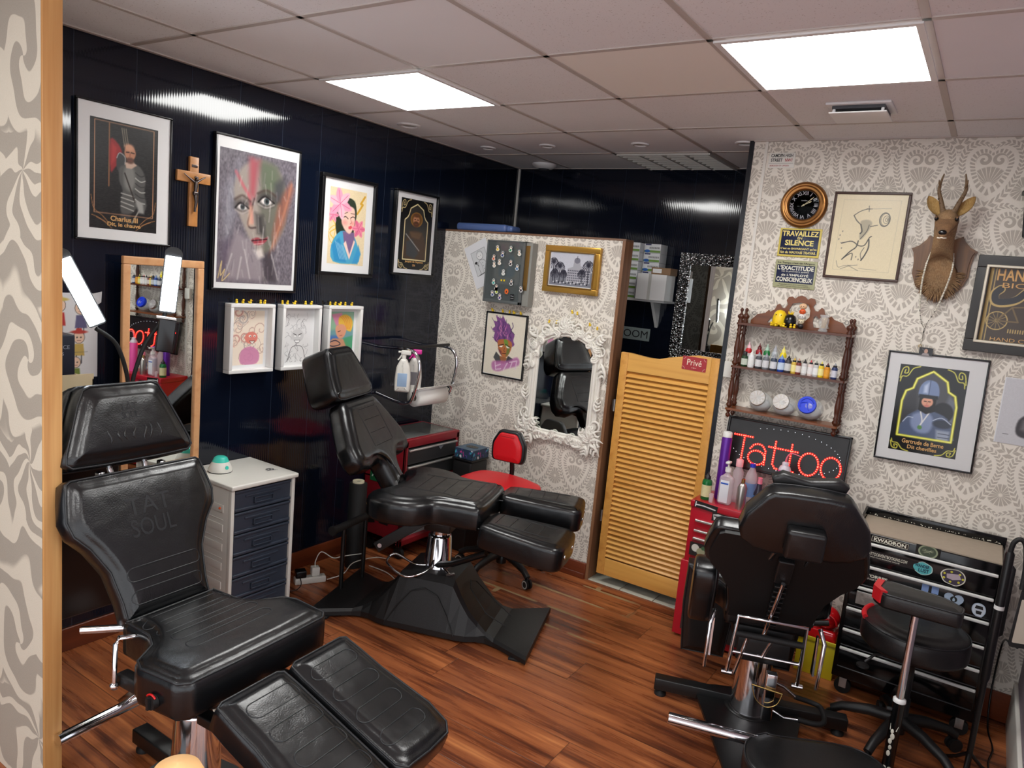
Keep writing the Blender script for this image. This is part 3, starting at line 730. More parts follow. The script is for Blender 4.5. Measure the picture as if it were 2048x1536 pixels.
whiteframe(2.333, A, 'leftmost white box frame with a pink swirling haired figure')
A = Art(.19, .275, (226, 226, 226), 150); rg = random.Random(11)
for k in range(60):
    cx = rg.uniform(.1, .9); cy = rg.uniform(.02, .98); A.line(spl([(cx, cy), (cx + rg.uniform(-.1, .1), cy + .04), (cx + rg.uniform(-.14, .14), cy + rg.uniform(.05, .16))], 4, False), rg.choice([(120, 120, 122), (160, 160, 162), (70, 70, 72)]), .009, .7)
A.ell(.5, .48, .22, .18, (206, 206, 206), 2); A.ell(.5, .48, .22, .18, (206, 206, 206), 2, .5); A.line([(.36, .44), (.46, .47)], (40, 40, 42), .02); A.line([(.54, .47), (.64, .44)], (40, 40, 42), .02); A.ell(.42, .49, .035, .02, (245, 245, 245)); A.ell(.58, .49, .035, .02, (245, 245, 245)); A.poly([(.40, .57), (.60, .57), (.56, .62), (.44, .62)], (246, 246, 246)); A.line([(.40, .57), (.60, .57), (.56, .62), (.44, .62)], (50, 50, 52), .01, closed=True); A.line(spl([(.2, .95), (.3, .72), (.5, .68), (.7, .72), (.8, .95)], 4, False), (60, 60, 62), .014)
whiteframe(2.645, A, 'middle white box frame with a grey pencil drawing')
A = Art(.19, .275, (112, 160, 166), 150); A.poly([(0, 0), (1, 0), (1, .3), (0, .4)], (150, 190, 150), 9, .8); A.poly([(0, .5), (.5, .5), (.3, .8), (0, .9)], (60, 110, 190), 9, .9)
A.poly([(.1, .06), (.5, .02), (.6, .2), (.3, .3)], (222, 130, 170), 5, .9); A.poly([(.40, .12), (.70, .06), (.96, .20), (.90, .42), (.60, .34), (.42, .30)], (236, 190, 70), 3, sp=3)
for k in range(5): A.line(spl([(.44 + .1 * k, .10), (.62 + .07 * k, .20), (.70 + .04 * k, .36)], 4, False), (236, 120, 50), .02, .8)
A.poly([(.30, .30), (.56, .26), (.72, .36), (.64, .52), (.44, .56), (.30, .44)], (226, 160, 128), 3, sp=3); A.line([(.38, .42), (.48, .40)], (50, 26, 24), .02); A.line([(.46, .50), (.56, .49)], (170, 60, 60), .014); A.poly([(.1, .6), (.4, .56), (.7, .60), (.96, .8), (.9, 1), (.1, 1)], (214, 150, 110), 4, .9, sp=3); A.line(spl([(.02, .66), (.3, .60), (.5, .68), (.2, .72)], 4, True), (30, 34, 60), .03); A.poly([(.6, .56), (1, .5), (1, .9), (.8, .8)], (70, 160, 110), 5, .9)
whiteframe(2.957, A, 'rightmost white box frame with a bright multicoloured portrait')
# tiny ducks
DY = M('duck_yellow', (240, 206, 40), .4)
duck = None
def duckat(P, label, group, rz):
    global duck
    if duck is None:
        duck = thing('toy_duck', label, 'toy duck', P, rz, group)
        b = MB(); b.sph((0, 0, .0065), .0085, 10, 7, sc=(1.1, .8, .78)); b.tube([(-.006, 0, .008), (-.012, 0, .012)], .003, 6, taper=(1, .4)); b.build('body', duck, mat=DY)
        b = MB(); b.sph((.005, 0, .0165), .0058, 10, 7); b.build('head', duck, mat=DY)
        b = MB(); b.cyl((.009, 0, .016), (.014, 0, .0155), .0022, .001, 6); b.build('beak', duck, mat=M('duck_beak', (236, 130, 30), .4)); return duck
    return dup(duck, P, (0, 0, math.radians(rz)), label, group)
def yy(u, u0, u1, y0, y1): return y0 + (y1 - y0) * (u - u0) / (u1 - u0)
for k, (us, (u0, u1), yc, nm) in enumerate((((465, 477, 491, 512, 520), (449, 537), 2.333, 'pink swirl picture'), ((563, 572, 584, 603, 613), (561, 628), 2.645, 'grey pencil drawing'), ((656, 664, 672, 681, 692), (650, 708), 2.957, 'multicoloured portrait'))):
    for j, u in enumerate(us):
        duckat((XL + .026, min(yc + .12, max(yc - .12, yy(u, u0, u1, yc - .131, yc + .131))), 1.521), 'tiny yellow toy duck on top of the white frame with the ' + nm, 'ducks on the frame of the ' + nm, rz=-40 + 30 * (j % 3))
# pine mirror
def mirror(label, Mx, w, h, fw, fd, fmat):
    t = thing('wall_mirror', label, 'mirror'); t.matrix_world = Mx
    b = MB()
    for x0, x1, y0, y1 in ((-w / 2, w / 2, h / 2 - fw, h / 2), (-w / 2, w / 2, -h / 2, -h / 2 + fw), (-w / 2, -w / 2 + fw, -h / 2 + fw, h / 2 - fw), (w / 2 - fw, w / 2, -h / 2 + fw, h / 2 - fw)): b.rbox(x0, x1, y0, y1, .001, fd, .004)
    b.build('frame', t, mat=fmat)
    MB().box(-w / 2 + fw * .6, w / 2 - fw * .6, -h / 2 + fw * .6, h / 2 - fw * .6, .002, fd * .4).build('glass', t, mat=M('mirror_glass', (226, 230, 228), .012, 1))
    return t
mirror('tall pine framed mirror on the black wall behind the lit lamps', LW(1.862, 1.23, .036) @ RY(5.2), .40, .965, .034, .02, wood('pine_frame', (228, 176, 126), (206, 146, 96), 2, 1, .4, 10))
# taped paper with cartoon drawings
A = Art(.19, .345, (226, 226, 228), 130)
def toon(cx, cy, s, hat, body, hair=(60, 40, 30)):
    A.ell(cx, cy, .09 * s, .10 * s, (240, 206, 180), 1.5); A.line([(cx + .09 * s * math.cos(a / 5), cy + .055 * s * math.sin(a / 5)) for a in range(0, 32)], (40, 34, 34), .008)
    if hat: A.ell(cx, cy - .05 * s, .13 * s, .03 * s, hat, 1.5); A.poly([(cx - .06 * s, cy - .05 * s), (cx - .04 * s, cy - .085 * s), (cx + .04 * s, cy - .085 * s), (cx + .06 * s, cy - .05 * s)], hat)
    A.poly([(cx - .07 * s, cy + .06 * s), (cx + .07 * s, cy + .06 * s), (cx + .09 * s, cy + .17 * s), (cx - .09 * s, cy + .17 * s)], body, 1.5); A.line([(cx - .04 * s, cy + .17 * s), (cx - .04 * s, cy + .24 * s)], (50, 50, 60), .02); A.line([(cx + .04 * s, cy + .17 * s), (cx + .04 * s, cy + .24 * s)], (50, 50, 60), .02)
    A.ell(cx - .03 * s, cy, .012 * s, .012 * s, (20, 20, 20)); A.ell(cx + .03 * s, cy, .012 * s, .012 * s, (20, 20, 20)); A.line([(cx - .03 * s, cy + .03 * s), (cx + .03 * s, cy + .03 * s)], (120, 40, 40), .008)
toon(.22, .14, 1.4, (210, 186, 90), (190, 50, 50)); toon(.66, .17, 1.4, None, (96, 92, 130)); toon(.62, .52, 1.3, (190, 60, 50), (200, 170, 90)); toon(.55, .82, 1.2, None, (122, 140, 62))
A.line([(.2, .47), (.5, .465)], (60, 60, 60), .012, .7); A.line([(.3, .70), (.8, .695)], (90, 90, 90), .008, .7)
t = thing('taped_drawing', 'white paper with small cartoon drawings taped on the black wall beside the pine mirror', 'drawing'); t.matrix_world = LW(1.50, 1.372)
b = MB(); b.box(-.098, .098, -.175, .175, .001, .002); b.add([(.07, .172, .002), (.11, .185, .012), (.105, .14, .016), (.085, .12, .003)], [(0, 1, 2, 3)]); b.build('sheet', t, mat=M('paper', (222, 223, 226), .6)); A.obj(T(0, 0, .0035), 'artwork', t, .6)
# black cabinet with cartons in the corner behind the left chair
t = thing('storage_cabinet', 'black wall-hung cabinet half hidden behind the pine post', 'cabinet', (-2.85, 1.26, 0))
b = MB(); b.rbox(-.255, .255, -.15, .15, .42, 1.20, .006); b.build('body', t, mat=M("black_metal"))
b = MB(); b.rbox(.255, .27, -.14, .14, .43, .80, .004); b.build('door', t, mat=M('black_door', (18, 18, 20), .3)); b = MB(); b.rbox(.255, .27, -.14, .14, .81, 1.18, .004); b.build('door', t, mat=MATS['black_door'])
t = thing('cardboard_box', 'open pale cardboard box lid on the black cabinet', 'box', (-2.90, 1.265, 1.20))
b = MB(); b.box(-.13, .13, -.14, .14, 0, .012); b.box(.125, .13, -.14, .14, .012, .075); b.box(-.13, .13, .135, .14, .012, .055); b.build('tray', t, mat=M('cardboard', (214, 196, 160), .7))
t = thing('cartridge_box', 'dark navy box with silver lettering, in the cardboard lid beside the lamps', 'box', (-2.93, 1.262, 1.2125))
b = MB(); b.rbox(-.09, .09, -.11, .11, 0, .20, .004); b.build('carton', t, mat=M('navy_card', (26, 32, 48), .4))
sv = M('silver_ink', (150, 156, 168), .35); Mq = T(.0915, 0, 0) @ frame((0, 0, 0), (0, 1, 0), (0, 0, 1))
text('lettering', 'PERFORMANCE', sv, Mq @ T(.02, .155, 0), width=.14, height=.014, parent=t); text('lettering', 'INK CUPS', sv, Mq @ T(.03, .13, 0), width=.08, height=.012, parent=t)
# floor lamp with two lit LED heads
t = thing('led_lamp', 'black gooseneck lamp with two lit white LED bars on the black cabinet', 'lamp', (-2.60, 1.445, 0))
b = MB(); b.rbox(-.03, .03, -.10, .03, 1.201, 1.216, .004); b.build('base', t, mat=M('black_metal'))
b = MB(); b.cyl((0, 0, 1.21), (0, 0, 1.235), .012); b.build('pole', t, mat=M('black_metal'))
le = M('cool_led', (236, 246, 255), .4, emit=26)
def head(y, z, tilt, L, w, neck):
    q = MB().tube(spl(neck, 6, False), .0075, 10); q.build('gooseneck', t, mat=M('black_rubber', (16, 16, 17), .65))
    Mh = frame((0.02, y - 1.445, z), (.45, .89, 0), (0, 0, 1)) @ RZ(tilt)
    b = MB(); b.prism(rpoly([(-w / 2 - .004, -L / 2 - .006), (w / 2 + .004, -L / 2 - .006), (w / 2 + .004, L / 2 + .02), (w / 4, L / 2 + .035), (-w / 4, L / 2 + .035), (-w / 2 - .004, L / 2 + .02)], .01), -.016, -.001, Mh); h_ = b.build('lamp_head', t, mat=M('black_plastic', (20, 20, 21), .45, bump=.3, bscale=300))
    MB().rbox(-w / 2, w / 2, -L / 2, L / 2, -.002, .004, .002, Mh).build('led_bar', h_, mat=le)
head(1.262, 1.592, 26, .235, .050, [(0, 0, 1.20), (0, -.01, 1.30), (0, -.05, 1.41), (0, -.12, 1.465)])
head(1.585, 1.632, -5, .205, .052, [(0, 0, 1.20), (.0, .02, 1.30), (0, .06, 1.41), (.0, .12, 1.49), (.0, .135, 1.53)])
b = MB(); b.rbox(-.030, .030, -.062, .062, -.011, .011, .004, frame((.03, 1.565 - 1.445, 1.44), (.45, .89, 0), (0, 0, 1)) @ RZ(-6)); cb = b.build('control_box', t, mat=BF)
b = MB(); b.rbox(-.034, .034, -.004, .004, -.013, .013, .002, frame((.03, 1.565 - 1.445, 1.506), (.45, .89, 0), (0, 0, 1)) @ RZ(-6)); b.build('white_cap', cb, mat=WF)
# white drawer tower
t = thing('drawer_tower', 'white plastic tower with six dark grey drawers beside the left chair', 'drawer unit', (-2.93, 2.19, 0))
wp = M('white_plastic', (222, 220, 212), .4); gp = M('slate_plastic', (52, 60, 74), .42, var=.08, bscale=8)
b = MB(); b.rbox(-.185, .170, -.18, -.168, .03, .70, .003); b.rbox(-.185, .170, .168, .18, .03, .70, .003); b.rbox(-.185, -.17, -.18, .18, .03, .70, .003)
for k in range(6):
    z = .13 + .093 * k
    b.rbox(-.15, .12, -.1815, -.176, z - .052, z - .047, .001); b.rbox(-.15, .12, -.1835, -.178, z - .015, z + .022, .002)
b.rbox(-.185, .17, -.18, .18, .02, .045, .003)
for s_ in (-1, 1): b.rbox(.155, .178, s_ * .172 - .009, s_ * .172 + .009, .02, .70, .003)
b.build('body', t, mat=wp)
b = MB(); b.rbox(-.19, .192, -.19, .19, .70, .722, .006); b.build('top', t, mat=wp)
for k in range(6):
    z0 = .055 + .107 * k; b = MB()
    b.rbox(-.15, .168, -.160, .160, z0, z0 + .100, .004); b.rbox(.165, .176, -.158, .158, z0 + .088, z0 + .100, .003); b.rbox(.165, .176, -.158, .158, z0, z0 + .014, .003); b.rbox(.165, .174, -.10, .10, z0 + .062, z0 + .072, .002)
    dr = b.build('drawer', t, mat=gp)
    b = MB(); b.rbox(.166, .179, -.055, .055, z0 + .026, z0 + .030, .001); b.rbox(.166, .179, -.055, .055, z0 + .050, z0 + .054, .001); b.rbox(.166, .179, -.055, -.050, z0 + .026, z0 + .054, .001); b.rbox(.166, .179, .050, .055, z0 + .026, z0 + .054, .001); b.box(.160, .1685, -.05, .05, z0 + .030, z0 + .050); b.build('handle', dr, mat=gp)
for x in (-.15, .14):
    for y in (-.14, .14): MB().cyl((x, y, 0), (x, y, .025), .014).build('foot', t, mat=wp)
MB().sph((.10, -.185, .60), .006).build('orange_tack', t, mat=M('orange', (232, 92, 30), .4))
A = Art(.07, .05, (222, 220, 212), 60); A.ell(.45, .4, .30, .24, (30, 30, 32)); A.ell(.36, .4, .07, .08, (220, 220, 214)); A.ell(.58, .4, .07, .08, (220, 220, 214)); A.line([(.1, .75), (.9, .8)], (30, 30, 32), .06); A.line([(.15, .9), (.8, .62)], (30, 30, 32), .05)
tag(A.obj(T(-2.865, 2.31, .7232) @ RZ(70), 'skull_sticker', None, .5), 'small black skull sticker on the white drawer tower top', 'sticker')
t = thing('ink_warmer', 'small white dome device with a teal top on the white drawer tower', 'device', (-2.985, 2.11, .722))
b = MB(); b.lathe([(.055, .003), (.056, .014), (.046, .036), (.038, .050)], n=24, cap=True); b.build('body', t, mat=wp)
b = MB(); b.lathe([(.0385, .050), (.030, .068), (.022, .074), (.001, .075)], n=24); b.build('teal_top', t, mat=M('teal', (60, 196, 176), .35))
b = MB(); b.lathe([(.054, 0), (.056, .004)], n=24); b.build('base_ring', t, mat=M("black_metal"))
b = MB(); b.lathe([(.009, 0), (.009, .002)], frame((.050, -.0, .028), (0, 1, 0), (-.25, 0, .97)), 16); b.build('button', t, mat=MATS['teal'])
# power strip with chargers and leads
t = thing('power_strip', 'white power strip on the floor by the skirting', 'power strip', (-2.93, 2.66, 0), 62)
b = MB(); b.rbox(-.085, .085, -.024, .024, .0, .036, .006); b.build('body', t, mat=wp)
b = MB()
for k in range(3): b.lathe([(.017, 0), (.017, .0015)], T(-.052 + .052 * k, 0, .036), 16)
b.build('sockets', t, mat=M('socket_grey', (190, 190, 186), .5))
t = thing('phone_charger', 'white cube charger plugged in the power strip', 'charger', (-2.925, 2.69, .037), 62)
b = MB(); b.rbox(-.022, .022, -.022, .022, 0, .048, .005); b.build('plug', t, mat=wp)
b = MB(); b.tube(spl([(0, 0, .046), (.0, 0, .08), (.03, 0, .13), (.09, -.03, .10), (.15, -.02, .10), (.24, -.06, .12)], 6, False), .0028, 6); b.build('cable', t, mat=wp)
t = thing('black_adapter', 'black plug adapter in the power strip', 'adapter', (-2.955, 2.615, .0375), 62)
b = MB(); b.rbox(-.03, .028, -.026, .026, 0, .040, .006); b.build('plug', t, mat=BF)
b = MB(); b.tube(spl([(-.01, -.024, .015), (-.01, -.06, -.02), (-.05, -.09, -.034), (-.12, -.07, -.034)], 6, False), .0025, 6); b.build('cable', t, mat=BF)
tag(MB().tube(spl([(-2.86, 2.72, .02), (-2.82, 2.80, .04), (-2.86, 2.92, .06), (-2.83, 3.06, .06), (-2.82, 3.15, .03)], 8, False), .003, 6).build('white_cable', mat=wp), 'white cable rising from the power strip along the black wall', 'cable')
tag(MB().tube(spl([(-2.86, 3.05, .004), (-2.72, 3.05, .004), (-2.60, 3.0, .004), (-2.56, 2.92, .004), (-2.60, 2.90, .004)], 8, False), .003, 6).build('white_cable', mat=wp), 'white cable lying on the floor behind the middle chair base', 'cable')
# wall rail holding bottles and the paper roll
CHb = M('chrome', (225, 225, 228), .09, 1)
t = thing('wall_rail', 'chrome and black bent tube rail fixed on the black wall', 'rail', (0, 0, 0))
def loop(y, x1, lean=0.):
    return spl([(XL + .004, y, 1.275), (x1 - .08, y + lean, 1.285), (x1 - .01, y + lean, 1.25), (x1 + .012, y + lean, 1.17), (x1 - .02, y + lean, 1.02), (x1 - .06, y + lean, .965), (x1 - .15, y, .96), (XL + .004, y, .985)], 6, False)
MB().tube(loop(3.29, -2.80), .0105, 10).build('tube_loop', t, mat=CHb)
MB().tube(loop(3.70, -2.84), .0105, 10).build('tube_loop', t, mat=CHb)
MB().tube([(-2.90, 3.27, 1.292), (-2.92, 3.72, 1.299)], .0095, 8).build('top_bar', t, mat=M("black_metal"))
b = MB(); b.rbox(-.03, .03, 0, .44, -.003, .003, .002, frame((-2.81, 3.29, 1.045), (.8, 0, .5), (0, 1, .02))); b.build('flat_bar', t, mat=CHb)
t = thing('paper_roll', 'white paper towel roll hanging under the chrome rail', 'paper roll', (0, 0, 0))
Mr = frame((-2.85, 3.33, .995), (1, 0, 0), (0, 0, 1)); 
b = MB(); b.lathe([(.021, 0), (.055, 0), (.055, -.27), (.021, -.27)], Mr, 26, cap=False); b.lathe([(.021, 0), (.021, -.26)], Mr, 20, cap=False); b.build('paper', t, mat=M('tissue', (234, 232, 226), .8))
MB().lathe([(.0205, .001), (.0195, .001), (.0195, -.261), (.0205, -.261)], Mr, 20, cap=False).build('core', t, mat=M('core_grey', (150, 140, 128), .8))
sp = None
for (y, x, lb, tc) in ((3.245, -2.875, 'white spray bottle with a white trigger hanging on the rail', wp), (3.355, -2.885, 'white spray bottle with a pink trigger hanging on the rail', M('magenta', (214, 40, 150), .35))):
    t = thing('spray_bottle', lb, 'spray bottle', (x, y, 1.035), 36)
    b = MB(); b.cushion(rpoly([(-.045, 0), (.045, 0), (.048, .08), (.040, .15), (.016, .20), (-.016, .20), (-.040, .15), (-.046, .08)], .012), -.025, .025, .016, .003, frame((0, 0, 0), (1, 0, 0), (0, 0, 1))); b.build('bottle', t, mat=wp)
    b = MB(); b.rbox(-.028, .028, .035, .115, .0262, .0285, .001, frame((0, 0, 0), (1, 0, 0), (0, 0, 1))); b.build('bottle_label', t, mat=M('label_grey', (110, 106, 110), .5) if tc is not wp else M('label_blue', (150, 176, 206), .5))
    b = MB(); b.cyl((0, 0, .195), (0, 0, .222), .013); b.rbox(-.018, .04, -.011, .011, .222, .250, .006); b.cyl((-.018, 0, .238), (-.034, 0, .238), .006); b.tube([(-.012, 0, .224), (-.022, 0, .205), (-.034, 0, .190)], .005, 6); b.build('trigger', t, mat=tc)
# red tool cart in the corner
rd = M('cart_red', (132, 22, 34), .35, var=.12, bscale=6); RDK = M('drawer_dark', (44, 46, 48), .45); ST = M('steel_strip', (206, 206, 204), .28, .8)
t = thing('tool_cart', 'dark red tool cart with black drawers in the corner behind the middle chair', 'tool cart', (-2.955, 3.49, 0))
x0, x1, y0, y1 = -.155, .165, -.27, .25
b = MB(); b.rbox(x0, x1, y0, y0 + .012, .09, .745, .003); b.rbox(x0, x1, y1 - .012, y1, .09, .745, .003); b.rbox(x0, x0 + .012, y0, y1, .09, .745, .003)
b.rbox(x0, x1, y0, y1, .09, .125, .003); b.rbox(x1 - .016, x1, y0, y0 + .028, .09, .745, .003); b.rbox(x1 - .016, x1, y1 - .028, y1, .09, .745, .003); b.rbox(x0, x1, y0, y1, .705, .755, .004); b.rbox(x0, x1, y0, y1, .475, .49, .003); b.build('body', t, mat=rd)
MB().rbox(x0 + .03, x1 - .03, y0 + .03, y1 - .03, .750, .758, .002).build('top_mat', t, mat=M('glass_grey', (96, 98, 96), .12))
for k, (za, zb_) in enumerate(((.60, .695), (.495, .59))):
    b = MB(); b.rbox(x0 + .02, x1 + .002, y0 + .03, y1 - .03, za, zb_, .003); d_ = b.build('drawer', t, mat=RDK)
    MB().rbox(x1, x1 + .014, y0 + .03, y1 - .03, zb_ - .014, zb_ - .001, .004).build('handle_strip', d_, mat=ST)
b = MB(); b.prism([(-.03, .012), (.03, .012), (0, -.016)], 0, .003, frame((x1 + .003, .06, .672), (0, 1, 0), (0, 0, 1))); b.build('emblem', t, mat=ST)
b = MB(); b.rbox(x1 - .02, x1 + .12, y0 + .08, y1 - .26, .462, .474, .003); b.build('side_shelf', t, mat=M('shelf_grey', (64, 64, 64), .5))
for x in (x0 + .04, x1 - .03):
    for y in (y0 + .04, y1 - .04):
        b = MB(); b.cyl((x, y - .012, .034), (x, y + .012, .034), .034, n=18); b.rbox(x - .012, x + .012, y - .016, y + .016, .06, .09, .002); b.build('caster', t, mat=M('black_rubber'))
b = MB()
for z in (.10, .115, .135):
    for dx in (.0, .028): b.sph((x1 - .05 + dx, y0 - .001, z), .004, 8, 6)
b.build('rivets', t, mat=rd)
def sticker(w_, h_, bg, shapes, Mx, label, name='sticker', res=60, group=None, outline=None):
    A = Art(w_, h_, bg, res)
    for s_ in shapes: getattr(A, s_[0])(*s_[1:])
    o = A.obj(Mx, name, None, .4); return tag(o, label, 'sticker', group)
Ms = lambda x, z: frame((-2.955 + x, 3.2188, z), (1, 0, 0), (0, 0, 1))
rg = random.Random(9)
sk = [('ell', rg.uniform(.1, .9), rg.uniform(.1, .9), .06, .06, (214, 214, 214)) for _ in range(16)] + [('ell', .5, .3, .16, .12, (44, 110, 50))]
sticker(.075, .12, (20, 22, 20), sk, Ms(-.10, .60), 'black sticker crowded with white skulls on the red tool cart side')
sticker(.055, .06, (226, 226, 224), [('line', [(.3, .8), (.3, .2), (.7, .3), (.4, .5), (.7, .8)], (20, 20, 20), .14)], Ms(-.005, .555), 'small white sticker with a black letter on the red tool cart side')
sticker(.08, .11, (14, 14, 14), [('ell', .5, .6, .30, .20, (180, 172, 120)), ('ell', .5, .2, .22, .1, (60, 60, 60))], Ms(.0, .66), 'black sticker with a pale yellow oval on the red tool cart side')
sticker(.09, .07, (26, 96, 56), [('line', spl([(.2, .6), (.4, .3), (.6, .7), (.8, .4)], 4, False), (220, 230, 220), .08)], Ms(-.06, .49), 'green and white round sticker low on the red tool cart side')
sticker(.075, .20, (12, 12, 12), [('ell', .5, .35, .2, .2, (120, 118, 112)), ('ell', .5, .35, .12, .12, (14, 14, 14)), ('line', [(.2, .7), (.8, .9)], (150, 148, 140), .03), ('line', [(.8, .7), (.2, .9)], (150, 148, 140), .03), ('line', [(.3, .07), (.7, .07)], (230, 230, 230), .06)], Ms(.03, .30), 'tall black card sticker with a grey emblem on the red tool cart')
sticker(.07, .15, (20, 16, 14), [('ell', .4, .5, .25, .3, (150, 62, 34)), ('line', [(.2, .2), (.7, .8)], (206, 160, 90), .05)], Ms(-.09, .26) @ RZ(12), 'black sticker with an orange pattern low on the red tool cart side')
t = thing('storage_bin', 'clear plastic bin on the lower shelf of the red tool cart', 'bin', (-2.93, 3.52, .126))
b = MB(); b.prism(rpoly([(-.12, -.24), (.10, -.24), (.10, .20), (-.12, .20)], .02), 0, .004)
for q in ((-.12, .10, -.245, -.24), (-.12, .10, .20, .205), (-.125, -.12, -.24, .20), (.10, .105, -.24, .20)): b.box(q[0], q[1], q[2], q[3], 0, .22)
b.build('walls', t, mat=M('clear_plastic', (206, 210, 210), .15, alpha=.45)); b = MB(); b.rbox(-.13, .12, -.25, .215, .222, .234, .004); b.build('lid', t, mat=MATS['clear_plastic'])
# black roll standing by the wall
t = thing('foam_roll', 'tall black tube standing on the floor by the black wall, pale top', 'tube', (-2.93, 2.99, 0))
b = MB(); b.lathe([(.052, 0), (.052, .505), (.045, .51)], n=24); b.build('tube', t, mat=M('black_rubber')); b = MB(); b.lathe([(.034, .51), (.034, .522), (.020, .522), (.020, .512)], n=20, cap=False); b.build('top_ring', t, mat=M('cream', (222, 214, 184), .5))
# bin and tissue box
t = thing('waste_bin', 'black waste bin beside the red tool cart', 'bin', (-2.675, 3.71, 0))
b = MB(); b.rbox(-.06, .085, -.09, .09, 0, .595, .012); b.build('body', t, mat=M("black_plastic")); b = MB(); b.rbox(-.066, .09, -.095, .095, .595, .608, .004); b.build('rim', t, mat=BF)
A = Art(.2, .075, (40, 60, 84), 80); rg = random.Random(5)
for k in range(26): A.ell(rg.random(), rg.random(), rg.uniform(.02, .06), rg.uniform(.02, .06), rg.choice([(196, 60, 140), (60, 160, 180), (220, 220, 220), (20, 24, 30), (90, 70, 150)]), 1.5)
t = thing('glove_box', 'box with multicoloured graffiti print on the black bin', 'box', (-2.660, 3.715, .609))
b = MB(); b.box(-.072, .072, -.085, .085, 0, .062); b.build('carton', t, mat=M('graffiti_card', (70, 92, 110), .5, var=.6, bscale=40)); A.obj(frame((0, -.0856, .031), (1, 0, 0), (0, 0, 1)) @ Matrix.Diagonal((.71, .8, 1, 1)), 'printed_front', t, .5); A.obj(frame((.0726, 0, .031), (0, 1, 0), (0, 0, 1)) @ Matrix.Diagonal((.84, .8, 1, 1)), 'printed_side', t, .5)
b = MB(); b.prism([(.045 * math.cos(a / 2), .03 * math.sin(a / 2)) for a in range(12)], .0622, .0635); b.build('opening', t, mat=BF)
# red stool with backrest
t = thing('red_stool', 'red and black wheeled stool with backrest behind the middle chair', 'stool', (-2.262, 3.56, 0), 0)
RV = M('red_vinyl', (206, 24, 34), .38, bump=.1, bscale=120); BV = M('black_vinyl', (18, 18, 20), .4)
so_ = [(x * 1.12, y * 1.05 - .10) for x, y in spl([(-.21, 0), (-.19, .11), (-.08, .17), (.06, .17), (.19, .12), (.22, 0), (.19, -.13), (.06, -.20), (-.08, -.19), (-.19, -.12)], 4)]
b = MB(); b.cushion(so_, .515, .58, .03, .012); b.build('seat', t, mat=BV); b = MB(); b.cushion([(x * .985, y * .985) for x, y in so_], .54, .588, .02, .012); b.build('seat_cover', t, mat=RV)
bk = rpoly([(-.085, 0), (.085, 0), (.095, .03), (.095, .10), (.055, .17), (-.055, .17), (-.095, .10), (-.095, .03)], .02)
Mq = frame((-.030, .01, .685), (1, .12, 0), (0, 0, 1))
b = MB(); b.cushion(dense([(x * 1.18, y * 1.14 - .008) for x, y in bk], .02), -.03, .01, .015, .003, Mq); b.build('backrest', t, mat=BV)
b = MB(); b.cushion(dense(bk, .02), .0, .022, .012, .006, Mq); q = b.build('backrest_cover', t, mat=RV)
MB().tube([(x, .15, .026) for x in np.linspace(-.045, .045, 5)], .0012, 5, Mq).build('stitching', q, mat=M('dark_red', (130, 12, 20), .5))
b = MB(); b.tube([(-.03, .05, .74), (-.03, .075, .62), (-.03, .07, .53), (-.02, .0, .50)], .015, 8); b.build('back_post', t, mat=M("black_metal"))
MB().lathe([(.03, .06), (.03, .20), (.022, .2), (.022, .50), (.05, .515)], n=18).build('gas_lift', t, mat=M('black_metal'))
def starbase(t, R_, z=.075, ph=0, whm=None, rw=.028):
    for k in range(5):
        a = ph + 2 * PI * k / 5; ca, sa = math.cos(a), math.sin(a)
        b = MB(); b.tube([(ca * .02, sa * .02, .125), (ca * R_ * .45, sa * R_ * .45, .118), (ca * R_ * .85, sa * R_ * .85, z + .018), (ca * R_, sa * R_, z - .008)], .022, 10, taper=(1.2, 1.05, .85, .8)); ar = b.build('star_arm', t, mat=M('black_plastic'))
        b = MB()
        for s_ in (-1, 1): b.cyl((ca * R_ - sa * s_ * .007, sa * R_ + ca * s_ * .007, rw), (ca * R_ - sa * s_ * .019, sa * R_ + ca * s_ * .019, rw), rw, n=20)
        b.cyl((ca * R_, sa * R_, rw), (ca * R_, sa * R_, z), .007); w_ = b.build('caster', ar, mat=M('black_rubber'))
        if whm:
            b = MB()
            for s_ in (-1, 1): b.lathe([(rw * .62, 0), (rw * .86, 0)], frame((ca * R_ - sa * s_ * .0195, sa * R_ + ca * s_ * .0195, rw), (ca, sa, 0), (0, 0, 1)), 20, cap=False)
            b.build('wheel_ring', ar, mat=whm)
starbase(t, .27, ph=-1.62, whm=M('wheel_grey', (186, 184, 178), .5))
# ---------------------------------------------------------------- partition and doorway
# blue bundle on top of the partition
t = thing('blue_bundle', 'blue plastic wrapped bundle lying on top of the papered partition', 'bag', (-2.86, 3.92, 2.042))
b = MB(); rg = random.Random(2); b.rbox(-.20, .20, -.05, .06, 0, .05, .018); b.rbox(-.10, .235, -.03, .075, .005, .045, .015); b.build('wrapped_sheets', t, mat=M('blue_film', (84, 106, 156), .2, bump=1, bscale=40))
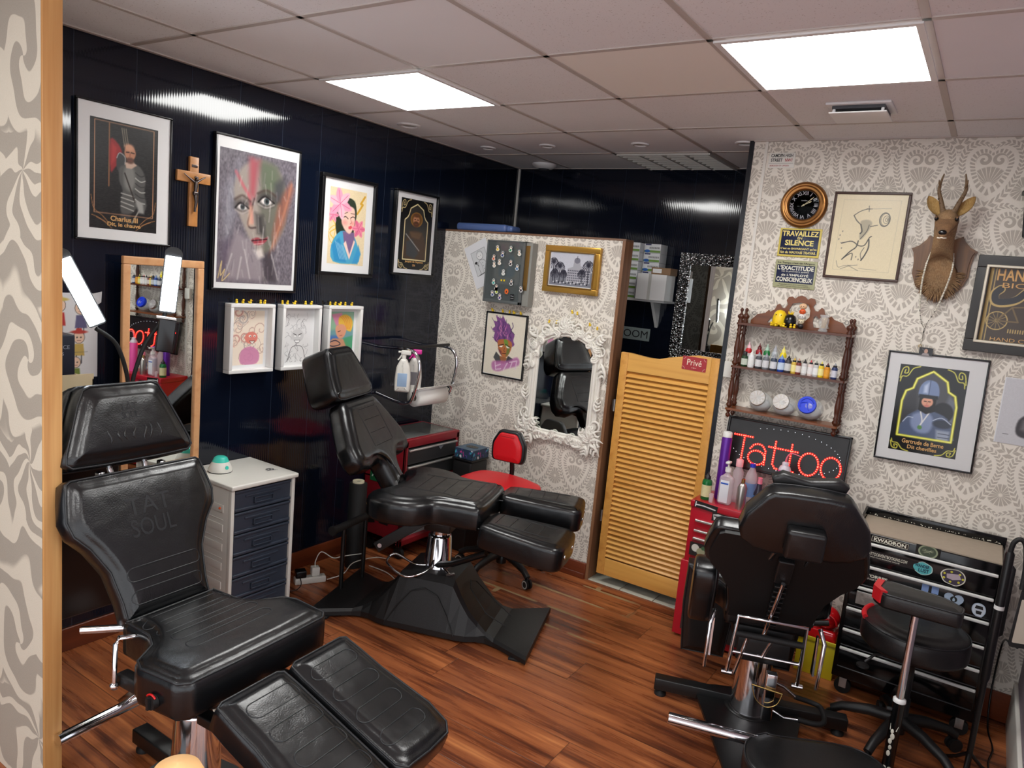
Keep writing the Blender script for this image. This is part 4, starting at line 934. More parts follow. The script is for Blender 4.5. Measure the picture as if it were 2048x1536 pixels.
# white drawing, tilted
A = Art(.118, .165, (206, 208, 210), 110)
A.poly([(.35, .18), (.62, .14), (.72, .30), (.58, .40), (.40, .36)], (226, 226, 226), sp=3); A.line(spl([(.35, .20), (.45, .08), (.68, .10), (.74, .28), (.60, .40), (.42, .38), (.33, .28)], 4, True), (40, 42, 44), .014)
A.line(spl([(.30, .95), (.26, .62), (.36, .46), (.60, .42), (.80, .56), (.86, .92)], 4, False), (50, 52, 54), .014); A.line(spl([(.40, .46), (.5, .62), (.48, .94)], 4, False), (80, 82, 84), .01); A.ell(.18, .46, .09, .07, (24, 24, 26), 2); A.line([(.2, .5), (.3, .62)], (30, 30, 32), .03); A.line([(.15, .97), (.9, .93)], (30, 30, 32), .03)
for y in (.56, .68, .80): A.ell(.58, y, .018, .018, (30, 30, 32))
A.line([(.02, .02), (.98, .02), (.98, .98), (.02, .98)], (90, 92, 94), .012, closed=True); A.ell(.46, .26, .02, .02, (30, 30, 32)); A.ell(.60, .25, .02, .02, (30, 30, 32))
t = thing('pinned_drawing', 'tilted white sheet with an ink drawing behind the sticker covered case', 'drawing'); t.matrix_world = RW(-2.812, 1.835, .0015, 27)
MB().box(-.09, .09, -.142, .142, 0, .002).build('sheet', t, mat=MATS['paper']); A.obj(T(.005, .01, .003), 'artwork', t, .6)
# sticker covered clear case with a metal frame
t = thing('display_case', 'clear wall case covered with small colourful character stickers', 'display case'); t.matrix_world = RW(-2.582, 1.795)
b = MB(); W_, H_, D_ = .285, .385, .075
for q in ((-W_ / 2, W_ / 2, H_ / 2 - .008, H_ / 2), (-W_ / 2, W_ / 2, -H_ / 2, -H_ / 2 + .018), (-W_ / 2, -W_ / 2 + .008, -H_ / 2, H_ / 2), (W_ / 2 - .02, W_ / 2, -H_ / 2, H_ / 2)): b.rbox(q[0], q[1], q[2], q[3], .001, D_, .002)
b.build('frame', t, mat=M('case_grey', (92, 96, 96), .25)); MB().box(-W_ / 2 + .008, W_ / 2 - .02, -H_ / 2 + .018, H_ / 2 - .008, .002, .01).build('back_panel', t, mat=M('case_back', (88, 94, 94), .5))
MB().box(-W_ / 2 + .006, W_ / 2 - .012, -H_ / 2 + .01, H_ / 2 - .006, D_ - .006, D_ - .003).build('glass', t, mat=M('dark_glass', (86, 92, 92), .06, alpha=.75))
b = MB(); b.rbox(W_ / 2, W_ / 2 + .045, -H_ / 2 - .005, H_ / 2 - .005, .001, D_ * .8, .002); b.build('side_case', t, mat=M('case_side', (140, 140, 134), .2))
b = MB(); b.rbox(W_ / 2 + .0, W_ / 2 + .03, -.10, .17, D_ * .8, D_ * .8 + .004, .002); b.build('gilt_strip', t, mat=M('gilt_dark', (136, 104, 54), .35, .6))
pos = [(440, 215, 'y'), (535, 215, 'g'), (598, 235, 'w'), (480, 250, 'b'), (418, 275, 'o'), (462, 300, 'w'), (425, 318, 'w'), (543, 300, 'k'), (592, 325, 'c'), (497, 362, 's'), (488, 412, 'd'), (508, 412, 'd'), (432, 425, 't'), (560, 420, 'k'), (455, 460, 'o'), (430, 500, 'b'), (460, 480, 'gy'), (486, 515, 'p'), (532, 478, 'O'), (575, 510, 'K'), (632, 455, 'k')]
PAL = dict(y=(230, 190, 40), g=(50, 130, 90), w=(214, 196, 176), b=(44, 60, 120), o=(206, 92, 50), k=(40, 30, 40), c=(56, 110, 160), s=(190, 190, 186), d=(236, 206, 40), t=(60, 160, 150), gy=(160, 180, 40), p=(60, 40, 110), O=(236, 110, 40), K=(24, 26, 30))
for i, (zx, zy, kd) in enumerate(pos):
    x = (zx - 497) / 275 * .285 - .0; y = -(zy - 360) / 390 * .385 + .0; c = PAL[kd]; rg = random.Random(i)
    A = Art(.034, .044, (70, 76, 76), 34)
    if kd == 'O': A.ell(.5, .5, .46, .5, c, 1.5); A.ell(.5, .55, .14, .2, (40, 20, 30), 1.5)
    elif kd == 'K': A.poly([(.06, .04), (.94, .04), (.94, .96), (.06, .96)], c); A.line([(.2, .3), (.8, .4)], (210, 210, 210), .08); A.line([(.2, .7), (.8, .7)], (210, 210, 210), .08)
    elif kd == 'd': A = Art(.012, .012, (236, 206, 40), 8)
    else:
        A.poly([(.5, .04), (.8, .2), (.72, .5), (.94, .7), (.7, .95), (.3, .95), (.08, .66), (.3, .5), (.2, .2)], (240, 240, 236), 1.5, sp=3); A.poly([(.34, .5), (.66, .5), (.8, .85), (.2, .85)], c, 1.5); A.ell(.5, .32, .16, .15, (232, 190, 160) if kd != 's' else (200, 200, 198), 1.5); A.poly([(.32, .3), (.3, .12), (.5, .18), (.66, .08), (.7, .3), (.5, .22)], tuple(int(v * .5) for v in c), 1.5)
    n = A.nx; pts = [(.5 * A.w * math.cos(a / 3) * (.86 + .14 * math.cos(a * 1.3 + i)), .5 * A.h * math.sin(a / 3) * (.86 + .14 * math.sin(a * 1.1 + i))) for a in range(19)]
    o = A.obj(T(x, y, D_ + .0015) @ RZ(rg.uniform(-12, 12)) @ Matrix.Scale(.92, 4), 'character_sticker', t, .4)
# gold framed photograph of a domed hotel with palms: generic domed building
A = Art(.285, .19, (196, 198, 208), 170); A.grain(8, 3); A.poly([(0, .62), (1, .55), (1, 1), (0, 1)], (120, 122, 132), 4)
A.poly([(.40, .88), (.42, .46), (.54, .40), (.56, .22), (.70, .22), (.72, .36), (.96, .44), (.96, .88)], (166, 166, 174), 2); A.ell(.63, .20, .07, .06, (120, 120, 132), 1.5); A.line([(.63, .06), (.63, .16)], (90, 90, 100), .012)
for j in range(5):
    for i in range(12): A.poly([(.43 + .044 * i, .50 + .075 * j), (.455 + .044 * i, .50 + .075 * j), (.455 + .044 * i, .535 + .075 * j), (.43 + .044 * i, .535 + .075 * j)], (78, 78, 92), 1.2)
def palm(cx, cy, s, seed):
    rg = random.Random(seed); A.line([(cx, cy), (cx + .01, .92)], (52, 52, 62), .018)
    for k in range(16):
        a = -PI + k * 2 * PI / 16; A.line(spl([(cx, cy), (cx + s * .6 * math.cos(a), cy + s * .9 * math.sin(a) - .04), (cx + s * math.cos(a), cy + s * 1.2 * math.sin(a) + .05)], 3, False), (46, 46, 58), .016, .9)
for k, (cx, cy, s) in enumerate(((.07, .30, .12), (.23, .42, .12), (.90, .34, .13), (.33, .62, .08), (.76, .58, .09), (.12, .62, .1))): palm(cx, cy, s, k)
for k in range(20): A.ell(.1 + .042 * k, .90 + .03 * math.sin(k * 2.1), .016, .014, (40, 40, 50) if k % 2 else (214, 214, 220))
gmf = M('gilt', (196, 152, 70), .28, .75)
t, zb = picture('gold framed black and white photograph of a domed building with palms', RW(-2.137, 1.843), .372, .276, .034, .028, gmf, A, 0, 0, rough=.2)
b = MB()
for q in ((-.15, .15, .099, .107), (-.15, .15, -.107, -.099), (-.155, -.147, -.1, .1), (.147, .155, -.1, .1)): b.rbox(q[0], q[1], q[2], q[3], .026, .033, .003)
b.build('inner_bead', t, mat=M('gilt_dark'))
# black framed portrait with tall purple hair
A = Art(.292, .386, (222, 214, 196), 180); A.grain(8, 6)
hair = [(.28, .46), (.20, .40), (.22, .30), (.14, .26), (.22, .20), (.16, .12), (.26, .12), (.22, .03), (.36, .07), (.40, .02), (.50, .12), (.60, .16), (.66, .26), (.74, .30), (.72, .40), (.76, .46), (.70, .50), (.60, .42), (.40, .44)]
A.poly(hair, (122, 76, 132), 2, sp=3); rg = random.Random(8)
for k in range(22):
    x = rg.uniform(.24, .66); y = rg.uniform(.1, .36); A.line(spl([(x, y), (x + .03, y + .06), (x - .01, y + .12), (x + .04, y + .16)], 3, False), rg.choice([(196, 108, 164), (86, 56, 112), (214, 140, 180), (64, 44, 84)]), .018, .85, f=2)
for k in range(14):
    a = hair[k]; A.line([a, (a[0] + rg.uniform(-.06, .04), a[1] - rg.uniform(.0, .05))], (44, 34, 60), .010)
A.poly([(.32, .44), (.44, .40), (.60, .40), (.70, .46), (.66, .60), (.56, .70), (.46, .68), (.36, .58)], (178, 108, 64), 2, sp=3); A.poly([(.48, .40), (.58, .42), (.60, .52), (.52, .50)], (104, 150, 60), 3, .9, sp=3); A.poly([(.58, .52), (.66, .50), (.64, .62), (.56, .68)], (92, 120, 60), 4, .8)
A.poly([(.34, .56), (.44, .60), (.46, .68), (.38, .62)], (110, 56, 62), 4, .8)
for s_, x in ((-1, .42), (1, .60)): A.poly([(x - .055, .51 - s_ * .012), (x + .05, .515 + s_ * .012), (x + .02, .535), (x - .03, .535)], (238, 240, 230), 1.5); A.line([(x - .07, .495 - s_ * .018), (x + .06, .50 + s_ * .018)], (34, 20, 26), .016)
A.line([(.51, .54), (.50, .59), (.53, .60)], (70, 36, 30), .01); A.line([(.47, .635), (.56, .63)], (50, 20, 24), .014)
A.poly([(.30, .62), (.24, .72), (.34, .80), (.48, .78), (.40, .68)], (76, 78, 78), 2); A.poly([(.62, .66), (.76, .70), (.70, .78), (.56, .78)], (60, 60, 64), 2); A.poly([(.40, .68), (.60, .70), (.54, .80), (.46, .80)], (150, 96, 60), 2)
A.poly([(.22, .80), (.40, .76), (.62, .74), (.86, .66), (.92, .78), (.60, .88), (.40, .94), (.24, .92)], (176, 104, 160), 6, .85, sp=3)
for st in ([(.30, .80), (.33, .92), (.46, .89)], [(.32, .86), (.44, .82)], [(.62, .78), (.54, .90)], [(.68, .76), (.86, .72), (.84, .86)], [(.74, .76), (.70, .86)]): A.line(st, (248, 238, 244), .022); A.line(st, (150, 70, 130), .006)
picture('thin black framed portrait with tall purple hair on cream paper', RW(-2.568, 1.336), .316, .41, .010, .018, BF, A, 0, 0)
for j, x in enumerate((-.115, -.035, .015, .05, .10)):
    duckat((-2.568 + x, YR - .010, 1.541), 'tiny yellow toy duck on top of the frame with the purple haired portrait', 'ducks on the purple haired portrait frame', -90 + 40 * (j % 3) - 40)
# ornate white mirror
t = thing('ornate_mirror', 'white ornate carved arched mirror on the papered partition', 'mirror'); t.matrix_world = RW(-2.118, 1.155)
wpl = M('white_plaster', (232, 228, 218), .45)
gl = [(-.192, -.30), (.192, -.30), (.192, .20), (.16, .25), (.09, .285), (0, .30), (-.09, .285), (-.16, .25), (-.192, .20)]
MB().prism(gl, .004, .010).build('glass', t, mat=MATS['mirror_glass'])
b = MB()
def off(pts, d):
    P = [Vector(p) for p in pts]; n = len(P); out = []
    for i in range(n):
        a = (P[(i + 1) % n] - P[i - 1]).normalized(); out.append(P[i] + Vector((a.y, -a.x)) * d)
    return out
g2 = dense(rpoly(gl, .02, 3), .02)
for d, r, z in ((.002, .009, .012), (.018, .011, .018), (.036, .009, .014), (.048, .010, .010)):
    b.tube([(p.x, p.y, z) for p in off(g2, d)], r, 8, closed=True)
rr = off(g2, .052); ri = off(g2, 0); n = len(g2)
b.add([(p.x, p.y, .003) for p in ri] + [(p.x, p.y, .003) for p in rr] + [(p.x, p.y, .014) for p in ri] + [(p.x, p.y, .010) for p in rr], [[2 * n + i, 2 * n + (i + 1) % n, 3 * n + (i + 1) % n, 3 * n + i] for i in range(n)] + [[n + i, n + (i + 1) % n, 3 * n + (i + 1) % n, 3 * n + i] for i in range(n)])
b.build('moulding', t, mat=wpl)
def leafc(b, x, y, ang, L, W, z=.018, curl=.02):
    """an acanthus leaf: fat tapered midrib with lobes"""
    ca, sa = math.cos(ang), math.sin(ang)
    def q(u, v, w_=0): return (x + u * ca - v * sa, y + u * sa + v * ca, z + w_)
    b.tube([q(L * k / 6, curl * math.sin(k / 6 * PI) * 1.2, .012 * math.sin(k / 6 * PI)) for k in range(7)], W * .30, 7, taper=(.7, 1, 1, .9, .75, .5, .15))
    for s_ in (-1, 1):
        for k in range(3):
            u0 = L * (.12 + .22 * k); b.tube([q(u0, 0, .004), q(u0 + L * .12, s_ * W * .55, .012), q(u0 + L * .24, s_ * W * (.85 - .2 * k), .004)], W * .24, 6, taper=(1, .9, .25))
def curl(b, x, y, r, a0, dirn=1, z=.018, th=.008, turns=1.35):
    b.tube([(x + r * (1 - .72 * k / 14) * math.cos(a0 + dirn * turns * 2 * PI * k / 14), y + r * (1 - .72 * k / 14) * math.sin(a0 + dirn * turns * 2 * PI * k / 14), z + .006 * k / 14) for k in range(15)], th, 7, taper=[.5 + .5 * math.sin(PI * min(1, (k + 2) / 12)) for k in range(15)])
b = MB(); rg = random.Random(12)
for k in range(0, n, 3):   # running leaves along the frame
    p = off(g2, .026)[k]; q_ = off(g2, .026)[(k + 1) % n]; an = math.atan2(q_.y - p.y, q_.x - p.x)
    if p.y > .12 or p.y < -.24: leafc(b, p.x, p.y, an + (.5 if (k // 3) % 2 else -.5), .055, .028)
b.build('running_leaves', t, mat=wpl)
b = MB()
for k in range(7): leafc(b, 0, .335, PI / 2 + (k - 3) * .42, .10 - .012 * abs(k - 3), .026, .020)
curl(b, -.075, .345, .035, 0, 1); curl(b, .075, .345, .035, PI, -1); b.build('shell_crest', t, mat=wpl)
for sx in (-1, 1):
    b = MB()
    curl(b, sx * .235, .235, .045, PI / 2, sx); curl(b, sx * .15, .315, .035, 0, -sx); leafc(b, sx * .245, .16, -PI / 2 + sx * .2, .12, .035); leafc(b, sx * .20, .27, PI * .75 if sx < 0 else PI * .25, .09, .034); b.build('corner_scroll', t, mat=wpl)
    b = MB()
    for (dx, dy, an, L) in ((0, 0, 1.6, .11), (.0, -.01, .9, .10), (.0, -.02, .2, .09), (-.01, -.03, -.6, .10), (-.03, -.04, -1.5, .08), (-.02, .01, 2.4, .08), (-.05, -.045, 2.9, .09)):
        leafc(b, sx * (.225 + dx), -.30 + dy, an if sx > 0 else PI - an, L, .036)
    curl(b, sx * .245, -.21, .038, -PI / 2, sx); curl(b, sx * .145, -.345, .030, 0, -sx); leafc(b, sx * .245, -.13, PI / 2 - sx * .15, .10, .03); b.build('corner_leaves', t, mat=wpl)
b = MB()
for k in range(5): curl(b, -.08 + .04 * k, -.335 + .008 * (k % 2), .022, PI / 2 * (k % 2), 1 if k % 2 else -1, th=.006)
b.build('base_scrolls', t, mat=wpl)
for j, (zx, zy) in enumerate(((845, 562), (872, 570), (722, 643), (762, 640), (945, 662), (985, 680))):
    u = 860 + zx / 3.073; v = 430 + zy / 3.073
    x = -2.118 + (u - 1130) * .00385; y = {0: 1.155 + .432, 1: 1.155 + .428, 2: 1.155 + .36, 3: 1.155 + .362, 4: 1.155 + .372, 5: 1.155 + .355}[j]
    duckat((x, YR - .02, y), 'tiny yellow toy duck perched on the carved crest of the white mirror', 'ducks on the ornate mirror crest', -100 + 30 * (j % 4))
# louvred swing door
t = thing('louvred_door', 'golden pine half-height swing door with horizontal louvres', 'door'); t.matrix_world = frame((-1.478, YR + .030, 0), (1, 0, 0), (0, 0, 1))
dw = wood('louvre_pine', (230, 176, 92), (204, 142, 62), 0, 1, .38, 10); dv = wood('stile_pine', (224, 166, 84), (190, 128, 56), 2, 1, .38, 10)
x0, x1 = -.287, .290; z0, z1 = .062, 1.415
MB().rbox(x0, x0 + .048, z0, z1 - .01, 0, .030, .004).build('stile', t, mat=dv); MB().rbox(x1 - .048, x1, z0, z1 + .028, 0, .030, .004).build('stile', t, mat=dv)
tp = [(x0 + .048, 1.30), (x1 - .048, 1.30), (x1 - .048, z1 + .028), (x1 - .12, z1 + .030), (x1 - .17, z1 + .022), (.0, z1 - .005), (-.06, z1 - .022), (-.12, z1 - .022), (x0 + .048, z1 - .01)]
MB().prism(tp, 0, .028).build('top_rail', t, mat=dw); MB().rbox(x0 + .048, x1 - .048, z0, z0 + .105, 0, .028, .003).build('bottom_rail', t, mat=dw)
nS = 38
for k in range(nS):
    z = z0 + .115 + (1.30 - z0 - .12) * (k + .5) / nS
    MB().rbox(x0 + .046, x1 - .046, -.0215, .0215, -.0035, .0035, .0015, T(0, z, .014) @ RX(-50)).build('louvre_slat', t, mat=dw)
MB().box(x0 + .05, x1 - .05, z0 + .1, 1.30, -.010, -.006).build('backing', t, mat=M('shadow_board', (70, 44, 20), .7))  # dark board behind the slats, its colour paints the shade between them
for z in (.42, 1.09):
    b = MB(); b.cyl((x0 - .006, z - .035, .028), (x0 - .006, z + .035, .028), .0085); b.rbox(x0 - .02, x0 + .006, z - .032, z + .032, .022, .028, .001); b.build('hinge', t, mat=M('brushed_steel', (150, 148, 144), .35, 1))
sg = thing('prive_sign', 'small red sign reading Prive screwed on the louvred door', 'sign'); sg.matrix_world = RW(-1.327, 1.397, -.001, -1) 
MB().prism(rpoly([(-.068, -.037), (.068, -.037), (.068, .037), (-.068, .037)], .006), 0, .0015).build('plate', sg, mat=M('red_enamel', (168, 44, 52), .4))
cr = M('cream_ink', (238, 222, 200), .5)
text('lettering', 'Privé', cr, T(0, .006, .002), height=.033, width=.082, parent=sg)
b = MB(); b.box(-.014, .014, -.0235, -.0222, .0016, .0022); b.prism([(0, -.020), (.004, -.0228), (0, -.0256), (-.004, -.0228)], .0016, .0023)
for sx in (-1, 1):
    for sy in (-1, 1): b.tube([(sx * .064, sy * .020, .0018), (sx * .056, sy * .024, .0018), (sx * .050, sy * .033, .0018)], .0008, 4)
b.build('ornament', sg, mat=cr)
# room behind: shelf with boxes, bracket, sign, silver mosaic mirror
t = thing('wall_shelf', 'white wall shelf in the dark back room', 'shelf', (-2.08, YF - .10, 1.705))
b = MB(); b.rbox(-.30, .29, -.10, .10, -.014, 0, .002); b.build('board', t, mat=WF)
for x in (-.20, .18):
    b = MB(); b.prism([(0, 0), (.13, 0), (.12, -.014), (.022, -.15), (.010, -.17), (0, -.16)], -.010, .010, frame((x, .10, -.014), (0, -1, 0), (0, 0, 1))); b.build('bracket', t, mat=WF)
bx = None; n_ = 0
bc = M('glove_white', (222, 224, 226), .45); bg_ = M('glove_green', (110, 150, 60), .45); bb = M('glove_blue', (20, 92, 176), .45); bn = M('glove_navy', (44, 44, 96), .45); bl = M('barcode', (60, 60, 62), .5)
ordn = ['bottom', 'second from bottom', 'third from bottom', 'fourth from bottom', 'fifth from bottom', 'top']
for col in range(2):
    for k in range(6 if col == 0 else 6):
        x = -2.065 + col * .128 if col == 0 else -1.945; y = YF - .12 if col == 0 else YF - .06; z = 1.705 + k * .0605
        lb = 'glove box with green stripe, %s of the %s stack' % (ordn[k], 'left' if col == 0 else 'right')
        if bx is None:
            bx = thing('glove_carton', lb, 'box', (x, y, z), 0, 'glove boxes stacked on the back shelf')
            MB().rbox(-.058, .058, -.058, .058, 0, .059, .001).build('carton', bx, mat=bc)
            b = MB(); b.box(-.056, .056, -.0590, -.0582, .004, .018); b.build('green_stripe', bx, mat=bg_)
            b = MB(); b.lathe([(.014, 0), (.014, .001)], frame((-.034, -.0592, .012), (1, 0, 0), (0, 0, 1)) @ Matrix.Diagonal((1.4, .7, 1, 1)), 16); b.build('blue_mark', bx, mat=bb)
            MB().box(-.05, -.01, -.0590, -.0582, .050, .058).build('navy_mark', bx, mat=bn)
            b = MB()
            for q in range(12): b.box(-.02 + q * .0062, -.02 + q * .0062 + .0028, -.0590, -.0582, .028, .040)
            b.build('barcode', bx, mat=bl)
        else: dup(bx, (x, y, z), label=lb)
t = thing('white_carton', 'plain white cardboard carton at the front of the back shelf', 'box', (-1.87, YF - .16, 1.705)); 
MB().rbox(-.10, .10, -.09, .06, 0, .165, .002).build('carton', t, mat=WF); b = MB(); b.box(-.02, .0, -.0915, -.0902, 0, .165); b.build('tape', t, mat=M('tape', (196, 196, 190), .2))
t = thing('kraft_box', 'small brown box on top of the white carton', 'box', (-1.83, YF - .15, 1.8705)); MB().rbox(-.065, .065, -.06, .06, 0, .045, .002).build('carton', t, mat=M('kraft', (136, 104, 72), .6)); MB().box(-.055, .005, -.061, -.0602, .010, .036).build('paper_label', t, mat=WF)
t = thing('bathroom_sign', 'grey sign reading BATHROOM on the black back wall, partly hidden', 'sign'); t.matrix_world = FW(-2.18, 1.463, .001)
MB().rbox(-.24, .24, -.042, .042, 0, .004, .001).build('plate', t, mat=M('sign_grey', (150, 162, 160), .5)); text('lettering', 'BATHROOM', M('black_ink', (14, 14, 16), .5), T(.015, 0, .0045), width=.42, height=.05, parent=t)
def mosaic():
    m, nt, b_ = newmat('silver_mosaic', .16); b_.inputs['Metallic'].default_value = 1; b_.inputs['Base Color'].default_value = (.55, .55, .55, 1)
    tc = nt.nodes.new('ShaderNodeTexCoord'); v = nt.nodes.new('ShaderNodeTexVoronoi'); v.inputs['Scale'].default_value = 75
    mp = nt.nodes.new('ShaderNodeMapping'); mp.inputs['Scale'].default_value = (1, 1, .55); nt.links.new(tc.outputs['Object'], mp.inputs[0]); nt.links.new(mp.outputs[0], v.inputs['Vector'])
    bp = nt.nodes.new('ShaderNodeBump'); bp.inputs['Strength'].default_value = 1; bp.inputs['Distance'].default_value = .012; nt.links.new(v.outputs['Distance'], bp.inputs['Height']); nt.links.new(bp.outputs[0], b_.inputs['Normal']); return m
mirror('silver mosaic framed mirror on the black wall above the louvred door', FW(-1.555, 1.68), .46, .70, .075, .022, mosaic())
# ---------------------------------------------------------------- the papered wall at right
INK = M('black_ink'); RI = M('red_ink', (170, 40, 44), .5); PAPW = M('enamel_white', (228, 226, 218), .35)
t = thing('street_sign', 'small white Camden High Street sign near the ceiling', 'sign'); t.matrix_world = RW(-1.017, 2.470, .001, 0)
MB().rbox(-.064, .064, -.037, .037, 0, .003, .001).build('plate', t, mat=PAPW)
text('lettering', 'CAMDEN HIGH', INK, T(0, .023, .0035), width=.106, height=.016, parent=t, bold=.02); text('lettering', 'STREET', INK, T(-.024, .001, .0035), width=.056, height=.016, parent=t, bold=.02)
text('red_lettering', 'NW1', RI, T(.034, .001, .0035), width=.034, height=.016, parent=t, bold=.02); MB().box(-.062, .058, -.0155, -.0145, .003, .0036).build('rule', t, mat=INK); text('red_lettering', 'BOROUGH OF CAMDEN', RI, T(-.008, -.026, .0035), width=.092, height=.007, parent=t)
# clock
t = thing('wall_clock', 'round bronze wall clock with black roman numeral dial', 'clock'); t.matrix_world = RW(-.878, 2.254)
bz = M('bronze', (150, 104, 58), .30, .85)
MB().lathe([(.110, .002), (.112, .012), (.106, .026), (.096, .031), (.090, .026), (.086, .024), (.080, .026), (.074, .022), (.070, .012)], n=56, cap=False).build('bezel', t, mat=bz)
MB().lathe([(.072, .010), (.001, .010)], n=40).build('dial', t, mat=M('dial_black', (34, 34, 38), .5))
silv = M('silver_print', (190, 190, 196), .4)
for k, s_ in enumerate(('XII', 'I', 'II', 'III', 'IIII', 'V', 'VI', 'VII', 'VIII', 'IX', 'X', 'XI')):
    a = PI / 2 - k * PI / 6; text('numeral', s_, silv, T(.057 * math.cos(a), .057 * math.sin(a), .0112) @ Matrix.Rotation(a - PI / 2, 4, 'Z'), height=.0165, parent=t)
b = MB()
for k in range(60): a = k * PI / 30; b.box(-.0005, .0005, .068, .0705, .0105, .0112, Matrix.Rotation(a, 4, 'Z'))
b.build('minute_track', t, mat=silv); text('maker_lettering', 'London', silv, T(0, .022, .0112), width=.026, parent=t)
hm = M('hand_ivory', (214, 204, 170), .4)
for nm, ang, L, w_ in (('hour_hand', 62, .040, .0030), ('minute_hand', 48, .060, .0020)):
    MB().prism([(-w_ * .4, -.012), (w_ * .4, -.012), (w_ * .5, L * .6), (w_ * 1.3, L * .72), (0, L), (-w_ * 1.3, L * .72), (-w_ * .5, L * .6)], .013, .0138, Matrix.Rotation(-math.radians(ang), 4, 'Z')).build(nm, t, mat=hm)
MB().lathe([(.004, .012), (.004, .016)], n=12).build('hub', t, mat=hm)
MB().lathe([(.070, .017), (.045, .021), (.001, .023)], n=40, cap=False).build('glass', t, mat=M('clear_glass', (255, 255, 255), .02, trans=1, alpha=.25))
def enamel(label, x, z, w_, h_, rim, band, lines, bands=()):
    t = thing('enamel_sign', label, 'sign'); t.matrix_world = RW(x, z, .001, 0)
    MB().rbox(-w_ / 2, w_ / 2, -h_ / 2, h_ / 2, 0, .005, .003).build('plate', t, mat=rim)
    MB().rbox(-w_ / 2 + .010, w_ / 2 - .010, band[0], band[1], .004, .0058, .001).build('field', t, mat=M('navy_enamel', (22, 32, 66), .22))
    for s_, y, wd, hh, mt, bo in lines: text('lettering', s_, mt, T(0, y, .0063), width=wd, height=hh, parent=t, bold=bo)
yl = M('yellow_enamel', (216, 196, 96), .25); yi = M('yellow_ink', (240, 222, 130), .4)
enamel('dark blue enamel sign with yellow rim reading Travaillez en Silence', -.874, 2.071, .199, .140, yl, (-.060, .062), (('TRAVAILLEZ', .044, .172, .026, yi, .03), ('EN', .022, .022, .011, yi, .02), ('SILENCE', -.001, .136, .027, yi, .03), ('C\'est en BAVARDANT qu\'on', -.031, .172, .013, yi, .02), ('fait du MAUVAIS TRAVAIL', -.048, .170, .013, yi, .02)))
wi = M('white_ink', (232, 230, 214), .4); sg_ = M('sage_enamel', (170, 170, 132), .3)
enamel('dark blue enamel sign with grey-green rim reading L\'Exactitude', -.873, 1.915, .201, .138, sg_, (-.044, .046), (('Le Temps c\'est de l\'Argent', .055, .176, .012, INK, .01), ('L\'EXACTITUDE', .031, .172, .022, wi, .03), ('est la première qualité', .013, .132, .009, wi, 0), ('de L\'EMPLOYÉ', -.003, .130, .014, wi, .02), ('CONSCIENCIEUX', -.026, .172, .022, wi, .03), ('Rappelez-vous-en à tout instant', -.052, .14, .006, INK, 0), ('ou vous serez rappelé à l\'ordre', -.0605, .16, .006, INK, 0)))
# ink sketch of a charging figure with shield
A = Art(.300, .378, (226, 212, 176), 190); A.grain(6, 4); A.line([(.10, .06), (.92, .06), (.90, .93), (.08, .93)], (190, 180, 150), .004, closed=True)
bkk = (52, 50, 46)
A.line(spl([(.28, .25), (.36, .20), (.45, .17), (.50, .165)], 4, False), bkk, .010); A.line([(.50, .165), (.80, .155)], (150, 144, 124), .005); A.line([(.48, .13), (.49, .20)], bkk, .008); A.line([(.45, .165), (.53, .165)], bkk, .008)
A.line(spl([(.28, .25), (.33, .31), (.40, .36)], 4, False), bkk, .013); A.poly([(.39, .32), (.50, .30), (.56, .34), (.52, .44), (.44, .54), (.40, .50), (.42, .42)], (176, 166, 140), 3, sp=3); A.line(spl([(.40, .36), (.43, .44), (.41, .47)], 4, False), bkk, .018); A.line(spl([(.52, .36), (.50, .44), (.42, .54)], 4, False), bkk, .010); A.line([(.54, .38), (.64, .36)], bkk, .010)
for k, r in enumerate((.105, .095, .06, .03, .008)): A.line([(.73 + r * .68 * math.cos(a / 4) + .01 * k, .29 + .078 * r / .1 * math.sin(a / 4)) for a in range(26)], (70, 68, 62), .006 if k else .014)
A.line(spl([(.16, .60), (.28, .57), (.34, .58), (.42, .62), (.50, .61), (.55, .52), (.58, .50)], 4, False), bkk, .014); A.line([(.14, .595), (.26, .575)], (100, 96, 86), .006)
A.line(spl([(.40, .56), (.38, .64), (.30, .70), (.20, .80)], 4, False), bkk, .016); A.line(spl([(.20, .80), (.28, .74), (.34, .72), (.34, .80)], 4, False), bkk, .012); A.line(spl([(.55, .54), (.56, .64), (.52, .74), (.48, .80)], 4, False), bkk, .018); A.line(spl([(.50, .64), (.46, .72), (.49, .80)], 4, False), bkk, .008)
A.line(spl([(.12, .82), (.16, .90), (.24, .88), (.36, .87), (.44, .86)], 4, False), (110, 104, 92), .006); A.line([(.20, .92), (.34, .87)], (90, 86, 76), .006); A.line([(.30, .87), (.46, .93)], (90, 86, 76), .006); A.line([(.46, .90), (.72, .91)], (150, 142, 120), .005)
for x, y in ((.12, .50), (.11, .55), (.17, .66), (.40, .76), (.44, .79), (.15, .45)): A.ell(x, y, .008, .012, (110, 104, 92))
picture('brown framed ink sketch of a leaping figure with a round shield', RW(-.576, 2.117, 0, 0), .330, .408, .012, .02, M('dark_brown_frame', (66, 42, 34), .4), A, 0, 0, mat=M('cream_mat', (232, 220, 186), .5))
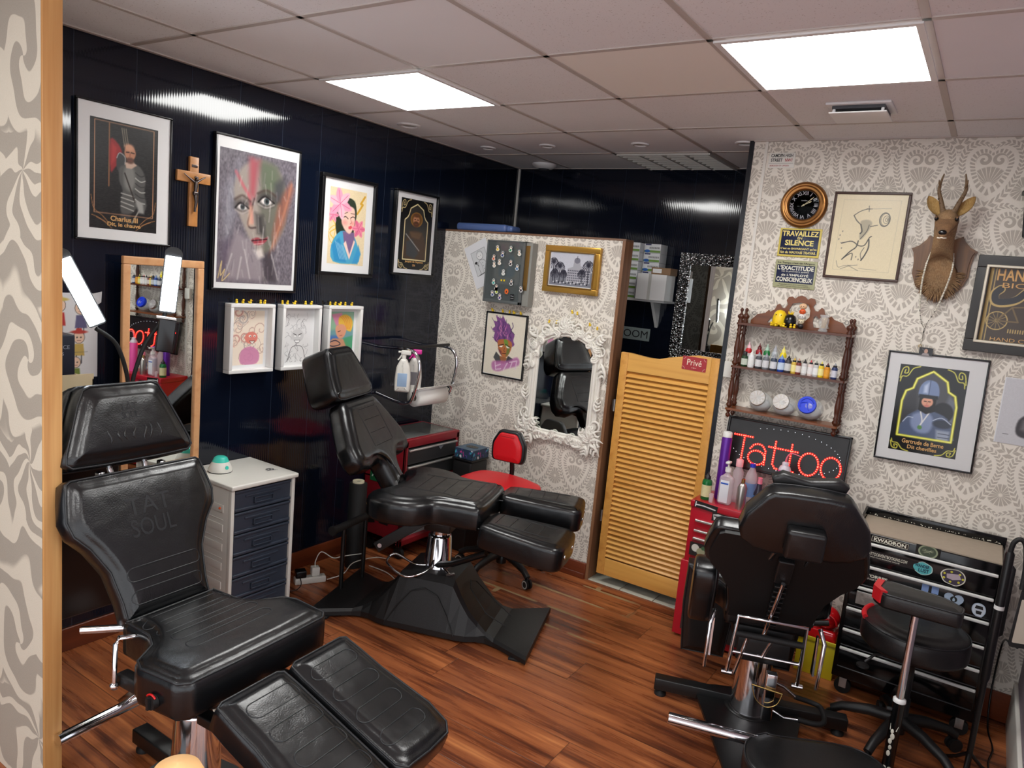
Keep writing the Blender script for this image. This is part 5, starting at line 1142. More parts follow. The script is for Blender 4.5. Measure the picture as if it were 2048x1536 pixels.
# roe deer head on an oak shield
t = thing('deer_head', 'mounted roe deer head with antlers on an oak shield', 'mounted deer head', (-.247, YR, 1.99))
oak = wood('oak', (132, 90, 50), (96, 62, 32), 2, 2, .4, 16)
Ms_ = frame((0, 0, 0), (1, 0, 0), (0, 0, 1))
h = [(0, -.155), (.05, -.125), (.09, -.085), (.112, -.03), (.112, .02), (.120, .065), (.13, .082), (.10, .098), (.075, .125), (.066, .145), (.03, .128), (0, .12)]
shp = [(x, y) for x, y in h] + [(-x, y) for x, y in h[-2:0:-1]]
b = MB(); b.prism(shp, .002, .014, Ms_); b.prism([(x * .92, y * .93) for x, y in shp], .014, .024, Ms_); b.build('shield', t, mat=oak)
def furmat(name, c1, c2, c3):
    m, nt, b_ = newmat(name, .85); tc, X, Y, Z = coords(nt)
    n1 = noise(nt, tc.outputs['Object'], 22, 3); n2 = noise(nt, tc.outputs['Object'], 260, 3, (1, 1, .35))
    c = mixc(nt, n1.step(.35, .65), srgb(c1), srgb(c2)); c = mixc(nt, (n2 - .4).mx(0) * 1.6, c, srgb(c3))
    nt.links.new(c, b_.inputs['Base Color']); bp = nt.nodes.new('ShaderNodeBump'); bp.inputs['Strength'].default_value = .6; bp.inputs['Distance'].default_value = .003; nt.links.new(n2.v, bp.inputs['Height']); nt.links.new(bp.outputs[0], b_.inputs['Normal']); return m
fur = furmat('roe_fur', (146, 112, 78), (126, 98, 70), (186, 158, 118)); furd = furmat('head_fur', (118, 88, 62), (146, 110, 76), (92, 66, 46))
# neck and head as one skin: rings (centre, half width, half depth, tilt)
def skin(rings, n=24):
    vs = []; fs = []
    for (cx, cy, cz, rx, rz_, dx, dy, dz, ex) in rings:
        up_ = Vector((dx, dy, dz)).normalized(); sx_ = Vector((1, 0, 0)); 
        for k in range(n):
            a = 2 * PI * k / n; ca, sa = math.cos(a), math.sin(a)
            e = abs(ca) ** ex * (1 if ca > 0 else -1)
            vs.append(Vector((cx, cy, cz)) + sx_ * rx * e + up_ * rz_ * sa)
    for r in range(len(rings) - 1): fs += [[r * n + k, r * n + (k + 1) % n, (r + 1) * n + (k + 1) % n, (r + 1) * n + k] for k in range(n)]
    fs.append(list(range(n))[::-1]); fs.append([(len(rings) - 1) * n + k for k in range(n)])
    return vs, fs
R_ = [(0, -.020, -.045, .075, .085, 0, 0, 1, 1), (0, -.045, -.030, .064, .078, 0, -.2, 1, 1), (0, -.08, .0, .052, .062, 0, -.6, 1, 1), (0, -.105, .045, .045, .050, 0, -1, .7, 1), (0, -.125, .090, .041, .046, 0, -1, .3, 1), (0, -.140, .125, .040, .046, 0, -1, .1, 1),
      (0, -.150, .155, .043, .050, 0, -1, 0, 1), (0, -.152, .185, .044, .050, 0, -1, 0, 1), (0, -.145, .215, .040, .042, 0, -1, 0, 1), (0, -.138, .238, .026, .026, 0, -1, 0, 1), (0, -.134, .246, .006, .006, 0, -1, 0, 1)]
vs, fs = skin(R_)
b = MB(); b.add(vs, fs, None, True); ob = b.build('neck', t, mat=fur)
# muzzle and skull pointing out and slightly down
R2 = [(0, -.120, .200, .038, .040, 0, .3, 1, 1), (0, -.150, .196, .046, .047, 0, .3, 1, 1), (0, -.180, .184, .043, .043, 0, .4, 1, 1), (0, -.208, .168, .035, .035, 0, .45, 1, 1), (0, -.236, .150, .026, .027, 0, .45, 1, 1), (0, -.260, .136, .022, .023, 0, .45, 1, 1), (0, -.275, .128, .018, .018, 0, .45, 1, 1), (0, -.283, .124, .006, .007, 0, .45, 1, 1)]
vs, fs = skin(R2); b = MB(); b.add(vs, fs, None, True); hd = b.build('head', t, mat=furd)
bn_ = M('nose_black', (14, 12, 12), .25)
b = MB(); b.sph((0, -.281, .134), .0125, 14, 9, sc=(1.25, .6, .85)); b.build('nose', hd, mat=bn_)
b = MB(); b.tube([(-.016, -.272, .112), (-.008, -.283, .110), (0, -.286, .112), (.008, -.283, .110), (.016, -.272, .112)], .0030, 8); b.build('chin', hd, mat=M('chin_white', (220, 208, 190), .8))
for s_ in (-1, 1):
    b = MB(); b.sph((s_ * .038, -.186, .200), .0115, 14, 9, sc=(.75, 1, .85)); ey = b.build('eye', hd, mat=bn_)
    b = MB(); b.tube([(s_ * .036, -.170, .203), (s_ * .042, -.184, .2125), (s_ * .038, -.200, .205)], .0038, 6); b.build('brow', ey, mat=furd)
    # ear: cupped leaf
    vs = []; fs = []; L_ = .098; nseg = 10
    ea = Vector((s_ * .58, .10, .86)).normalized(); sw = Vector((s_ * .70, -.35, -.62)); sw = (sw - ea * sw.dot(ea)).normalized(); fw = ea.cross(sw) * (-s_)
    for k in range(nseg + 1):
        u_ = k / nseg; hw = .024 * math.sin(PI * min(1, u_ * .92 + .08)) ** .7 * (1 if u_ < .97 else .3)
        c_ = Vector((s_ * .034, -.135, .222)) + ea * L_ * u_
        for j in range(7):
            v_ = j / 3 - 1; p = c_ + sw * hw * v_ + fw * (.012 * (v_ * v_ - .6)) * (1 - u_ * .4); vs.append(p)
    for k in range(nseg):
        for j in range(6): fs.append([k * 7 + j, k * 7 + j + 1, (k + 1) * 7 + j + 1, (k + 1) * 7 + j])
    m0 = len(vs); vs += [Vector(v_) - fw * .004 for v_ in vs]; fs += [[m0 + q for q in f][::-1] for f in fs]
    b = MB(); b.add(vs, fs, None, True); er = b.build('ear', hd, mat=furmat('ear_fur', (170, 134, 78), (150, 116, 66), (196, 166, 110)) if 'ear_fur' not in MATS else MATS['ear_fur'])
    am = M('antler', (112, 88, 62), .6, bump=.9, bscale=90, var=.3)
    b = MB(); b.tube(spl([(s_ * .020, -.150, .230), (s_ * .034, -.146, .275), (s_ * .050, -.150, .325), (s_ * .046, -.158, .362), (s_ * .040, -.160, .392)], 5, False), .0095, 10, taper=[1.25 - .05 * k for k in range(21)])
    b.tube([(s_ * .046, -.156, .335), (s_ * .052, -.172, .350), (s_ * .054, -.178, .364)], .005, 8, taper=(1, .8, .3)); b.lathe([(.010, 0), (.0155, .004), (.010, .012)], T(s_ * .020, -.150, .232), 14)
    rg = random.Random(6 + s_)
    for k in range(16):
        u_ = rg.uniform(0, .55); b.sph((s_ * (.022 + .05 * u_) + rg.uniform(-.009, .009), -.150 + rg.uniform(-.010, .004), .238 + .15 * u_), .003, 6, 5)
    b.build('antler', hd, mat=am)
# ruff tufts at the shield
b = MB(); rg = random.Random(5)
for k in range(260):
    a = rg.uniform(PI * .92, PI * 2.08); r0 = rg.uniform(.045, .070); L_ = rg.uniform(.022, .04); x = r0 * math.cos(a); z = -.035 + r0 * 1.15 * math.sin(a)
    b.tube([(x, -.024 - rg.uniform(0, .02), z), (x + L_ * .6 * math.cos(a), -.034 - rg.uniform(0, .01), z + L_ * .6 * math.sin(a) - .003), (x + L_ * math.cos(a), -.028, z + L_ * math.sin(a) - .008)], .0028, 4, taper=(1, .8, .15), cap=False)
b.build('neck_ruff', t, mat=fur)
# bead necklace
t = thing('bead_necklace', 'long necklace of white and black beads hanging on the deer neck', 'necklace')
path = spl([(-.290, YR - .085, 2.055), (-.302, YR - .09, 1.99), (-.307, YR - .065, 1.90), (-.300, YR - .03, 1.80), (-.287, YR - .012, 1.745), (-.270, YR - .01, 1.715)], 8, False)
path2 = spl([(-.205, YR - .085, 2.055), (-.198, YR - .09, 1.99), (-.212, YR - .065, 1.90), (-.238, YR - .03, 1.80), (-.262, YR - .012, 1.745), (-.270, YR - .01, 1.715)], 8, False)
bk_ = MB(); bs_ = MB()
for P in (path, path2, [(-.270, YR - .01, 1.715), (-.272, YR - .01, 1.68), (-.275, YR - .01, 1.64)]):
    bw = MB()
    for i in range(len(P) - 1):
        a, c = Vector(P[i]), Vector(P[i + 1]); z = a.z
        bs_.cyl(a, c, .0009, n=5)
        if z > 1.80: bw.cyl(a.lerp(c, .06), a.lerp(c, .90), .0036 if i % 3 else .0042, n=8)
        else: (bk_ if i % 3 == 0 else bw).cyl(a.lerp(c, .3), a.lerp(c, .6), .0022, n=6)
        if z > 1.80 and i % 4 == 0: bk_.cyl(a.lerp(c, .9), a.lerp(c, 1.0), .0030, n=8)
    if bw.v: bw.build('white_beads', t, mat=M('bead_white', (226, 222, 206), .3))
bk_.build('black_beads', t, mat=BF); bs_.build('string', t, mat=M('bead_string', (90, 84, 74), .7))
b = MB(); b.tube([(-.275 + .006 * math.cos(a), YR - .01, 1.634 + .006 * math.sin(a)) for a in np.linspace(0, 2 * PI, 13)[:-1]], .0014, 5, closed=True); b.build('ring', t, mat=M('brass', (214, 180, 110), .25, 1))
# bicycle moustache print in a heavy frame
A = Art(.30, .34, (70, 58, 48), 200); gd = (196, 168, 104)
A.line([(.03, .03), (.97, .03), (.97, .97), (.03, .97)], gd, .012, closed=True)
A.line(spl([(.12, .30), (.06, .36), (.08, .46), (.20, .47), (.34, .42), (.46, .30), (.60, .27), (.72, .34), (.90, .30)], 5, False), gd, .12); A.line(spl([(.12, .30), (.07, .36), (.09, .45), (.20, .455), (.34, .41), (.46, .30), (.60, .28), (.72, .34), (.90, .30)], 5, False), (46, 46, 50), .09)
for cx, cy, r in ((.14, .70, .13), (.60, .68, .17), (.60, .68, .05)):
    A.line([(cx + r * (.6 if cx > .3 else 1) * math.cos(a / 4), cy + r / A.as_ * math.sin(a / 4)) for a in range(26)], gd, .014)
    for k in range(12): a = k * PI / 6; A.line([(cx, cy), (cx + r * (.6 if cx > .3 else 1) * math.cos(a), cy + r / A.as_ * math.sin(a))], gd, .006, .9)
for st in ([(.14, .70), (.30, .52), (.52, .50), (.60, .68)], [(.30, .52), (.40, .70), (.14, .70)], [(.52, .46), (.60, .68)]): A.line(st, (120, 100, 66), .02)
for k in range(7): A.line([(.30 + .03 * k, .80), (.30 + .03 * k, .84)], gd, .014)
t, zb = picture('heavy black and silver frame with a brown moustache bicycle poster, at the right edge', RW(.106, 1.850), .430, .420, .052, .032, M('frame_black_worn', (44, 42, 40), .4), A, 0, 0, mat=M('gold_card', (186, 158, 96), .5))
b = MB()
for q in ((-.18, .18, .158, .170), (-.18, .18, -.170, -.158), (-.18, -.168, -.165, .165), (.168, .18, -.165, .165)): b.rbox(q[0] * 1, q[1], q[2] * 1, q[3], .028, .038, .003)
b.build('silver_bead', t, mat=M('silver_leaf', (206, 198, 180), .4, .3))
gi = M('gold_ink')
text('lettering', 'HANDLEBAR', gi, T(-.0, .130, zb + .003), width=.27, height=.050, parent=t, bold=.02); text('lettering', 'BICYCLE', gi, T(0, .086, zb + .003), width=.22, height=.022, parent=t); text('lettering', 'HAND CRAFTED', gi, T(0, -.148, zb + .003), width=.24, height=.016, parent=t)
# lady in armour
A = Art(.275, .405, (24, 24, 24), 190); arch = [(.10, .82), (.10, .42), (.14, .30), (.24, .26), (.28, .15), (.50, .05), (.72, .15), (.76, .26), (.86, .30), (.90, .42), (.90, .82)]
A.poly(arch, (76, 76, 80), 2); A.poly([(.10, .82), (.12, .4), (.3, .2), (.34, .5), (.2, .82)], (58, 58, 62), 8)
A.poly([(.60, .82), (.78, .30), (.88, .36), (.90, .82)], (104, 110, 122), 8)
A.ell(.72, .50, .15, .17, (32, 32, 36), 3)
A.poly([(.14, .82), (.18, .62), (.32, .52), (.44, .48), (.60, .50), (.80, .56), (.88, .70), (.88, .82)], (84, 96, 124), 3, sp=3)
A.poly([(.30, .56), (.50, .52), (.60, .60), (.56, .74), (.40, .76), (.28, .68)], (134, 148, 182), 6, sp=3); A.ell(.74, .63, .14, .07, (50, 56, 70), 3); A.line(spl([(.60, .60), (.72, .56), (.86, .62)], 4, False), (184, 194, 214), .014); A.line(spl([(.16, .66), (.22, .60), (.30, .60)], 4, False), (184, 194, 214), .014)
A.poly([(.66, .70), (.86, .70), (.86, .82), (.68, .82)], (150, 160, 180), 5); A.line([(.70, .74), (.86, .74)], (50, 56, 70), .01); A.line([(.70, .78), (.86, .78)], (50, 56, 70), .01)
A.line(spl([(.40, .52), (.44, .62), (.42, .68)], 4, False), (222, 222, 222), .02); A.line(spl([(.54, .50), (.46, .62), (.42, .68)], 4, False), (222, 222, 222), .02); A.ell(.42, .70, .035, .035, (94, 140, 80), 1.5)
A.poly([(.36, .36), (.60, .36), (.60, .50), (.48, .54), (.36, .50)], (30, 26, 26), 2); A.ell(.475, .40, .085, .085, (222, 160, 132), 2); A.ell(.475, .445, .04, .02, (206, 120, 110), 2); A.line([(.43, .395), (.46, .395)], (40, 26, 24), .014); A.line([(.49, .395), (.52, .395)], (40, 26, 24), .014); A.line([(.475, .40), (.472, .425)], (186, 120, 100), .01)
A.poly([(.34, .34), (.34, .24), (.40, .17), (.48, .15), (.57, .17), (.62, .24), (.62, .34), (.48, .355)], (120, 138, 176), 2, sp=3); A.poly([(.40, .22), (.46, .18), (.46, .30), (.40, .30)], (196, 208, 232), 5, .9); A.line([(.48, .15), (.48, .34)], (60, 70, 96), .008); A.poly([(.34, .32), (.62, .32), (.62, .36), (.34, .36)], (36, 38, 44), 2)
A.line(arch, (228, 224, 50), .036, closed=True, f=2); A.line(arch, (250, 250, 150), .012, closed=True); corner_scrolls(A, (222, 216, 90), .015)
t, zb = picture('black framed picture of a woman in plate armour inside a yellow arch', RW(-.191, 1.345, 0, 1.0), .404, .516, .008, .018, BF, A, -.008, -.002, mat=MAT2, rough=.2)
text('lettering', 'Gertrude de Berne', gi, T(-.008, -.155, zb + .002), height=.020, width=.17, parent=t, bold=.02); text('lettering', 'Dit chevilles', gi, T(-.008, -.180, zb + .002), height=.018, width=.12, parent=t, bold=.02)
# little photo clipped on it
A = Art(.055, .036, (32, 30, 32), 60); A.ell(.5, .45, .14, .2, (190, 150, 130), 2); A.poly([(.2, 1), (.3, .7), (.7, .7), (.8, 1)], (150, 140, 140), 2); A.line([(.2, .2), (.4, .4)], (120, 110, 110), .04)
t = thing('small_photo', 'tiny dark photo card standing on the armour picture frame', 'photo'); t.matrix_world = RW(-.247, 1.612, .020); MB().box(-.0275, .0275, -.018, .018, 0, .0015).build('card', t, mat=BF); A.obj(T(0, 0, .002), 'photograph', t, .3)
# dog drawing
A = Art(.20, .285, (200, 200, 204), 150); A.grain(6, 5); dk = (70, 68, 72)
A.poly([(.46, .30), (.40, .18), (.52, .24), (.62, .28), (.76, .22), (.82, .16), (.84, .32), (.82, .42), (.74, .50), (.80, .62), (.84, .80), (.80, .88), (.46, .88), (.34, .80), (.36, .62), (.50, .50), (.46, .42)], dk, 4, sp=3); A.poly([(.44, .62), (.62, .60), (.70, .72), (.56, .80), (.42, .76)], (116, 112, 116), 8); A.ell(.54, .36, .03, .025, (14, 14, 16), 2); A.ell(.72, .36, .03, .025, (14, 14, 16), 2); A.ell(.64, .42, .07, .04, (36, 34, 38), 3); A.poly([(.56, .50), (.70, .50), (.64, .58)], (196, 196, 198), 4)
A.line([(.12, .86), (.22, .86)], (60, 60, 62), .01)
t = thing('dog_drawing', 'grey pencil drawing of a small bulldog pinned at the right edge', 'drawing'); t.matrix_world = RW(.175, 1.398, .0015, 0); MB().box(-.104, .104, -.145, .145, 0, .0015).build('sheet', t, mat=MATS['paper']); A.obj(T(0, 0, .0025), 'artwork', t, .6)
# wall lantern at the edge
t = thing('wall_lantern', 'corner of a black metal lantern at the right edge of the wall', 'lantern', (.062, YR - .075, 2.2))
b = MB(); b.lathe([(.085, .115), (.030, .165), (.012, .18), (.010, .20)], RZ(45), 4, smooth=False); b.build('roof', t, mat=M('black_metal')); b = MB()
for a in range(4): x, y = .062 * math.cos(a * PI / 2 + PI / 4), .062 * math.sin(a * PI / 2 + PI / 4); b.cyl((x, y, .115), (x * .6, y * .6, -.06), .005, n=6)
b.rbox(-.028, .028, -.028, .028, -.066, -.058, .002); b.cyl((0, 0, .14), (0, .074, .14), .008); b.build('cage', t, mat=M('black_metal')); b = MB(); b.lathe([(.035, -.058), (.056, .112)], RZ(45), 4, smooth=False, cap=False); b.build('glass', t, mat=M('lantern_glass', (150, 140, 120), .2, alpha=.35))
# switch box
t = thing('switch_box', 'white plastic switch box on the wall beside the louvred door', 'switch'); t.matrix_world = RW(-1.127, 1.398); b = MB(); b.rbox(-.026, .026, -.042, .042, .008, .036, .003); b.build('box', t, mat=wp)
# ---- turned wood wall shelf
wd = wood('walnut_turned', (96, 50, 28), (62, 30, 17), 0, 1.4, .28, 9); wdv = wood('walnut_posts', (88, 46, 27), (56, 27, 16), 2, 1.4, .28, 9); wl = wood('shelf_front', (128, 72, 36), (92, 48, 24), 0, 1.4, .3, 9)
t = thing('wall_shelf', 'carved walnut shelf with turned posts and three tiers on the papered wall', 'shelf', (-.822, YR, 0))
YS = -.125
for z, mt in ((1.652, wd), (1.432, wd), (1.212, wl)):
    b = MB(); b.prism(rpoly([(-.272, -.004), (.272, -.004), (.272, YS - .0), (-.272, YS - .0)], .012), z - .011, z + .0); b.build('shelf_board', t, mat=mt)
TP = [(.006, 0), (.013, .008), (.016, .016), (.010, .026), (.014, .032), (.009, .040), (.012, .06), (.0145, .085), (.011, .12), (.008, .145), (.0125, .152), (.008, .160), (.0135, .170), (.009, .180), (.012, .188)]
for sx in (-.257, .257):
    for y in (-.022, YS + .018):
        b = MB()
        prof = []
        for z0 in (1.216, 1.436): prof += [(r, z0 - .004 + z * 1.07) for r, z in TP]
        prof += [(.012, 1.652), (.014, 1.660), (.009, 1.668), (.018, 1.680), (.018, 1.688), (.007, 1.697), (.005, 1.706), (.009, 1.714), (.009, 1.720), (.002, 1.727)]
        b.lathe(prof, T(sx, y, 0), 16); b.lathe([(.002, 1.160), (.009, 1.166), (.013, 1.176), (.006, 1.186), (.012, 1.194), (.012, 1.203)], T(sx, y, 0), 16); b.build('turned_post', t, mat=wdv)
hh = [(.232, 1.652), (.232, 1.668), (.205, 1.700), (.165, 1.712), (.150, 1.728), (.142, 1.720), (.120, 1.735), (.112, 1.758), (.100, 1.764), (.086, 1.745), (.072, 1.745), (.060, 1.765), (.070, 1.785), (.062, 1.802), (.045, 1.806), (.030, 1.796), (.018, 1.808), (0, 1.815)]
out = [(x, z) for x, z in hh] + [(-x, z) for x, z in hh[::-1][1:]]
hole = [(.0, 1.662), (.030, 1.690), (.050, 1.712), (.050, 1.745), (.038, 1.772), (.0, 1.780), (-.038, 1.772), (-.050, 1.745), (-.050, 1.712), (-.030, 1.690)]
bm = bmesh.new(); Mx_ = frame((0, -.004, 0), (1, 0, 0), (0, 0, 1))
def wire(pts): v = [bm.verts.new(Mx_ @ Vector((x, y, 0))) for x, y in pts]; return [bm.edges.new((v[i], v[(i + 1) % len(v)])) for i in range(len(v))]
ed = wire(out) + wire(hole)
for s_ in (-1, 1): ed += wire([(s_ * .075, 1.665), (s_ * .150, 1.665), (s_ * .135, 1.690), (s_ * .105, 1.700), (s_ * .082, 1.722), (s_ * .070, 1.715), (s_ * .068, 1.690)])
bmesh.ops.triangle_fill(bm, use_beauty=True, edges=ed)
r = bmesh.ops.extrude_face_region(bm, geom=bm.faces[:]); bmesh.ops.translate(bm, verts=[v for v in r['geom'] if isinstance(v, bmesh.types.BMVert)], vec=(0, -.010, 0)); bmesh.ops.recalc_face_normals(bm, faces=bm.faces)
me = bpy.data.meshes.new('carved_crest'); bm.to_mesh(me); bm.free(); me.materials.append(wl); o = bpy.data.objects.new('carved_crest', me); COL.objects.link(o); o.parent = t
for s_ in (-1, 1): MB().tube([(s_ * .222 + .009 * math.cos(a), -.006, 1.705 + .009 * math.sin(a)) for a in np.linspace(0, 2 * PI, 13)[:-1]], .0016, 5, closed=True).build('hook', t, mat=M('brushed_steel'))
# things on the top tier
SX = -.822; SY = YR - .065
t = thing('yellow_figure', 'yellow ghost shaped toy standing on the carved shelf top tier', 'toy', (-.898, SY - .01, 1.652))
yv = M('toy_yellow', (244, 206, 30), .35)
b = MB(); b.lathe([(.030, .010), (.034, .022), (.033, .045), (.028, .066), (.017, .079), (.001, .083)], n=20)
for k in range(7): a = k * 2 * PI / 7; b.sph((.026 * math.cos(a), .024 * math.sin(a), .008), .0085, 8, 6)
b.build('body', t, mat=yv); b = MB(); b.sph((-.012, -.030, .058), .0028, 8, 6); b.sph((.012, -.030, .058), .0028, 8, 6); b.build('eyes', t, mat=BF)
t = thing('black_figure', 'round black toy with a small yellow crown on the carved shelf', 'toy', (-.846, SY - .018, 1.652))
b = MB(); b.lathe([(.016, .0), (.028, .014), (.030, .034), (.024, .056), (.012, .066), (.001, .068)], n=20); b.build('body', t, mat=BF)
b = MB(); b.lathe([(.011, .064), (.013, .072)], n=10)
for k in range(5): a = k * 2 * PI / 5; b.cyl((.011 * math.cos(a), .011 * math.sin(a), .070), (.013 * math.cos(a), .013 * math.sin(a), .082), .003, .0006, 6)
b.build('crown', t, mat=yv); b = MB(); b.sph((-.012, -.024, .003), .007, 8, 5, sc=(1, 1.3, .5)); b.sph((.012, -.024, .003), .007, 8, 5, sc=(1, 1.3, .5)); b.build('feet', t, mat=yv)
for j, x in enumerate((-.925, -.905, -.868, -.832, -.816)): duckat((x, SY - .046, 1.652), 'tiny yellow toy duck at the front edge of the carved shelf', 'ducks on the carved shelf', -90 + 25 * (j % 3))
t = thing('stacked_figure', 'stack of tiny round headed dolls on the carved shelf', 'toy', (-.795, SY - .012, 1.652))
zz = 0
for k, (c, hr) in enumerate((((40, 34, 36), .013), ((214, 200, 170), .013), ((220, 216, 210), .015), ((220, 90, 40), .014), ((232, 190, 150), .016))):
    b = MB(); b.mat(M('toy_%d' % k, c, .4)); b.sph((0, 0, zz + hr), hr, 12, 8, sc=(1.15, 1, .95))
    if k in (1, 2): b.sph((-hr * .9, 0, zz + hr * 1.7), .005, 8, 6); b.sph((hr * .9, 0, zz + hr * 1.7), .005, 8, 6)
    q = b.build('doll', t); b = MB(); b.sph((-.005, -hr * .9, zz + hr), .0022, 6, 5); b.sph((.005, -hr * .9, zz + hr), .0022, 6, 5); b.build('eyes', q, mat=BF); zz += hr * 1.72
t = thing('toothpick_jar', 'small glass jar of toothpicks at the right of the carved shelf', 'jar', (-.690, SY - .012, 1.652))
gls = M('jar_glass', (228, 232, 232), .05, alpha=.30)
b = MB(); b.lathe([(.021, 0), (.022, .006), (.016, .014), (.019, .022), (.024, .042), (.023, .060), (.017, .066), (.021, .072), (.021, .080)], n=22, cap=False); b.lathe([(.020, .001), (.001, .001)], n=20); b.build('glass', t, mat=gls)
b = MB(); rg = random.Random(3)
for k in range(26): a = rg.uniform(0, 6.28); r = rg.uniform(0, .010); b.cyl((r * math.cos(a), r * math.sin(a), .016), (r * 1.5 * math.cos(a + .5), r * 1.5 * math.sin(a + .5), .064 + rg.uniform(-.006, .004)), .0011, n=5)
b.build('toothpicks', t, mat=M('birch', (214, 184, 140), .6))
# ink bottles
def bottle(name, label, cat, loc, r, h, body, cap, liq=None, kind='dropper', labc=(220, 220, 220), group=None, lab=True, tip=None):
    t = thing(name, label, cat, loc, 0, group)
    b = MB(); b.lathe([(r * .92, 0), (r, .004), (r, h * .62), (r * .9, h * .70), (r * .45, h * .76), (r * .45, h * .78)], n=18); b.build('bottle', t, mat=body)
    if lab: MB().lathe([(r * 1.015, h * .12), (r * 1.015, h * .54)], n=18, cap=False).build('bottle_label', t, mat=M('lab_%d_%d_%d' % labc, labc, .5, var=.15, bscale=120))
    b = MB()
    if kind == 'dropper': b.lathe([(r * .62, h * .74), (r * .62, h * .84), (r * .40, h * .86), (r * .22, h * .92), (.0012, h)], n=14)
    elif kind == 'cap': b.lathe([(r * .62, h * .76), (r * .62, h), (r * .5, h * 1.01)], n=14)
    elif kind == 'twist':
        b.lathe([(r * .66, h * .70), (r * .66, h * .84)], n=14)
    b.build('cap', t, mat=cap)
    if tip is not None: MB().lathe([(r * .42, h * .84), (r * .30, h * .90), (.0012, h)], n=12).build('nozzle', t, mat=tip)
    return t
def P(c, r=.35): return M('pl_%d_%d_%d' % c, c, r)
blk = P((22, 22, 24)); wht = P((226, 224, 220)); gry = P((150, 152, 158))
back = [(-1.035, 'red', (196, 24, 36), P((236, 190, 196))), (-.982, 'dark red', (150, 16, 30), P((96, 20, 28))), (-.943, 'green', (16, 120, 56), P((170, 200, 180))), (-.903, 'pale grey', (176, 180, 186), P((170, 172, 178))), (-.862, 'yellow', (236, 212, 30), P((240, 226, 120)))]
for x, cn, c, tp in back: bottle('ink_bottle', '%s ink bottle with pointed cap in the rear row of the middle tier' % cn, 'ink bottle', (x, YR - .045, 1.432), .0165, .125, P(c), tp, kind='dropper', lab=True, labc=(224, 224, 222))
frontrow = [(-1.037, (30, 60, 34), blk, 'cap', (196, 204, 190), 'dark green bottle with a black cap', .076), (-1.003, (226, 226, 226), wht, 'dropper', (230, 230, 228), 'plain white ink bottle', .086), (-.966, (60, 62, 68), gry, 'dropper', (212, 212, 214), 'charcoal ink bottle with grey nozzle', .084), (-.930, (110, 114, 120), gry, 'dropper', (212, 212, 214), 'mid grey ink bottle with grey nozzle', .084), (-.892, (56, 66, 84), gry, 'dropper', (214, 214, 218), 'slate ink bottle with grey nozzle', .084), (-.855, (20, 60, 150), P((120, 150, 200)), 'dropper', (196, 212, 232), 'bright blue ink bottle', .086), (-.822, (60, 56, 60), blk, 'dropper', (206, 206, 206), 'grey ink bottle with a black nozzle', .086)]
for x, c, cp, kd, lc, lb, hh_ in frontrow: bottle('ink_bottle', lb + ' in the front row of the middle tier', 'ink bottle', (x, YR - .092, 1.432), .0160, hh_, P(c), cp, kind=kd, labc=lc)
right = [(-.795, (214, 180, 70), (240, 226, 150), (230, 190, 60)), (-.773, (120, 50, 40), (226, 214, 206), (200, 150, 120)), (-.745, (210, 206, 204), (230, 230, 228), (24, 24, 26)), (-.717, (224, 206, 200), (228, 224, 222), (214, 70, 80)), (-.692, (196, 196, 196), (232, 232, 232), (150, 156, 140)), (-.667, (230, 200, 40), (236, 226, 150), (236, 220, 110))]
nmc = ['gold', 'brown', 'white', 'pink tipped', 'light grey', 'yellow']
for (x, c, lc, tc), cn in zip(right, nmc): bottle('small_ink_bottle', 'small %s ink bottle with black collar in the packed row of the middle tier' % cn, 'ink bottle', (x, YR - .088, 1.432), .0128, .078, P(c), blk, kind='twist', labc=lc, tip=P(tc))
bottle('small_ink_bottle', 'orange ink bottle with black cap, second from right on the middle tier', 'ink bottle', (-.640, YR - .088, 1.432), .0135, .074, P((216, 140, 30)), blk, kind='twist', labc=(226, 160, 50), tip=P((110, 50, 50)))
bottle('small_ink_bottle', 'dark blue ink bottle with grey nozzle, near the right end of the middle tier', 'ink bottle', (-.607, YR - .088, 1.432), .0140, .078, P((40, 56, 100)), blk, kind='twist', labc=(206, 206, 216), tip=gry)
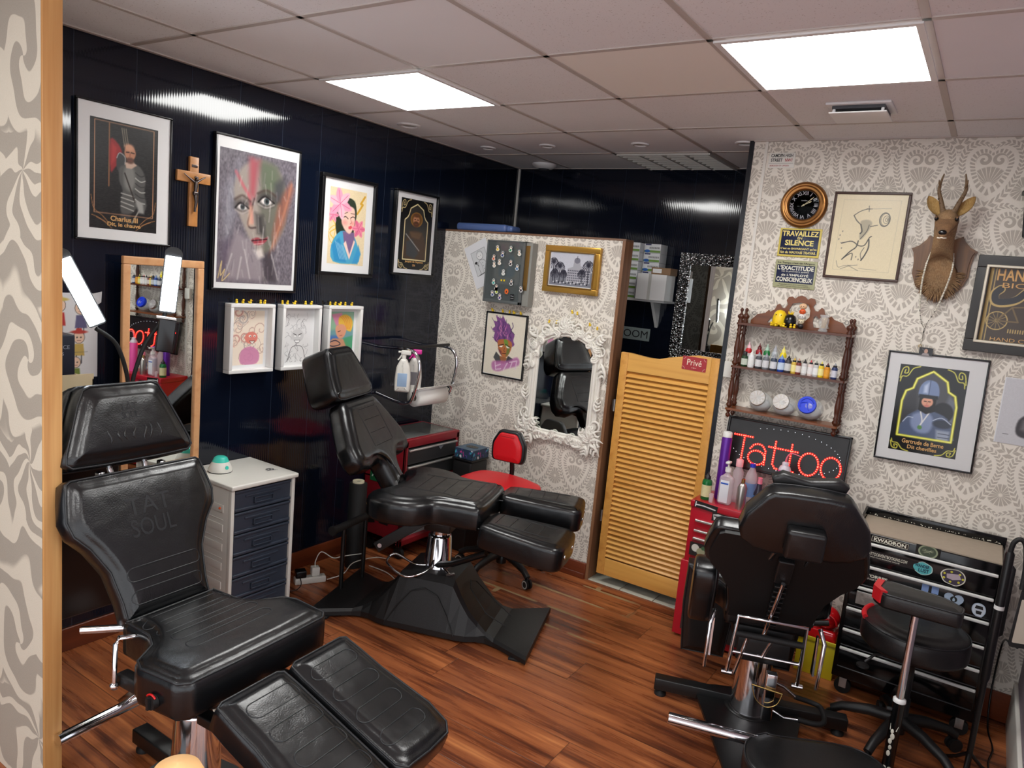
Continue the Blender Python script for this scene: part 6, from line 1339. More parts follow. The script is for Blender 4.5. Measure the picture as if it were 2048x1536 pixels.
# cookie jars lying forward
jl = M('spun_aluminium', (206, 204, 198), .32, 1)
for k, (x, lb, lidm) in enumerate(((-.934, 'glass cookie jar with spun metal lid, leftmost on the bottom tier', jl), (-.818, 'glass cookie jar with spun metal lid, middle of the bottom tier', jl), (-.694, 'larger glass jar with a bright blue lid on the bottom tier', P((20, 60, 214))))):
    r = .052 if k < 2 else .056
    t = thing('glass_jar', lb, 'jar', (x, YR - .062, 1.2125))
    Mj = frame((0, -.012, r + .006), (1, 0, 0), (0, .35, 1)) ; ax_ = Vector((0, -.94, .34)); 
    b = MB(); b.sph((0, 0, 0), r, 24, 14, Matrix.Translation((0, .0, r * .98)), sc=(1.12, .92, .98)); b.build('glass', t, mat=gls)
    b = MB(); b.sph((0, 0, 0), r * .9, 18, 10, Matrix.Translation((0, .0, r * .72)), sc=(1.08, .88, .68)); b.build('cotton_contents', t, mat=M('cotton', (186, 188, 188), .9, bump=1, bscale=90, var=.25))
    Ml = frame((-.010, -r * .78, r * 1.42), (1, 0, 0), (0, .36, .93)); rl = .040 if k < 2 else .043
    b = MB(); b.lathe([(rl * .96, -.022), (rl, -.018), (rl, -.002), (rl * .96, 0)], Ml, 32); ld = b.build('lid', t, mat=lidm)
    if k == 2: MB().tube([(rl * .75 * math.cos(a), rl * .75 * math.sin(a), .001) for a in np.linspace(.3, 3.6, 12)], .0035, 6, Ml).tube(spl([(-.03, .005, .001), (0, .012, .001), (.004, -.008, .001), (.014, -.026, .001)], 4, False), .003, 6, Ml).build('ridge', ld, mat=lidm)
    else:
        q = MB()
        for j in range(10):
            a0 = j * 2 * PI / 10; q.add([(0, 0, .0008), (rl * .93 * math.cos(a0), rl * .93 * math.sin(a0), .0008), (rl * .93 * math.cos(a0 + .30), rl * .93 * math.sin(a0 + .30), .0008)], [(0, 1, 2)], Ml)
        q.build('painted_sheen_rays', ld, mat=M('alu_sheen', (240, 240, 238), .25, .6))  # brighter wedges paint the radial sheen onto the spun lid
# LED sign
t = thing('tattoo_light_sign', 'black light sign spelling Tattoo in red LEDs', 'sign', (-.785, YR - .06, 1.033)); t.matrix_world = frame((-.785, YR - .062, 1.033), (1, 0, 0), (0, .16, 1))
SW, SH = .600, .262
b = MB()
for q in ((-SW / 2, SW / 2, SH / 2 - .012, SH / 2), (-SW / 2, SW / 2, -SH / 2, -SH / 2 + .012), (-SW / 2, -SW / 2 + .012, -SH / 2, SH / 2), (SW / 2 - .012, SW / 2, -SH / 2, SH / 2)): b.rbox(q[0], q[1], q[2], q[3], -.012, .014, .003)
b.build('frame', t, mat=BF); MB().box(-SW / 2 + .01, SW / 2 - .01, -SH / 2 + .01, SH / 2 - .01, -.010, .004).build('board', t, mat=M('board_black', (16, 10, 12), .35))
LEDR = M('led_red', (255, 24, 20), .4, emit=3.2); LEDC = M('led_core', (255, 120, 90), .4, emit=5); LEDW = M('led_white', (226, 230, 240), .4, emit=1.2)
def circ(cx, cy, rx, ry, a0=0, a1=360, n=None): return [(cx + rx * math.cos(math.radians(a)), cy + ry * math.sin(math.radians(a))) for a in np.linspace(a0, a1, n or 40)]
strokes = [[(-.255, .040), (-.152, .040)], [(-.203, .040), (-.203, -.095)], [(-.085, -.02), (-.095, .002)] and circ(-.128, -.060, .042, .036, 0, 360), [(-.165, -.018), (-.150, .004), (-.128, .012), (-.105, .006), (-.088, -.018), (-.086, -.095)],
           [(-.045, .040), (-.045, -.075), (-.030, -.095), (-.015, -.095)], [(-.075, .008), (-.005, .008)], [(.035, .040), (.035, -.075), (.050, -.095), (.065, -.095)], [(.008, .008), (.072, .008)], circ(.125, -.040, .045, .055, 0, 360), circ(.228, -.040, .045, .055, 0, 360)]
ba = MB(); bc_ = MB(); nled = 0
for st in strokes:
    P_ = [Vector(p) for p in st]; acc = 0; last = None
    for i in range(len(P_) - 1):
        L_ = (P_[i + 1] - P_[i]).length; d_ = acc
        while d_ < L_:
            p = P_[i].lerp(P_[i + 1], d_ / L_) if L_ > 0 else P_[i]
            ba.lathe([(.0054, .0045), (.0042, .008), (.001, .0095)], T(p.x, p.y, 0), 8); bc_.lathe([(.0022, .0088), (.0008, .0105)], T(p.x, p.y, 0), 6); nled += 1; d_ += .0115
        acc = d_ - L_
for m_, nm in ((ba, 'red_leds'), (bc_, 'led_cores')):
    o = m_.build(nm, t, mat=LEDR if nm == 'red_leds' else LEDC); o['kind'] = 'stuff'
b = MB()
for a in np.linspace(-70, 120, 26): b.sph((.265 * math.cos(math.radians(a)), .104 * math.sin(math.radians(a)), .005), .0017, 6, 4)
for a in np.linspace(200, 290, 12): b.sph((.265 * math.cos(math.radians(a)), .104 * math.sin(math.radians(a)), .005), .0017, 6, 4)
o = b.build('white_leds', t, mat=LEDW); o['kind'] = 'stuff'
for x in (-.14, .17): MB().tube([(x + .008 * math.cos(a), SH / 2 + .006 + .008 * math.sin(a), .0) for a in np.linspace(0, 2 * PI, 13)[:-1]], .0012, 5, closed=True).build('hanging_ring', t, mat=M('brushed_steel'))
# ---------------------------------------------------------------- tattoo chairs
def stadium(cx, cy, L, r, k=8, ang=0):
    """closed loop, long along x"""
    out = []
    for s_, a0 in ((1, -90), (-1, 90)):
        for j in range(k + 1):
            a = math.radians(a0 + 180 * j / k); out.append((s_ * (L / 2 - r) + r * math.cos(a), r * math.sin(a)))
    ca, sa = math.cos(ang), math.sin(ang)
    return [(cx + x * ca - y * sa, cy + x * sa + y * ca) for x, y in dense(out, .02)]
def padz(pad, x, y):
    P, nr, c, z1, puff, r = pad; v = Vector((x, y)); best = 9; n = len(P)
    for i in range(n):
        a = P[i]; d = P[(i + 1) % n] - a; t = max(0, min(1, (v - a).dot(d) / max(d.dot(d), 1e-12))); best = min(best, (v - a - d * t).length)
    return z1 + (puff * puffy(min(1, (best - r) / .024)) if best > r else -r + math.sqrt(max(0, r * r - (r - best) ** 2)))
def pad(name, out, z0, z1, r, parent, Mx, puff=.012, mat=None, seams=(), pipe=True, lines=(), rb=None, label=None):
    o2 = dense(out, .02)
    b = MB().cushion(o2, z0, z1, r, puff, Mx, rb)
    o = b.build(name, parent, mat=mat or LE, label=label)
    if pipe:
        P, nr, c, *_ = b.pad; pp = [((p - n_ * r * .25).x, (p - n_ * r * .25).y, z1 - r * .25) for p, n_ in zip(P, nr)]
        MB().tube(pp, .0035, 6, Mx, closed=True).build('piping', o, mat=SEAM)
    if seams or lines:
        q = MB()
        for s_ in seams: q.tube([(x, y, padz(b.pad, x, y)) for x, y in s_], .0018, 5, Mx, closed=True)
        for s_ in lines: q.tube([(x, y, padz(b.pad, x, y)) for x, y in s_], .0018, 5, Mx)
        q.build('stitching', o, mat=SEAM if seams else SEAMD)
    return o, b.pad
def emboss(parent, pd, Mx, y0, w_, size):
    for s_, dy in (('TAT', 0), ('SOUL', -size * 1.25)):
        zz = padz(pd, 0, y0 + dy)
        text('embossed_lettering', s_, SEAM, Mx @ T(0, y0 + dy, zz), width=w_, height=size, parent=parent, depth=.0022)
def seat_out(fl=.275, bk=.16, fr=.25):
    h = [(-.14, bk), (-.02, bk + .005), (.03, bk + .03), (.075, fl - .02), (.12, fl), (fr - .03, fl - .012), (fr - .005, fl - .04), (fr, .10)]
    pts = [(x, -y) for x, y in h] + [(x, y) for x, y in h[::-1]]
    return pts
def tatchair(loc, rz, label, rec=25, backview=False, legs='out', zs=.655, bs=1., brot=0):
    t = thing('tattoo_chair', label, 'tattoo chair', loc, rz)
    # seat
    o, pd = pad('seat', seat_out(.285, .16, .29), zs - .115, zs, .028, t, I4, .012,
        seams=[stadium(-.055 + .065 * k, 0, .30 - .0 * k, .021, ang=PI / 2) for k in range(4)])
    if not backview:
        b = MB(); kx, ky, kz = .185, -.285, zs - .075
        b.cyl((kx, ky + .006, kz), (kx, ky - .010, kz), .019, n=18); b.box(kx - .004, kx + .004, ky - .018, ky - .008, kz - .016, kz + .016)
        kn = b.build('knob', t, mat=BKP)
        MB().tube([(kx + .022 * math.cos(a / 10), ky - .004, kz + .022 * math.sin(a / 10)) for a in range(8, 26)], .003, 6).build('red_mark', kn, mat=M('red_plastic', (200, 24, 26), .35))
    # backrest
    a = math.radians(rec); up = Vector((-math.sin(a), 0, math.cos(a))); nn = Vector((math.cos(a), 0, math.sin(a)))
    hb = Vector((-.135, 0, zs - .015)); Mb = frame(hb, (0, 1, 0), up)
    ho = [(.148, 0), (.150, .06), (.165, .16), (.205, .24), (.245, .29), (.256, .34), (.245, .40), (.232, .452), (.215, .463)]
    ho = [(x * bs, y * (1 + (bs - 1) * .35)) for x, y in ho]; bo = [(x, y) for x, y in ho] + [(-x, y) for x, y in ho[::-1]]
    ob, pb = pad('backrest', bo, -.062, 0, .022, t, Mb, .012, seams=[stadium(0, .065, .245, .021), stadium(.004, .135, .255, .021)], rb=.01)
    if not backview: emboss(ob, pb, Mb, .34, .15, .055)
    if backview:
        MB().prism(dense([(x * .93, y * .97 + .005) for x, y in bo], .03), -.078, -.060, Mb).build('back_shell', ob, mat=M('shell_black', (10, 9, 10), .55))
    # headrest
    ah = a * (.45 if backview else .75); uh = Vector((-math.sin(ah), 0, math.cos(ah))); hh = hb + up * (.485 if not backview else .492) + nn * (.0 if not backview else -.085) + (Vector((0, -.022, .0)) if backview else Vector((0, 0, 0)))
    Mh = frame(hh, (0, 1, 0), uh)
    if backview:
        ho = [(.10, -.012), (.155, .0), (.200, .03), (.212, .065), (.196, .13), (.140, .205), (.120, .222), (.06, .228)]
    else:
        ho = [(.10, -.004), (.20, .0), (.220, .02), (.216, .05), (.156, .20), (.132, .246), (.105, .258)]
    hl = [(x, y) for x, y in ho] + [(-x, y) for x, y in ho[::-1]]
    if not backview: pad('headrest_shell', [(x * 1.05, y * 1.03 - .004) for x, y in hl], -.125, -.055, .018, t, Mh, .0, rb=.015)
    oh, ph = pad('headrest', hl, -.085 if backview else -.075, 0, .03 if not backview else .02, t, Mh, .012, rb=.015)
    if not backview:
        emboss(oh, ph, Mh, .175, .058, .022)
        rg = random.Random(3); q = MB()
        for k in range(7):
            x0 = -.075 + .028 * k + rg.uniform(-.006, .006); y0 = .055 + rg.uniform(0, .012); y1 = .10 + rg.uniform(0, .02)
            q.tube([(x0 + .006 * math.sin(u_ * 5 + k), y0 + (y1 - y0) * u_, padz(ph, x0, y0 + (y1 - y0) * u_) - .001) for u_ in (0, .25, .5, .75, 1)], .0042, 6, Mh, taper=(.2, .9, 1, .8, .2))
        q.build('creases', oh, mat=LE)
    else:
        # face cradle lying on the far side, and the square pull tab behind
        q = MB(); q.rbox(-.062, .062, .01, .118, -.135, -.08, .012, Mh); q.build('pull_block', oh, mat=LE2)
        q = MB().cushion(dense([(-.11, .19), (.11, .19), (.125, .235), (.09, .256), (.0, .240), (-.09, .256), (-.125, .235)], .02), .0, .05, .02, .004, Mh); q.build('face_cradle', oh, mat=LE2)
    # headrest posts and clamps
    for s_ in (-1, 1):
        p0 = hb + up * .30 + nn * -.045 + Vector((0, s_ * .06, 0)); p1 = hh + uh * .05 + nn * -.06 + Vector((0, s_ * .06, 0))
        q = MB().cyl(p0, p1, .009); q.build('headrest_post', t, mat=CH)
        pc = hb + up * .462 + nn * -.035 + Vector((0, s_ * .105, 0))
        q = MB().rbox(-.012, .012, -.01, .01, -.012, .012, .004, T(*pc)); q.build('clamp', t, mat=M('red_plastic') if backview else CH)
    # steel under the seat
    b = MB(); b.rbox(-.10, .22, -.12, .12, zs - .175, zs - .118, .01)
    b.rbox(-.06, .06, -.055, .055, zs - .235, zs - .17, .008); b.build('seat_carriage', t, mat=BK)
    # column
    b = MB(); b.lathe([(.082, .052), (.080, .07), (.066, .34), (.064, .352), (.048, .355), (.046, .36)], n=28)
    b.build('column_sleeve', t, mat=CH)
    MB().lathe([(.043, .34), (.043, zs - .2)], n=24).build('piston', t, mat=CH)
    # base: tapering plate, two bars with levelling feet; it stays put when the chair is turned
    Br = RZ(brot)
    b = MB(); b.prism(rpoly([(-.66, -.07), (.03, -.22), (.13, -.16), (.16, .0), (.13, .16), (.03, .22), (-.66, .07)], .02), .038, .052, Br)
    b.lathe([(.10, .05), (.098, .056), (.084, .058)], n=24); b.build('base_plate', t, mat=BK)
    for xx in (.045, -.68):
        b = MB(); b.rbox(xx - .028, xx + .028, -.40, .40, .030, .082, .004, Br); br = b.build('base_bar', t, mat=BK)
        for s_ in (-1, 1):
            MB().lathe([(.026, 0), (.026, .010), (.012, .018), (.010, .032)], Br @ T(xx, s_ * .37, 0), 16).build('levelling_foot', br, mat=RUB)
    # pump pedal: chrome arms with a padded loop
    sd = -1
    b = MB(); b.tube([(0, sd * .06, .20), (.02, sd * .13, .17), (.02, sd * .19, .13)], .007, 8); b.build('pedal_arm', t, mat=CH)
    pe = MB().tube([(-.05, sd * .05, .11), (-.10, sd * .13, .10), (-.11, sd * .19, .11)], .007, 8).build('pedal_arm', t, mat=CH)
    MB().tube(spl([(.02, sd * .18, .135), (.03, sd * .25, .12), (.01, sd * .285, .115), (-.08, sd * .285, .11), (-.115, sd * .25, .11), (-.11, sd * .18, .11)], 5, False), .011, 8).build('pedal_grip', pe, mat=RUB)
    # leg rests
    if legs == 'out':
        la = math.radians(-19)
        for s_ in (-1, 1):
            Ml = T(.345, .035 + s_ * .130, zs - .062) @ RY(math.degrees(-la) + 0)
            lo = [(0, -.112), (.06, -.115), (.16, -.115), (.34, -.115), (.42, -.113), (.45, -.09), (.455, 0), (.45, .09), (.42, .113), (.34, .115), (.16, .115), (.06, .115), (0, .112), (-.012, .09), (-.012, -.09)]
            lo = [(x * 1.02, y * 1.07 + (s_ * .02 * math.exp(-((x - .33) / .1) ** 2) if y * s_ > .1 else 0)) for x, y in lo]
            ol, pl = pad('leg_rest', lo, -.085, 0, .022, t, Ml, .010, seams=[stadium(.075 + .095 * k, -s_ * .012, .175, .026, ang=PI / 2) for k in range(4)])
        for s_ in (-1, 1): MB().rbox(.20, .42, s_ * .14 - .02, s_ * .14 + .02, zs - .20, zs - .17, .005).build('leg_bar', t, mat=BK)
    else:
        Ml = frame((.30, 0, zs - .06), (0, 1, 0), (.10, 0, -1))
        for s_ in (-1, 1):
            Mq = Ml @ T(.05 + s_ * .150, 0, 0)
            pad('leg_rest', [(-.115, .0), (.115, .0), (.118, .22), (.10, .45), (-.10, .45), (-.118, .22)], -.085, 0, .02, t, Mq, .01, mat=LE2)
    return t, dict(hb=hb, up=up, nn=nn, zs=zs, Mb=Mb)
tA, gA = tatchair((-1.90, 1.29, 0), 4, 'black leather tattoo chair closest to the pine post at left, footrests sloping down', rec=24, brot=86)
# side arm of the left chair: strut, black pad bar, long chrome tube
b = MB(); b.tube([(-.075, -.13, .62), (-.075, -.215, .645), (-.075, -.225, .63), (-.075, -.228, .50)], .007, 8); b.sph((-.075, -.228, .50), .013); b.build('strut', tA, mat=CH)
b = MB(); b.rbox(-.09, .16, -.215, -.175, .490, .530, .008); b.build('arm_bar', tA, mat=BKP)
Ai = (T(-1.90, 1.29, 0) @ RZ(4)).inverted(); ap = Ai @ Vector((-2.255, 1.25, .235)); aq = Vector((-.07, -.20, .495))
b = MB(); b.rbox(-.017, .017, -.013, .013, 0, (aq - ap).length, .004, frame(ap, (0, 1, 0), (aq - ap)) @ RX(-90)); b.build('arm_post', tA, mat=CH)
b = MB(); b.cyl(Ai @ Vector((-2.275, 1.52, .215)), Ai @ Vector((-2.232, 1.03, .215)), .019, n=20); b.build('arm_tube', tA, mat=CH)
b = MB(); b.cyl((-.27, -.21, .60), (-.14, -.11, .615), .012); b.build('back_lever', tA, mat=CH)

tC, gC = tatchair((-.62, 3.05, 0), 109, 'black leather tattoo chair seen from behind, in front of the tattoo light sign', rec=30, backview=True, legs='down', zs=.585, bs=1.12)
zs = gC['zs']; hb, up, nn = gC['hb'], gC['up'], gC['nn']; Mb = gC['Mb']
# ratchet bar, chrome yoke and links on the chair back
b = MB(); b.rbox(-.028, .028, .28, .40, -.105, -.075, .006, Mb); rt = b.build('ratchet_mount', tC, mat=BKP)
b = MB(); b.rbox(-.020, .020, .02, .30, -.100, -.076, .003, Mb)
for k in range(9): b.rbox(-.022, .022, .03 + k * .029, .042 + k * .029, -.116, -.096, .002, Mb)
b.build('ratchet_teeth', rt, mat=BK)
b = MB(); b.cyl((-.004, .30, -.118), (.016, -.02, -.125), .008, Mx=Mb); b.build('ratchet_rod', rt, mat=CH)
b = MB(); yk = [(-.115, .055), (.115, .055)]
yt = [Mb @ Vector((s_ * .122, .10, -.14)) for s_ in (-1, 1)]; yb_ = [Vector((-.235, s_ * .132, .315)) for s_ in (-1, 1)]
b.tube([yb_[0], yt[0], yt[1], yb_[1]], .0085, 8)
ym = [yt[k].lerp(yb_[k], .62) for k in (0, 1)]; b.tube(ym, .0075, 8)
for p in yb_: b.cyl(p + Vector((0, -.02, 0)), p + Vector((0, .02, 0)), .010)
b.build('chrome_yoke', tC, mat=CH)
b = MB(); ym2 = [yt[k].lerp(yb_[k], .30) for k in (0, 1)]; b.cyl(ym2[0], ym2[1], .013); b.build('yoke_roller', tC, mat=RUB)
for p, q_ in ((ym2[0].lerp(ym2[1], .45), ym[0].lerp(ym[1], .55)), (ym2[0].lerp(ym2[1], .8), yb_[0].lerp(yb_[1], .9))): MB().cyl(p, q_, .0075).build('link_rod', tC, mat=CH)
b = MB(); b.rbox(-.17, -.155, -.10, .10, zs - .24, zs - .14, .004); b.build('under_plate', tC, mat=BK)
for s_ in (-1, 1):
    b = MB(); b.tube([(-.15, s_ * .20, zs - .06), (-.19, s_ * .215, zs - .10), (-.17, s_ * .215, zs - .30)], .009, 8, taper=(1, 1, .8)); b.prism([(-.02, -.02), (.02, -.02), (.012, .14), (-.012, .14)], -.004, .004, frame((-.13, s_ * .20, zs - .24), (1, 0, 0), (0, 0, 1))); b.build('hinge_arm', tC, mat=CH)
    b = MB(); b.sph((-.15, s_ * .14, zs - .0), .012); b.cyl((-.15, s_ * .14, zs - .04), (-.15, s_ * .14, zs), .008); b.build('bolt', tC, mat=CH)
# curved arm pad on the left of the chair
Ma = frame((-.17, .245, zs + .01), (1, 0, 0), (0, 0, 1))
pad('arm_pad', spl([(-.10, .13), (-.02, .16), (.06, .12), (.10, .02), (.12, -.08), (.06, -.13), (-.02, -.11), (-.07, -.03), (-.10, .05)], 4), -.06, .03, .025, tC, Ma @ RX(0), .006, mat=LE)
# rectangular post, pin with chain, low tube and knee pad hanging on it
b = MB(); b.rbox(-.225, -.19, -.062, -.022, .14, .335, .004); b.build('arm_post', tC, mat=CH)
b = MB(); b.cyl((-.235, -.085, .27), (-.235, .03, .285), .004); b.tube(spl([(-.235, -.085, .27), (-.24, -.07, .225), (-.24, -.03, .205), (-.24, .01, .23), (-.235, .03, .285)], 4, False), .0022, 5); b.build('locking_pin', tC, mat=M('brass', (214, 180, 110), .25, 1))
Cw = Matrix.Translation((-.62, 3.05, 0)) @ RZ(109); Ci = Cw.inverted()
b = MB(); b.cyl(Ci @ Vector((-.785, 2.50, .205)), Ci @ Vector((-.40, 2.655, .175)), .0215, n=20); b.build('arm_tube', tC, mat=CH)
kp = [(-.515, 2.565), (-.475, 2.665), (-.43, 2.685), (-.20, 2.80), (-.08, 2.76), (-.05, 2.66), (-.10, 2.50), (-.35, 2.40), (-.47, 2.44)]
pad('knee_pad', spl(kp, 4), .13, .205, .022, tC, Ci, .008, mat=LE2)
b = MB(); b.cyl((.05, -.20, .46), (.06, -.27, .47), .012); b.build('seat_lever', tC, mat=BKP)

# ---- middle chair on its big moulded base
tB = thing('tattoo_chair', 'black leather tattoo chair on a wide moulded black base, in the middle of the room', 'tattoo chair', (-2.18, 2.83, 0), 19)
zs = .695
so = [(-.25, .10), (-.30, .19), (-.285, .28), (-.19, .335), (-.07, .33), (.0, .285), (.04, .24), (.10, .23), (.23, .23), (.265, .21), (.28, .12)]
so = [(x, -y) for x, y in so] + [(x, y) for x, y in so[::-1]]
def rect_loop(x0, x1, y0, y1): return [(x, y) for x, y in dense([(x0, y0), (x1, y0), (x1, y1), (x0, y1)], .02)]
pad('seat', spl(so, 3), zs - .12, zs, .04, tB, I4, .012, lines=[[(x, y) for y in np.linspace(-.13, .13, 8)] for x in (-.10, -.03, .04, .11, .18)] + [[(x, s_ * (.13 + .02 * (x > .1))) for x in np.linspace(-.14, .2, 8)] for s_ in (-1, 1)], pipe=False)
for s_, dz, an in ((-1, -.055, 4), (1, .0, 2)):
    Ml = T(.285, s_ * .145 - (.012 if s_ < 0 else 0), zs - .005 + dz) @ RZ(s_ * 4) @ RY(an)
    wq = 1.25 if s_ < 0 else 1.05; lo = [(x, y * wq) for x, y in [(0, -.095), (.10, -.11), (.30, -.128), (.38, -.128), (.41, -.10), (.415, 0), (.41, .10), (.38, .125), (.30, .125), (.10, .105), (0, .09), (-.015, .0)]]
    ol, pl = pad('leg_rest', rpoly(lo, .02, 2), -.115, 0, .026, tB, Ml, .008, lines=[[(x, y) for y in np.linspace(-.065, .065, 6)] for x in (.06, .13, .20, .27)] + [[(x, q * .07) for x in np.linspace(.03, .33, 7)] for q in (-1, 1)], pipe=False)
    MB().tube([(-.01, -.095, -.03)] + [(x, -.095 - .03 * min(1, x / .3), -.028) for x in (.05, .15, .25, .33, .38)], .002, 5, Ml).build('piping', ol, mat=SEAM)
    for yy in (-.08, .06):
        MB().lathe([(.011, 0), (.011, .003), (.005, .003), (.005, .001)], Ml @ frame((.4125, yy, -.055), (0, 1, 0), (0, 0, 1)), 14).build('eyelet', ol, mat=CH)
a = math.radians(34); up = Vector((-math.sin(a), 0, math.cos(a))); nn = Vector((math.cos(a), 0, math.sin(a)))
Mb = frame((-.215, 0, zs - .02), (0, 1, 0), up)
ho = [(.068, .0), (.070, .10), (.074, .155), (.11, .170), (.20, .150), (.280, .165), (.308, .21), (.302, .28), (.246, .39), (.190, .485), (.16, .507)]
bo = [(x, y) for x, y in ho] + [(-x, y) for x, y in ho[::-1]]
pad('backrest', bo, -.10, 0, .035, tB, Mb, .012, lines=[[(x, y) for x in np.linspace(-.085, .085, 6)] for y in (.24, .31, .38, .44)] + [[(s_ * .105, y) for y in np.linspace(.20, .46, 7)] for s_ in (-1, 1)], pipe=False)
a2 = math.radians(27); u2 = Vector((-math.sin(a2), 0, math.cos(a2))); h0 = Vector((-.215, 0, zs - .02)) + up * .515 + nn * .0
Mh = frame(h0, (0, 1, 0), u2)
ho = [(.13, -.01), (.190, .0), (.208, .04), (.182, .14), (.132, .255), (.10, .272)]
oh, _ = pad('headrest', rpoly([(x, y) for x, y in ho] + [(-x, y) for x, y in ho[::-1]], .02, 2), -.165, 0, .032, tB, Mh, .01, pipe=True)
b = MB()
b.tube([(.165, .02, -.05), (.18, .05, -.06), (.10, .22, -.06)], .0015, 5, Mh); b.build('panel_seam', oh, mat=SEAM)
# steel parts below
b = MB(); b.rbox(-.16, .18, -.13, .13, zs - .155, zs - .118, .008); b.rbox(-.07, .07, -.06, .06, zs - .22, zs - .15, .008); b.build('seat_carriage', tB, mat=BK)
for s_ in (-1, 1):
    Mq = frame((-.06, s_ * .15, zs - .15), (-.80, s_ * .12, -.60), (0, 1, 0))
    b = MB(); b.rbox(-.02, .26, -.008, .008, -.026, .026, .003, Mq); q = b.build('link_arm', tB, mat=BKP)
    MB().cyl((.235, -.012, 0), (.235, .012, 0), .011, Mx=Mq).build('bolt', q, mat=CH)
b = MB(); b.tube([(.0, -.05, .30), (.12, -.13, .36), (.30, -.19, .47)], .016, 4); b.build('square_lever', tB, mat=BK)
MB().lathe([(.078, .27), (.072, .29), (.060, .44), (.056, .45), (.05, .452)], n=28).build('column_sleeve', tB, mat=CH)
MB().lathe([(.042, .44), (.042, zs - .16)], n=24).build('piston', tB, mat=CH)
b = MB(); b.tube(spl([(.0, -.07, .33), (-.02, -.13, .29), (-.10, -.19, .275), (-.22, -.12, .285), (-.25, -.06, .29), (-.22, -.03, .31), (-.10, -.08, .30), (-.04, -.07, .30)], 5, False), .006, 8); b.build('foot_pedal', tB, mat=CH)
b = MB(); b.cyl((.05, -.05, .29), (.10, -.10, .285), .008); b.cyl((.085, -.12, .285), (.115, -.08, .285), .009); b.build('pedal_clamp', tB, mat=CH)
# moulded base: flared pedestal on a bow tie plate
b = MB()
L = 24
secs = []
for k in range(L + 1):
    x = -.56 + 1.12 * k / L; ax = abs(x)
    if ax < .135: z = .285
    else: z = .045 + .24 * max(0, 1 - (ax - .135) / .24) ** 1.7
    hw = .215 if ax < .22 else (.215 - .035 * math.sin(PI * (ax - .22) / .2) if ax < .42 else .215 + .075 * (ax - .42) / .14)
    secs.append((x, hw, z))
vs = []; fs = []
for x, hw, z in secs:
    low = .012
    tw = hw - .015 - (.075 * min(1, max(0, (z - .05) / .2)) ** .8)
    vs += [(x, -hw, low), (x, -hw, min(z - .012, .04)), (x, -tw - .012 - .02 * min(1, max(0, z - .06) * 4), z - .014 - .05 * max(0, z - .06)), (x, -tw, z), (x, tw, z), (x, tw + .012 + .02 * min(1, max(0, z - .06) * 4), z - .014 - .05 * max(0, z - .06)), (x, hw, min(z - .012, .04)), (x, hw, low)]
for k in range(L):
    for j in range(7): fs.append([k * 8 + j, k * 8 + j + 1, (k + 1) * 8 + j + 1, (k + 1) * 8 + j])
    fs.append([k * 8 + 7, k * 8, (k + 1) * 8, (k + 1) * 8 + 7])
fs.append(list(range(8))); fs.append([L * 8 + j for j in range(8)][::-1])
b.add(vs, fs); bs = b.build('moulded_base', tB, mat=BKP)
q = MB()
for s_ in (-1, 1):
    q.tube([(-.18, s_ * .2155, .03), (-.13, s_ * .199, .12), (-.07, s_ * .178, .20), (0, s_ * .172, .225), (.07, s_ * .178, .20), (.13, s_ * .199, .12), (.18, s_ * .2155, .03)], .003, 6)
q.tube([(.40, -.06, .06), (.30, -.08, .115), (.20, -.05, .215), (.185, 0, .235), (.20, .05, .215), (.30, .08, .115), (.40, .06, .06)], .003, 6)
q.build('moulding_line', bs, mat=BKP)
for x, y in ((.50, -.24), (.50, .24), (-.50, -.24), (-.50, .24)): MB().rbox(x - .03, x + .03, y - .02, y + .02, 0, .014, .004).build('rubber_foot', bs, mat=RUB)
# knee bar on two posts
b = MB()
pw = [Vector((-2.69, 2.66, .05)), Vector((-2.71, 2.84, .05))]
Bi = (T(-2.18, 2.83, 0) @ RZ(19)).inverted()
for p in pw: q_ = Bi @ p; b.cyl((q_.x, q_.y, .04), (q_.x, q_.y, .385), .0115); b.build('bar_post', tB, mat=BK); b = MB()
b = MB(); p0 = Bi @ Vector((-2.67, 2.56, .395)); p1 = Bi @ Vector((-2.73, 2.93, .395)); b.cyl(p0, p1, .02); b.cyl(p0 - (p1 - p0).normalized() * .006, p0 + (p1 - p0).normalized() * .012, .025); b.build('knee_bar', tB, mat=RUB)
# ---------------------------------------------------------------- furniture along the right wall
CR = M('chest_red', (176, 20, 40), .30, coat=.3); CRD = M('chest_red_dark', (120, 12, 26), .4)
t = thing('red_tool_chest', 'glossy red stacked metal tool chest beside the louvred door', 'tool chest', (-.905, 3.70, 0))
x0, x1, yf, yb = -.243, .245, -.135, .125
b = MB(); b.rbox(x0 - .012, x1 + .012, yf - .01, yb, .012, .415, .004); b.rbox(x0, x1, yf, yb, .415, .730, .004); b.rbox(x0 - .004, x1 + .004, yf - .006, yb, .700, .738, .006); b.build('body', t, mat=CR)
for z0, z1, dk in ((.600, .645, 0), (.548, .592, 0), (.438, .536, 1)):
    b = MB(); b.rbox(x0 + .030, x1 - .030, yf - .008, yf + .01, z0, z1, .002); d_ = b.build('drawer', t, mat=CRD if dk else CR)
    if not dk: MB().rbox(x0 + .034, x1 - .034, yf - .020, yf - .006, z1 - .012, z1, .004).build('handle_strip', d_, mat=ST)
MB().rbox(x0 + .034, x1 - .034, yf - .020, yf - .006, .538, .550, .004).build('handle_strip', t, mat=ST)
for k, (z0, z1) in enumerate(((.285, .330), (.235, .280), (.185, .230), (.05, .180))):
    b = MB(); b.rbox(x0 + .030, x1 - .030, yf - .016, yf + .01, z0, z1, .002); d_ = b.build('drawer', t, mat=RDK)
    MB().rbox(x0 + .034, x1 - .034, yf - .030, yf - .014, z1 - .013, z1, .004).build('handle_strip', d_, mat=ST)
